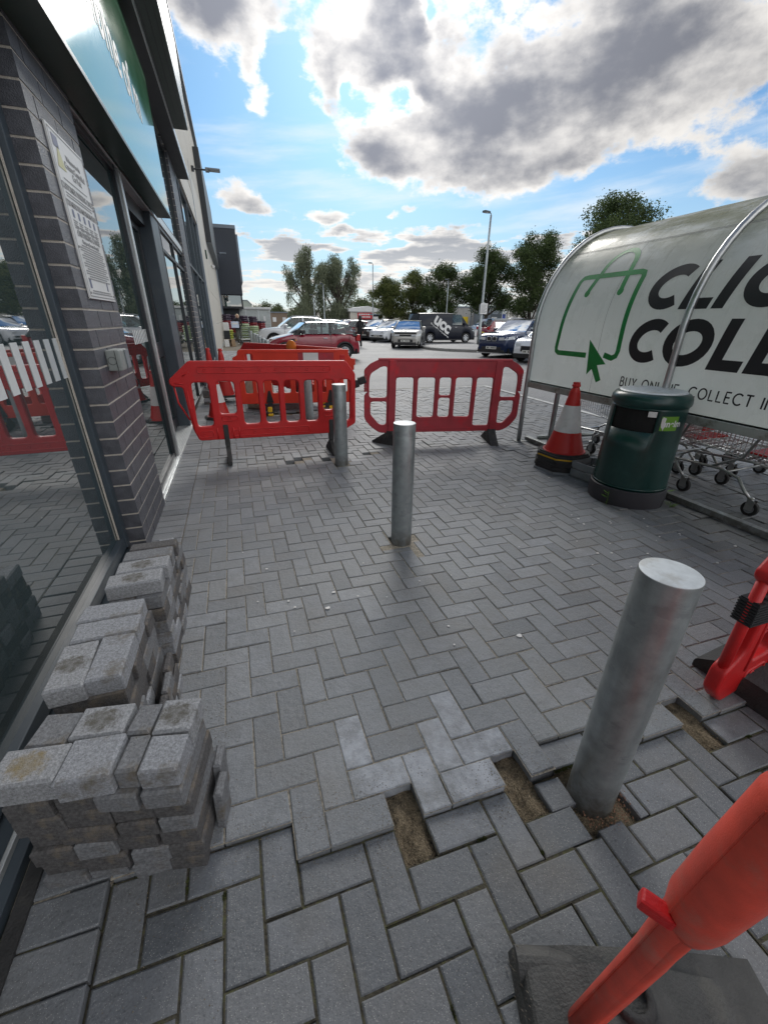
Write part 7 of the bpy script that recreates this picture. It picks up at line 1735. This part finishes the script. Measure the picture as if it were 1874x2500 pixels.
s = MB(); s.prism([(-.05, 4.76), (.85, 4.76), (1.66, 3.96), (1.72, 4.05), (.87, 4.88), (-.05, 4.88)], -6.1, .1, 0, Matrix.Rotation(PI / 2, 4, 'X')); s.build('roof', MT['greyjamb'], gb)

# glazed trolley shelter at the far end of the walkway
gs = empty('glazed_shelter', (-.05, 45, 0), 0, 'flat roofed clear plastic trolley shelter at the far end of the walkway', 'trolley shelter')
s = MB(); s.box(-.1, 3.65, -.1, 3.0, 2.32, 2.52, ch=.04); s.build('roof', MT['white'], gs)
for u in (0, 1.25, 2.4, 3.45): s = MB(); s.box(u, u + .06, -.03, .03, 0, 2.32); s.build('shelter_post', MT['alu'], gs)
s = MB(); s.box(.06, 3.45, -.01, .01, .45, 2.25); s.box(3.46, 3.48, 0, 3, .45, 2.25); s.build('clear_panel', MT['polycarb'], gs)
s = MB(); s.box(2.85, 3.05, -.03, -.012, 1.35, 1.75); s.build('notice', MT['white'], gs)
s = MB(); s.box(0, 3.5, -.03, .02, 1.12, 1.15); s.build('mid_rail', MT['alu'], gs)

# stacked compost bags
def bag(x, y, z, lx, m, label, grp):
    o = bagm.copy(); o.data = bag_data[m]; link(o); o.location = (x, y, z); o.scale = (lx, 1, 1); o.rotation_euler = (0, 0, RNG.uniform(-.08, .08)); tag(o, label, 'compost bag', grp); return o
bag_data = {}
for nme, col in (('plum_bag', (.050, .030, .055)), ('red_bag', (.22, .020, .028)), ('lime_bag', (.33, .36, .05)), ('pale_green_bag', (.36, .44, .26))):
    bm = bmesh.new(); bmesh.ops.create_cube(bm, size=1.0)
    for v in bm.verts: v.co = Vector((v.co.x * .62, v.co.y * .44, v.co.z * .185))
    bmesh.ops.bevel(bm, geom=list(bm.edges), offset=.05, segments=3, affect='EDGES')
    for v in bm.verts: v.co.z *= 1 - .3 * (abs(v.co.x) / .31) ** 4
    me = bpy.data.meshes.new('compost_bag'); bm.to_mesh(me); bm.free(); finish(me, mat(nme, col, .35, var=.25, scale=6, dirt=(.5, .5, .5), dscale=4, damt=.35), True); bag_data[nme] = me
bagm = bpy.data.objects.new('compost_bag', bag_data['plum_bag'])
for c, (x0, n, y, rowsn, m, nm) in enumerate([(-.40, 1, 33, 5, 'lime_bag', 'lime and yellow bag in the left pile behind the woman'), (.75, 1, 33, 8, 'pale_green_bag', 'pale green bag in the pile by the flat trolley'), (1.32, 1, 32.6, 7, 'pale_green_bag', 'pale green bag in the right hand pile nearest the white car')]):
    for k in range(rowsn): bag(x0 + RNG.uniform(-.03, .03), y, .19 + k * .13, 1.0, m, '%s, %s bag up' % (nm, NUM[k]), 'bags of compost')
for col_ in range(5):
    for k in range(9):
        if col_ > 3 and k > 6: continue
        m = 'plum_bag' if k > 5 else 'red_bag'
        bag(-.45 + col_ * .62 + RNG.uniform(-.03, .03), 35.2 + .1 * col_, .62 + k * .135 - .04 * col_, 1.0, m, '%s bag in the tall rear stack, %s column from the wall, %s up' % ('plum' if k > 5 else 'dark red', NUM[col_], NUM[k]), 'bags of compost')
e = empty('wooden_pallet', (.7, 35.3, 0), 0, 'dark pallet base under the tall rear stack of compost bags', 'pallet')
s = MB(); s.box(-1.5, 1.7, -.3, .6, .40, .55)
for k in range(5): s.box(-1.45 + k * .75, -1.3 + k * .75, -.28, .55, 0, .40)
s.build('deck', MT['bark'], e)
s = MB(); s.box(-1.5, 1.7, -.32, -.30, .0, .12); s.build('skirt_board', MT['bark'], e)
for (x, w, lb) in [(-.40, .7, 'small pallet under the lime and yellow bags'), (1.0, 1.3, 'small pallet under the pale green bags')]:
    e = empty('wooden_pallet', (x, 32.9, 0), 0, lb, 'pallet'); s = MB(); s.box(-w / 2, w / 2, -.25, .3, .07, .11); s.build('deck', MT['bark'], e)
    s = MB(); s.box(-w / 2, -w / 2 + .1, -.24, .3, 0, .07); s.box(w / 2 - .1, w / 2, -.24, .3, 0, .07); s.build('runner', MT['bark'], e)
e = empty('shop_display_boxes', (-.42, 31.6, 0), 0, 'white plastic covered goods stacked against the shop wall beside the woman', 'goods')
s = MB(); s.box(-.28, .10, -.2, .2, .75, 1.25, ch=.05); s.build('white_wrapped_goods', MT['white'], e)
s = MB(); s.box(-.28, .10, -.2, .2, 0, .75, ch=.02); s.build('goods_stand', MT['darkfr'], e)
e = empty('cardboard_box', (-.32, 27.1, 0), rad(8), 'open cardboard box with a white side lying on the walkway by the wall', 'box')
s = MB(); s.box(-.26, .26, .30, .31, 0, .39); s.box(.25, .26, 0, .3, 0, .39); s.box(-.26, .26, 0, .31, 0, .01); s.box(-.26, .26, 0, .31, .385, .39); s.build('box_shell', MT['card'], e)
s = MB(); s.box(-.272, -.26, 0, .31, 0, .39); s.box(-.30, -.06, -.012, 0, 0, .38); s.build('white_side', MT['white'], e)
s = MB(); s.box(.05, .26, -.02, -.008, .0, .38, M=Matrix.Translation((.02, 0, 0))); s.build('box_flap', MT['card'], e)

# flat bed trolley
ft = empty('flat_trolley', (.62, 29.2, 0), rad(10), 'grey flat bed trolley standing between the woman and the far bollards', 'trolley')
s = MB(); s.box(-.32, .32, -.4, .4, .30, .33); s.build('platform', MT['alu'], ft)
s = MB(); s.tube([(-.3, -.38, .30), (-.34, -.42, .16)], .02, 6); s.tube([(.3, -.38, .30), (.38, -.42, .12)], .02, 6); s.tube([(-.3, .38, .3), (-.3, .40, 1.12), (.3, .40, 1.12), (.3, .38, .3)], .018, 6)
for k in range(4): s.tube([(-.3, .39, .45 + k * .17), (.3, .39, .45 + k * .17)], .014, 5)
s.build('frame', MT['galv'], ft)
for (u, v) in ((-.30, -.36), (.30, -.36), (-.3, .36), (.3, .36)): s = MB(); s.lathe([(.02, -.02), (.09, -.02), (.09, .02), (.02, .02)], 14, 0, Matrix.Translation((u, v, .09)) @ Matrix.Rotation(PI / 2, 4, 'Y')); s.build('castor', MT['tyre'], ft)

# ------------------------------------------------------------------ people
def skin_body(name, chains, m, parent, sub=1):
    """chains: lists of (point, radius); the first chain's first vertex is the root"""
    vs, es, rs = [], [], []
    idx = {}
    for ch_ in chains:
        prev = None
        for p, r in ch_:
            k = tuple(round(q, 4) for q in p)
            if k not in idx: idx[k] = len(vs); vs.append(p); rs.append(r)
            if prev is not None and prev != idx[k]: es.append((prev, idx[k]))
            prev = idx[k]
    me = bpy.data.meshes.new(name); me.from_pydata(vs, es, []); o = bpy.data.objects.new(name, me); link(o)
    md = o.modifiers.new('s', 'SKIN'); md.use_smooth_shade = True
    for k, r in enumerate(rs): 
        d = me.skin_vertices[0].data[k]; d.radius = (r, r) if not isinstance(r, tuple) else r; d.use_root = (k == 0)
    sd_ = o.modifiers.new('d', 'SUBSURF'); sd_.levels = sub; sd_.render_levels = sub
    dg = bpy.context.evaluated_depsgraph_get(); me2 = bpy.data.meshes.new_from_object(o.evaluated_get(dg), depsgraph=dg)
    bpy.data.objects.remove(o); me2.materials.clear(); finish(me2, m, True); o = bpy.data.objects.new(name, me2); link(o, parent); return o
def hand(w, d, side, curl=.5):
    """palm and five bent fingers leaving the wrist w along d"""
    w, d, s_ = Vector(w), Vector(d).normalized(), Vector(side).normalized(); n = d.cross(s_); ch_ = []
    palm = w + d * .075
    for k, (l, off) in enumerate([(.070, -.030), (.080, -.010), (.075, .010), (.060, .028)]):
        a = palm + s_ * off; b = a + d * l * .5 + n * .010 * curl; c = b + d * l * .35 + n * l * .5 * curl; ch_.append([(tuple(w), .020), (tuple(w + d * .035 + s_ * off * .6), .015), (tuple(a), .011), (tuple(b), .009), (tuple(c), .007)])
    t = w + d * .025 - s_ * .030; ch_.append([(tuple(w), .020), (tuple(t), .013), (tuple(t + d * .03 - s_ * .018), .010), (tuple(t + d * .055 - s_ * .012 + n * .02), .008)])
    return ch_
def head(parent, loc, hair_m, long=False, back=False):
    h = MB(); bm = bmesh.new(); bmesh.ops.create_uvsphere(bm, u_segments=20, v_segments=14, radius=1.0)
    for v in bm.verts:
        x, y, z = v.co; k = 1 - .28 * max(0, -z) ** 1.5; v.co = Vector((x * .075 * k, y * .092 * k - (.012 if z < -.3 and y < 0 else 0), z * .115))
    h.bm(bm, 0)
    h.add([(-.012, -.092, -.01), (.012, -.092, -.01), (0, -.088, .035), (0, -.118, -.012)], [(0, 3, 2), (3, 1, 2), (0, 1, 3)], 0)
    for sg in (-1, 1): h.lathe([(.001, -.008), (.012, -.008), (.02, 0), (.012, .008)], 10, 0, Matrix.Translation((sg * .076, .005, 0)) @ Matrix.Rotation(PI / 2, 4, 'Y') @ Matrix.Scale(1.5, 4, (1, 0, 0)))
    o = h.build('head', MT['skin'], parent, smooth=True); o.location = loc
    f = MB()
    for sg in (-1, 1): f.lathe([(.001, .004), (.010, .003), (.012, 0)], 10, 0, Matrix.Translation((sg * .030, -.084, .012)) @ Matrix.Rotation(PI / 2, 4, 'X') @ Matrix.Scale(.6, 4, (0, 1, 0)), caps=False)
    f.build('eyes', MT['ink'], o); f = MB(); f.box(-.022, .022, -.090, -.084, -.058, -.050); f.build('mouth', MT['redfade'], o)
    bm = bmesh.new(); bmesh.ops.create_uvsphere(bm, u_segments=20, v_segments=16, radius=1.0); g = MB()
    for v in bm.verts:
        x, y, z = v.co; low = max(0, -z); v.co = Vector((x * .105 * (1 + .12 * low), y * .103 + .018 + (.02 if y > 0 else .045 * (1 - max(0, z)) ** 1.0 if y < -.3 else 0), z * (.122 if z > 0 else (.30 if long and y > -.1 else .135)) + .012))
    g.bm(bm, 0); g.build('hair', hair_m, o, smooth=True)
    return o
BLK = mat('black_clothing', (.012, .012, .014), .85, var=.25, scale=9, bump=.2, bscale=40)
KHA = mat('khaki_trousers', (.085, .090, .075), .85, var=.15, scale=9, bump=.2, bscale=40)
wmn = empty('person', (.24, 29.6, 0), 0, 'blonde woman in black jumper and khaki trousers carrying a white box', 'person')
sh_ = [(0, 0, .98)]
skin_body('body', [[((0, 0, .98), (.15, .11)), ((0, 0, 1.12), (.125, .095)), ((0, 0, 1.30), (.155, .105)), ((0, .01, 1.42), (.11, .08)), ((0, 0, 1.48), (.05, .05)), ((0, -.01, 1.54), (.05, .05))],
     [((0, 0, .98), (.15, .11)), ((.09, 0, .90), .095), ((.10, -.02, .50), .062), ((.11, .03, .12), .045), ((.11, .0, .05), .045), ((.12, -.14, .04), .035)],
     [((0, 0, .98), (.15, .11)), ((-.09, 0, .90), .095), ((-.09, -.12, .52), .062), ((-.08, -.06, .12), .045), ((-.08, -.08, .05), .045), ((-.08, -.22, .05), .035)],
     [((0, .01, 1.42), (.11, .08)), ((.17, .01, 1.40), .058), ((.25, -.03, 1.14), .045), ((.10, -.24, 1.02), .034), ((.04, -.27, 1.02), .028)],
     [((0, .01, 1.42), (.11, .08)), ((-.17, .01, 1.41), .058), ((-.32, -.10, 1.33), .045), ((-.36, -.24, 1.18), .034), ((-.35, -.27, 1.14), .028)]], BLK, wmn)
skin_body('hand', hand((.06, -.275, 1.02), (-1, -.1, 0), (0, 0, 1), .6), MT['skin'], wmn); skin_body('hand', hand((-.35, -.265, 1.15), (.15, -.3, -1), (0, 1, 0), .6), MT['skin'], wmn)
skin_body('trousers', [[((0, 0, .97), (.165, .125)), ((.09, 0, .88), .108), ((.10, -.02, .50), .080), ((.11, .03, .14), .062)], [((0, 0, .97), (.165, .125)), ((-.09, 0, .88), .108), ((-.09, -.12, .52), .080), ((-.08, -.065, .14), .062)]], KHA, wmn)
skin_body('shoe', [[((.11, .06, .05), .048), ((.115, -.02, .045), .05), ((.125, -.16, .035), .04)]], MT['white'], wmn); skin_body('shoe', [[((-.08, -.02, .06), .048), ((-.08, -.10, .055), .05), ((-.08, -.24, .045), .04)]], MT['white'], wmn)
head(wmn, (.03, -.02, 1.625), mat('blonde_hair', (.70, .58, .40), .6, var=.2, scale=30))
e = empty('carried_box', (.09, 29.30, .96), rad(6), 'white and blue plastic wrapped box held against the hip of the blonde woman', 'box')
s = MB(); s.box(-.24, .20, -.14, .14, 0, .36, ch=.02); s.build('box_body', mat('pale_blue_wrap', (.50, .58, .72), .35, var=.2, scale=8), e)
s = MB(); s.box(-.18, .14, -.143, -.14, .20, .30); s.build('box_label', MT['white'], e)
wk = empty('person', (7.12, 25.8, -.01), rad(8), 'person all in black with long dark hair and a handbag, walking away', 'person')
skin_body('body', [[((0, 0, .96), (.16, .12)), ((0, 0, 1.12), (.14, .10)), ((0, 0, 1.28), (.165, .11)), ((0, .0, 1.40), (.11, .08)), ((0, 0, 1.46), (.05, .05)), ((0, -.0, 1.52), (.05, .05))],
     [((0, 0, .96), (.16, .12)), ((.08, 0, .88), .095), ((.08, .10, .50), .06), ((.07, -.02, .14), .042), ((.07, -.02, .05), .042), ((.07, .10, .035), .035)],
     [((0, 0, .96), (.16, .12)), ((-.08, 0, .88), .095), ((-.08, -.06, .50), .06), ((-.08, -.24, .20), .042), ((-.08, -.27, .12), .042), ((-.08, -.20, .05), .035)],
     [((0, .0, 1.40), (.11, .08)), ((.17, 0, 1.37), .058), ((.22, -.05, 1.10), .046), ((.20, .06, .88), .034), ((.20, .07, .84), .026)],
     [((0, .0, 1.40), (.11, .08)), ((-.17, 0, 1.37), .058), ((-.23, -.04, 1.12), .046), ((-.14, .14, 1.0), .034), ((-.12, .18, 1.0), .026)]], BLK, wk)
skin_body('hand', hand((.20, .07, .85), (0, .1, -1), (0, 1, 0), .4), MT['skin'], wk); skin_body('hand', hand((-.12, .18, 1.0), (.8, .4, 0), (0, 0, 1), .6), MT['skin'], wk)
hd_ = head(wk, (0, 0, 1.60), mat('dark_hair', (.010, .008, .008), .5, var=.2, scale=30), True); hd_.rotation_euler = (0, 0, PI)
skin_body('jacket', [[((0, 0, .90), (.19, .14)), ((0, 0, 1.10), (.165, .125)), ((0, 0, 1.30), (.185, .125)), ((0, 0, 1.40), (.13, .10))]], BLK, wk)
e = empty('handbag', (6.83, 25.75, .92), rad(5), 'grey brown shoulder bag hanging at the side of the person in black', 'bag')
s = MB(); s.box(-.06, .06, -.14, .14, -.12, .12, ch=.03); s.build('bag_body', mat('taupe_leather', (.16, .13, .11), .6, var=.2), e)
s = MB(); s.tube([(0, -.12, .10), (.10, -.06, .35), (.12, .0, .48), (.10, .06, .35), (0, .12, .10)], .012, 6); s.build('bag_strap', MT['darkfr'], e)
e = empty('dry_leaf', (-.70, .385, -.018), .6, 'curled dry brown leaf by the shop wall in the bottom left corner', 'leaf')
s = MB(); s.add([(0, -.03, .002), (.014, 0, .006), (0, .032, .012), (-.014, 0, .006), (0, 0, .001)], [(0, 1, 4), (1, 2, 4), (2, 3, 4), (3, 0, 4)]); s.build('leaf_blade', MT['card'], e)
s = MB(); s.tube([(0, -.05, .001), (0, -.03, .002), (0, .03, .011)], .0012, 5); s.build('stalk', MT['bark'], e)
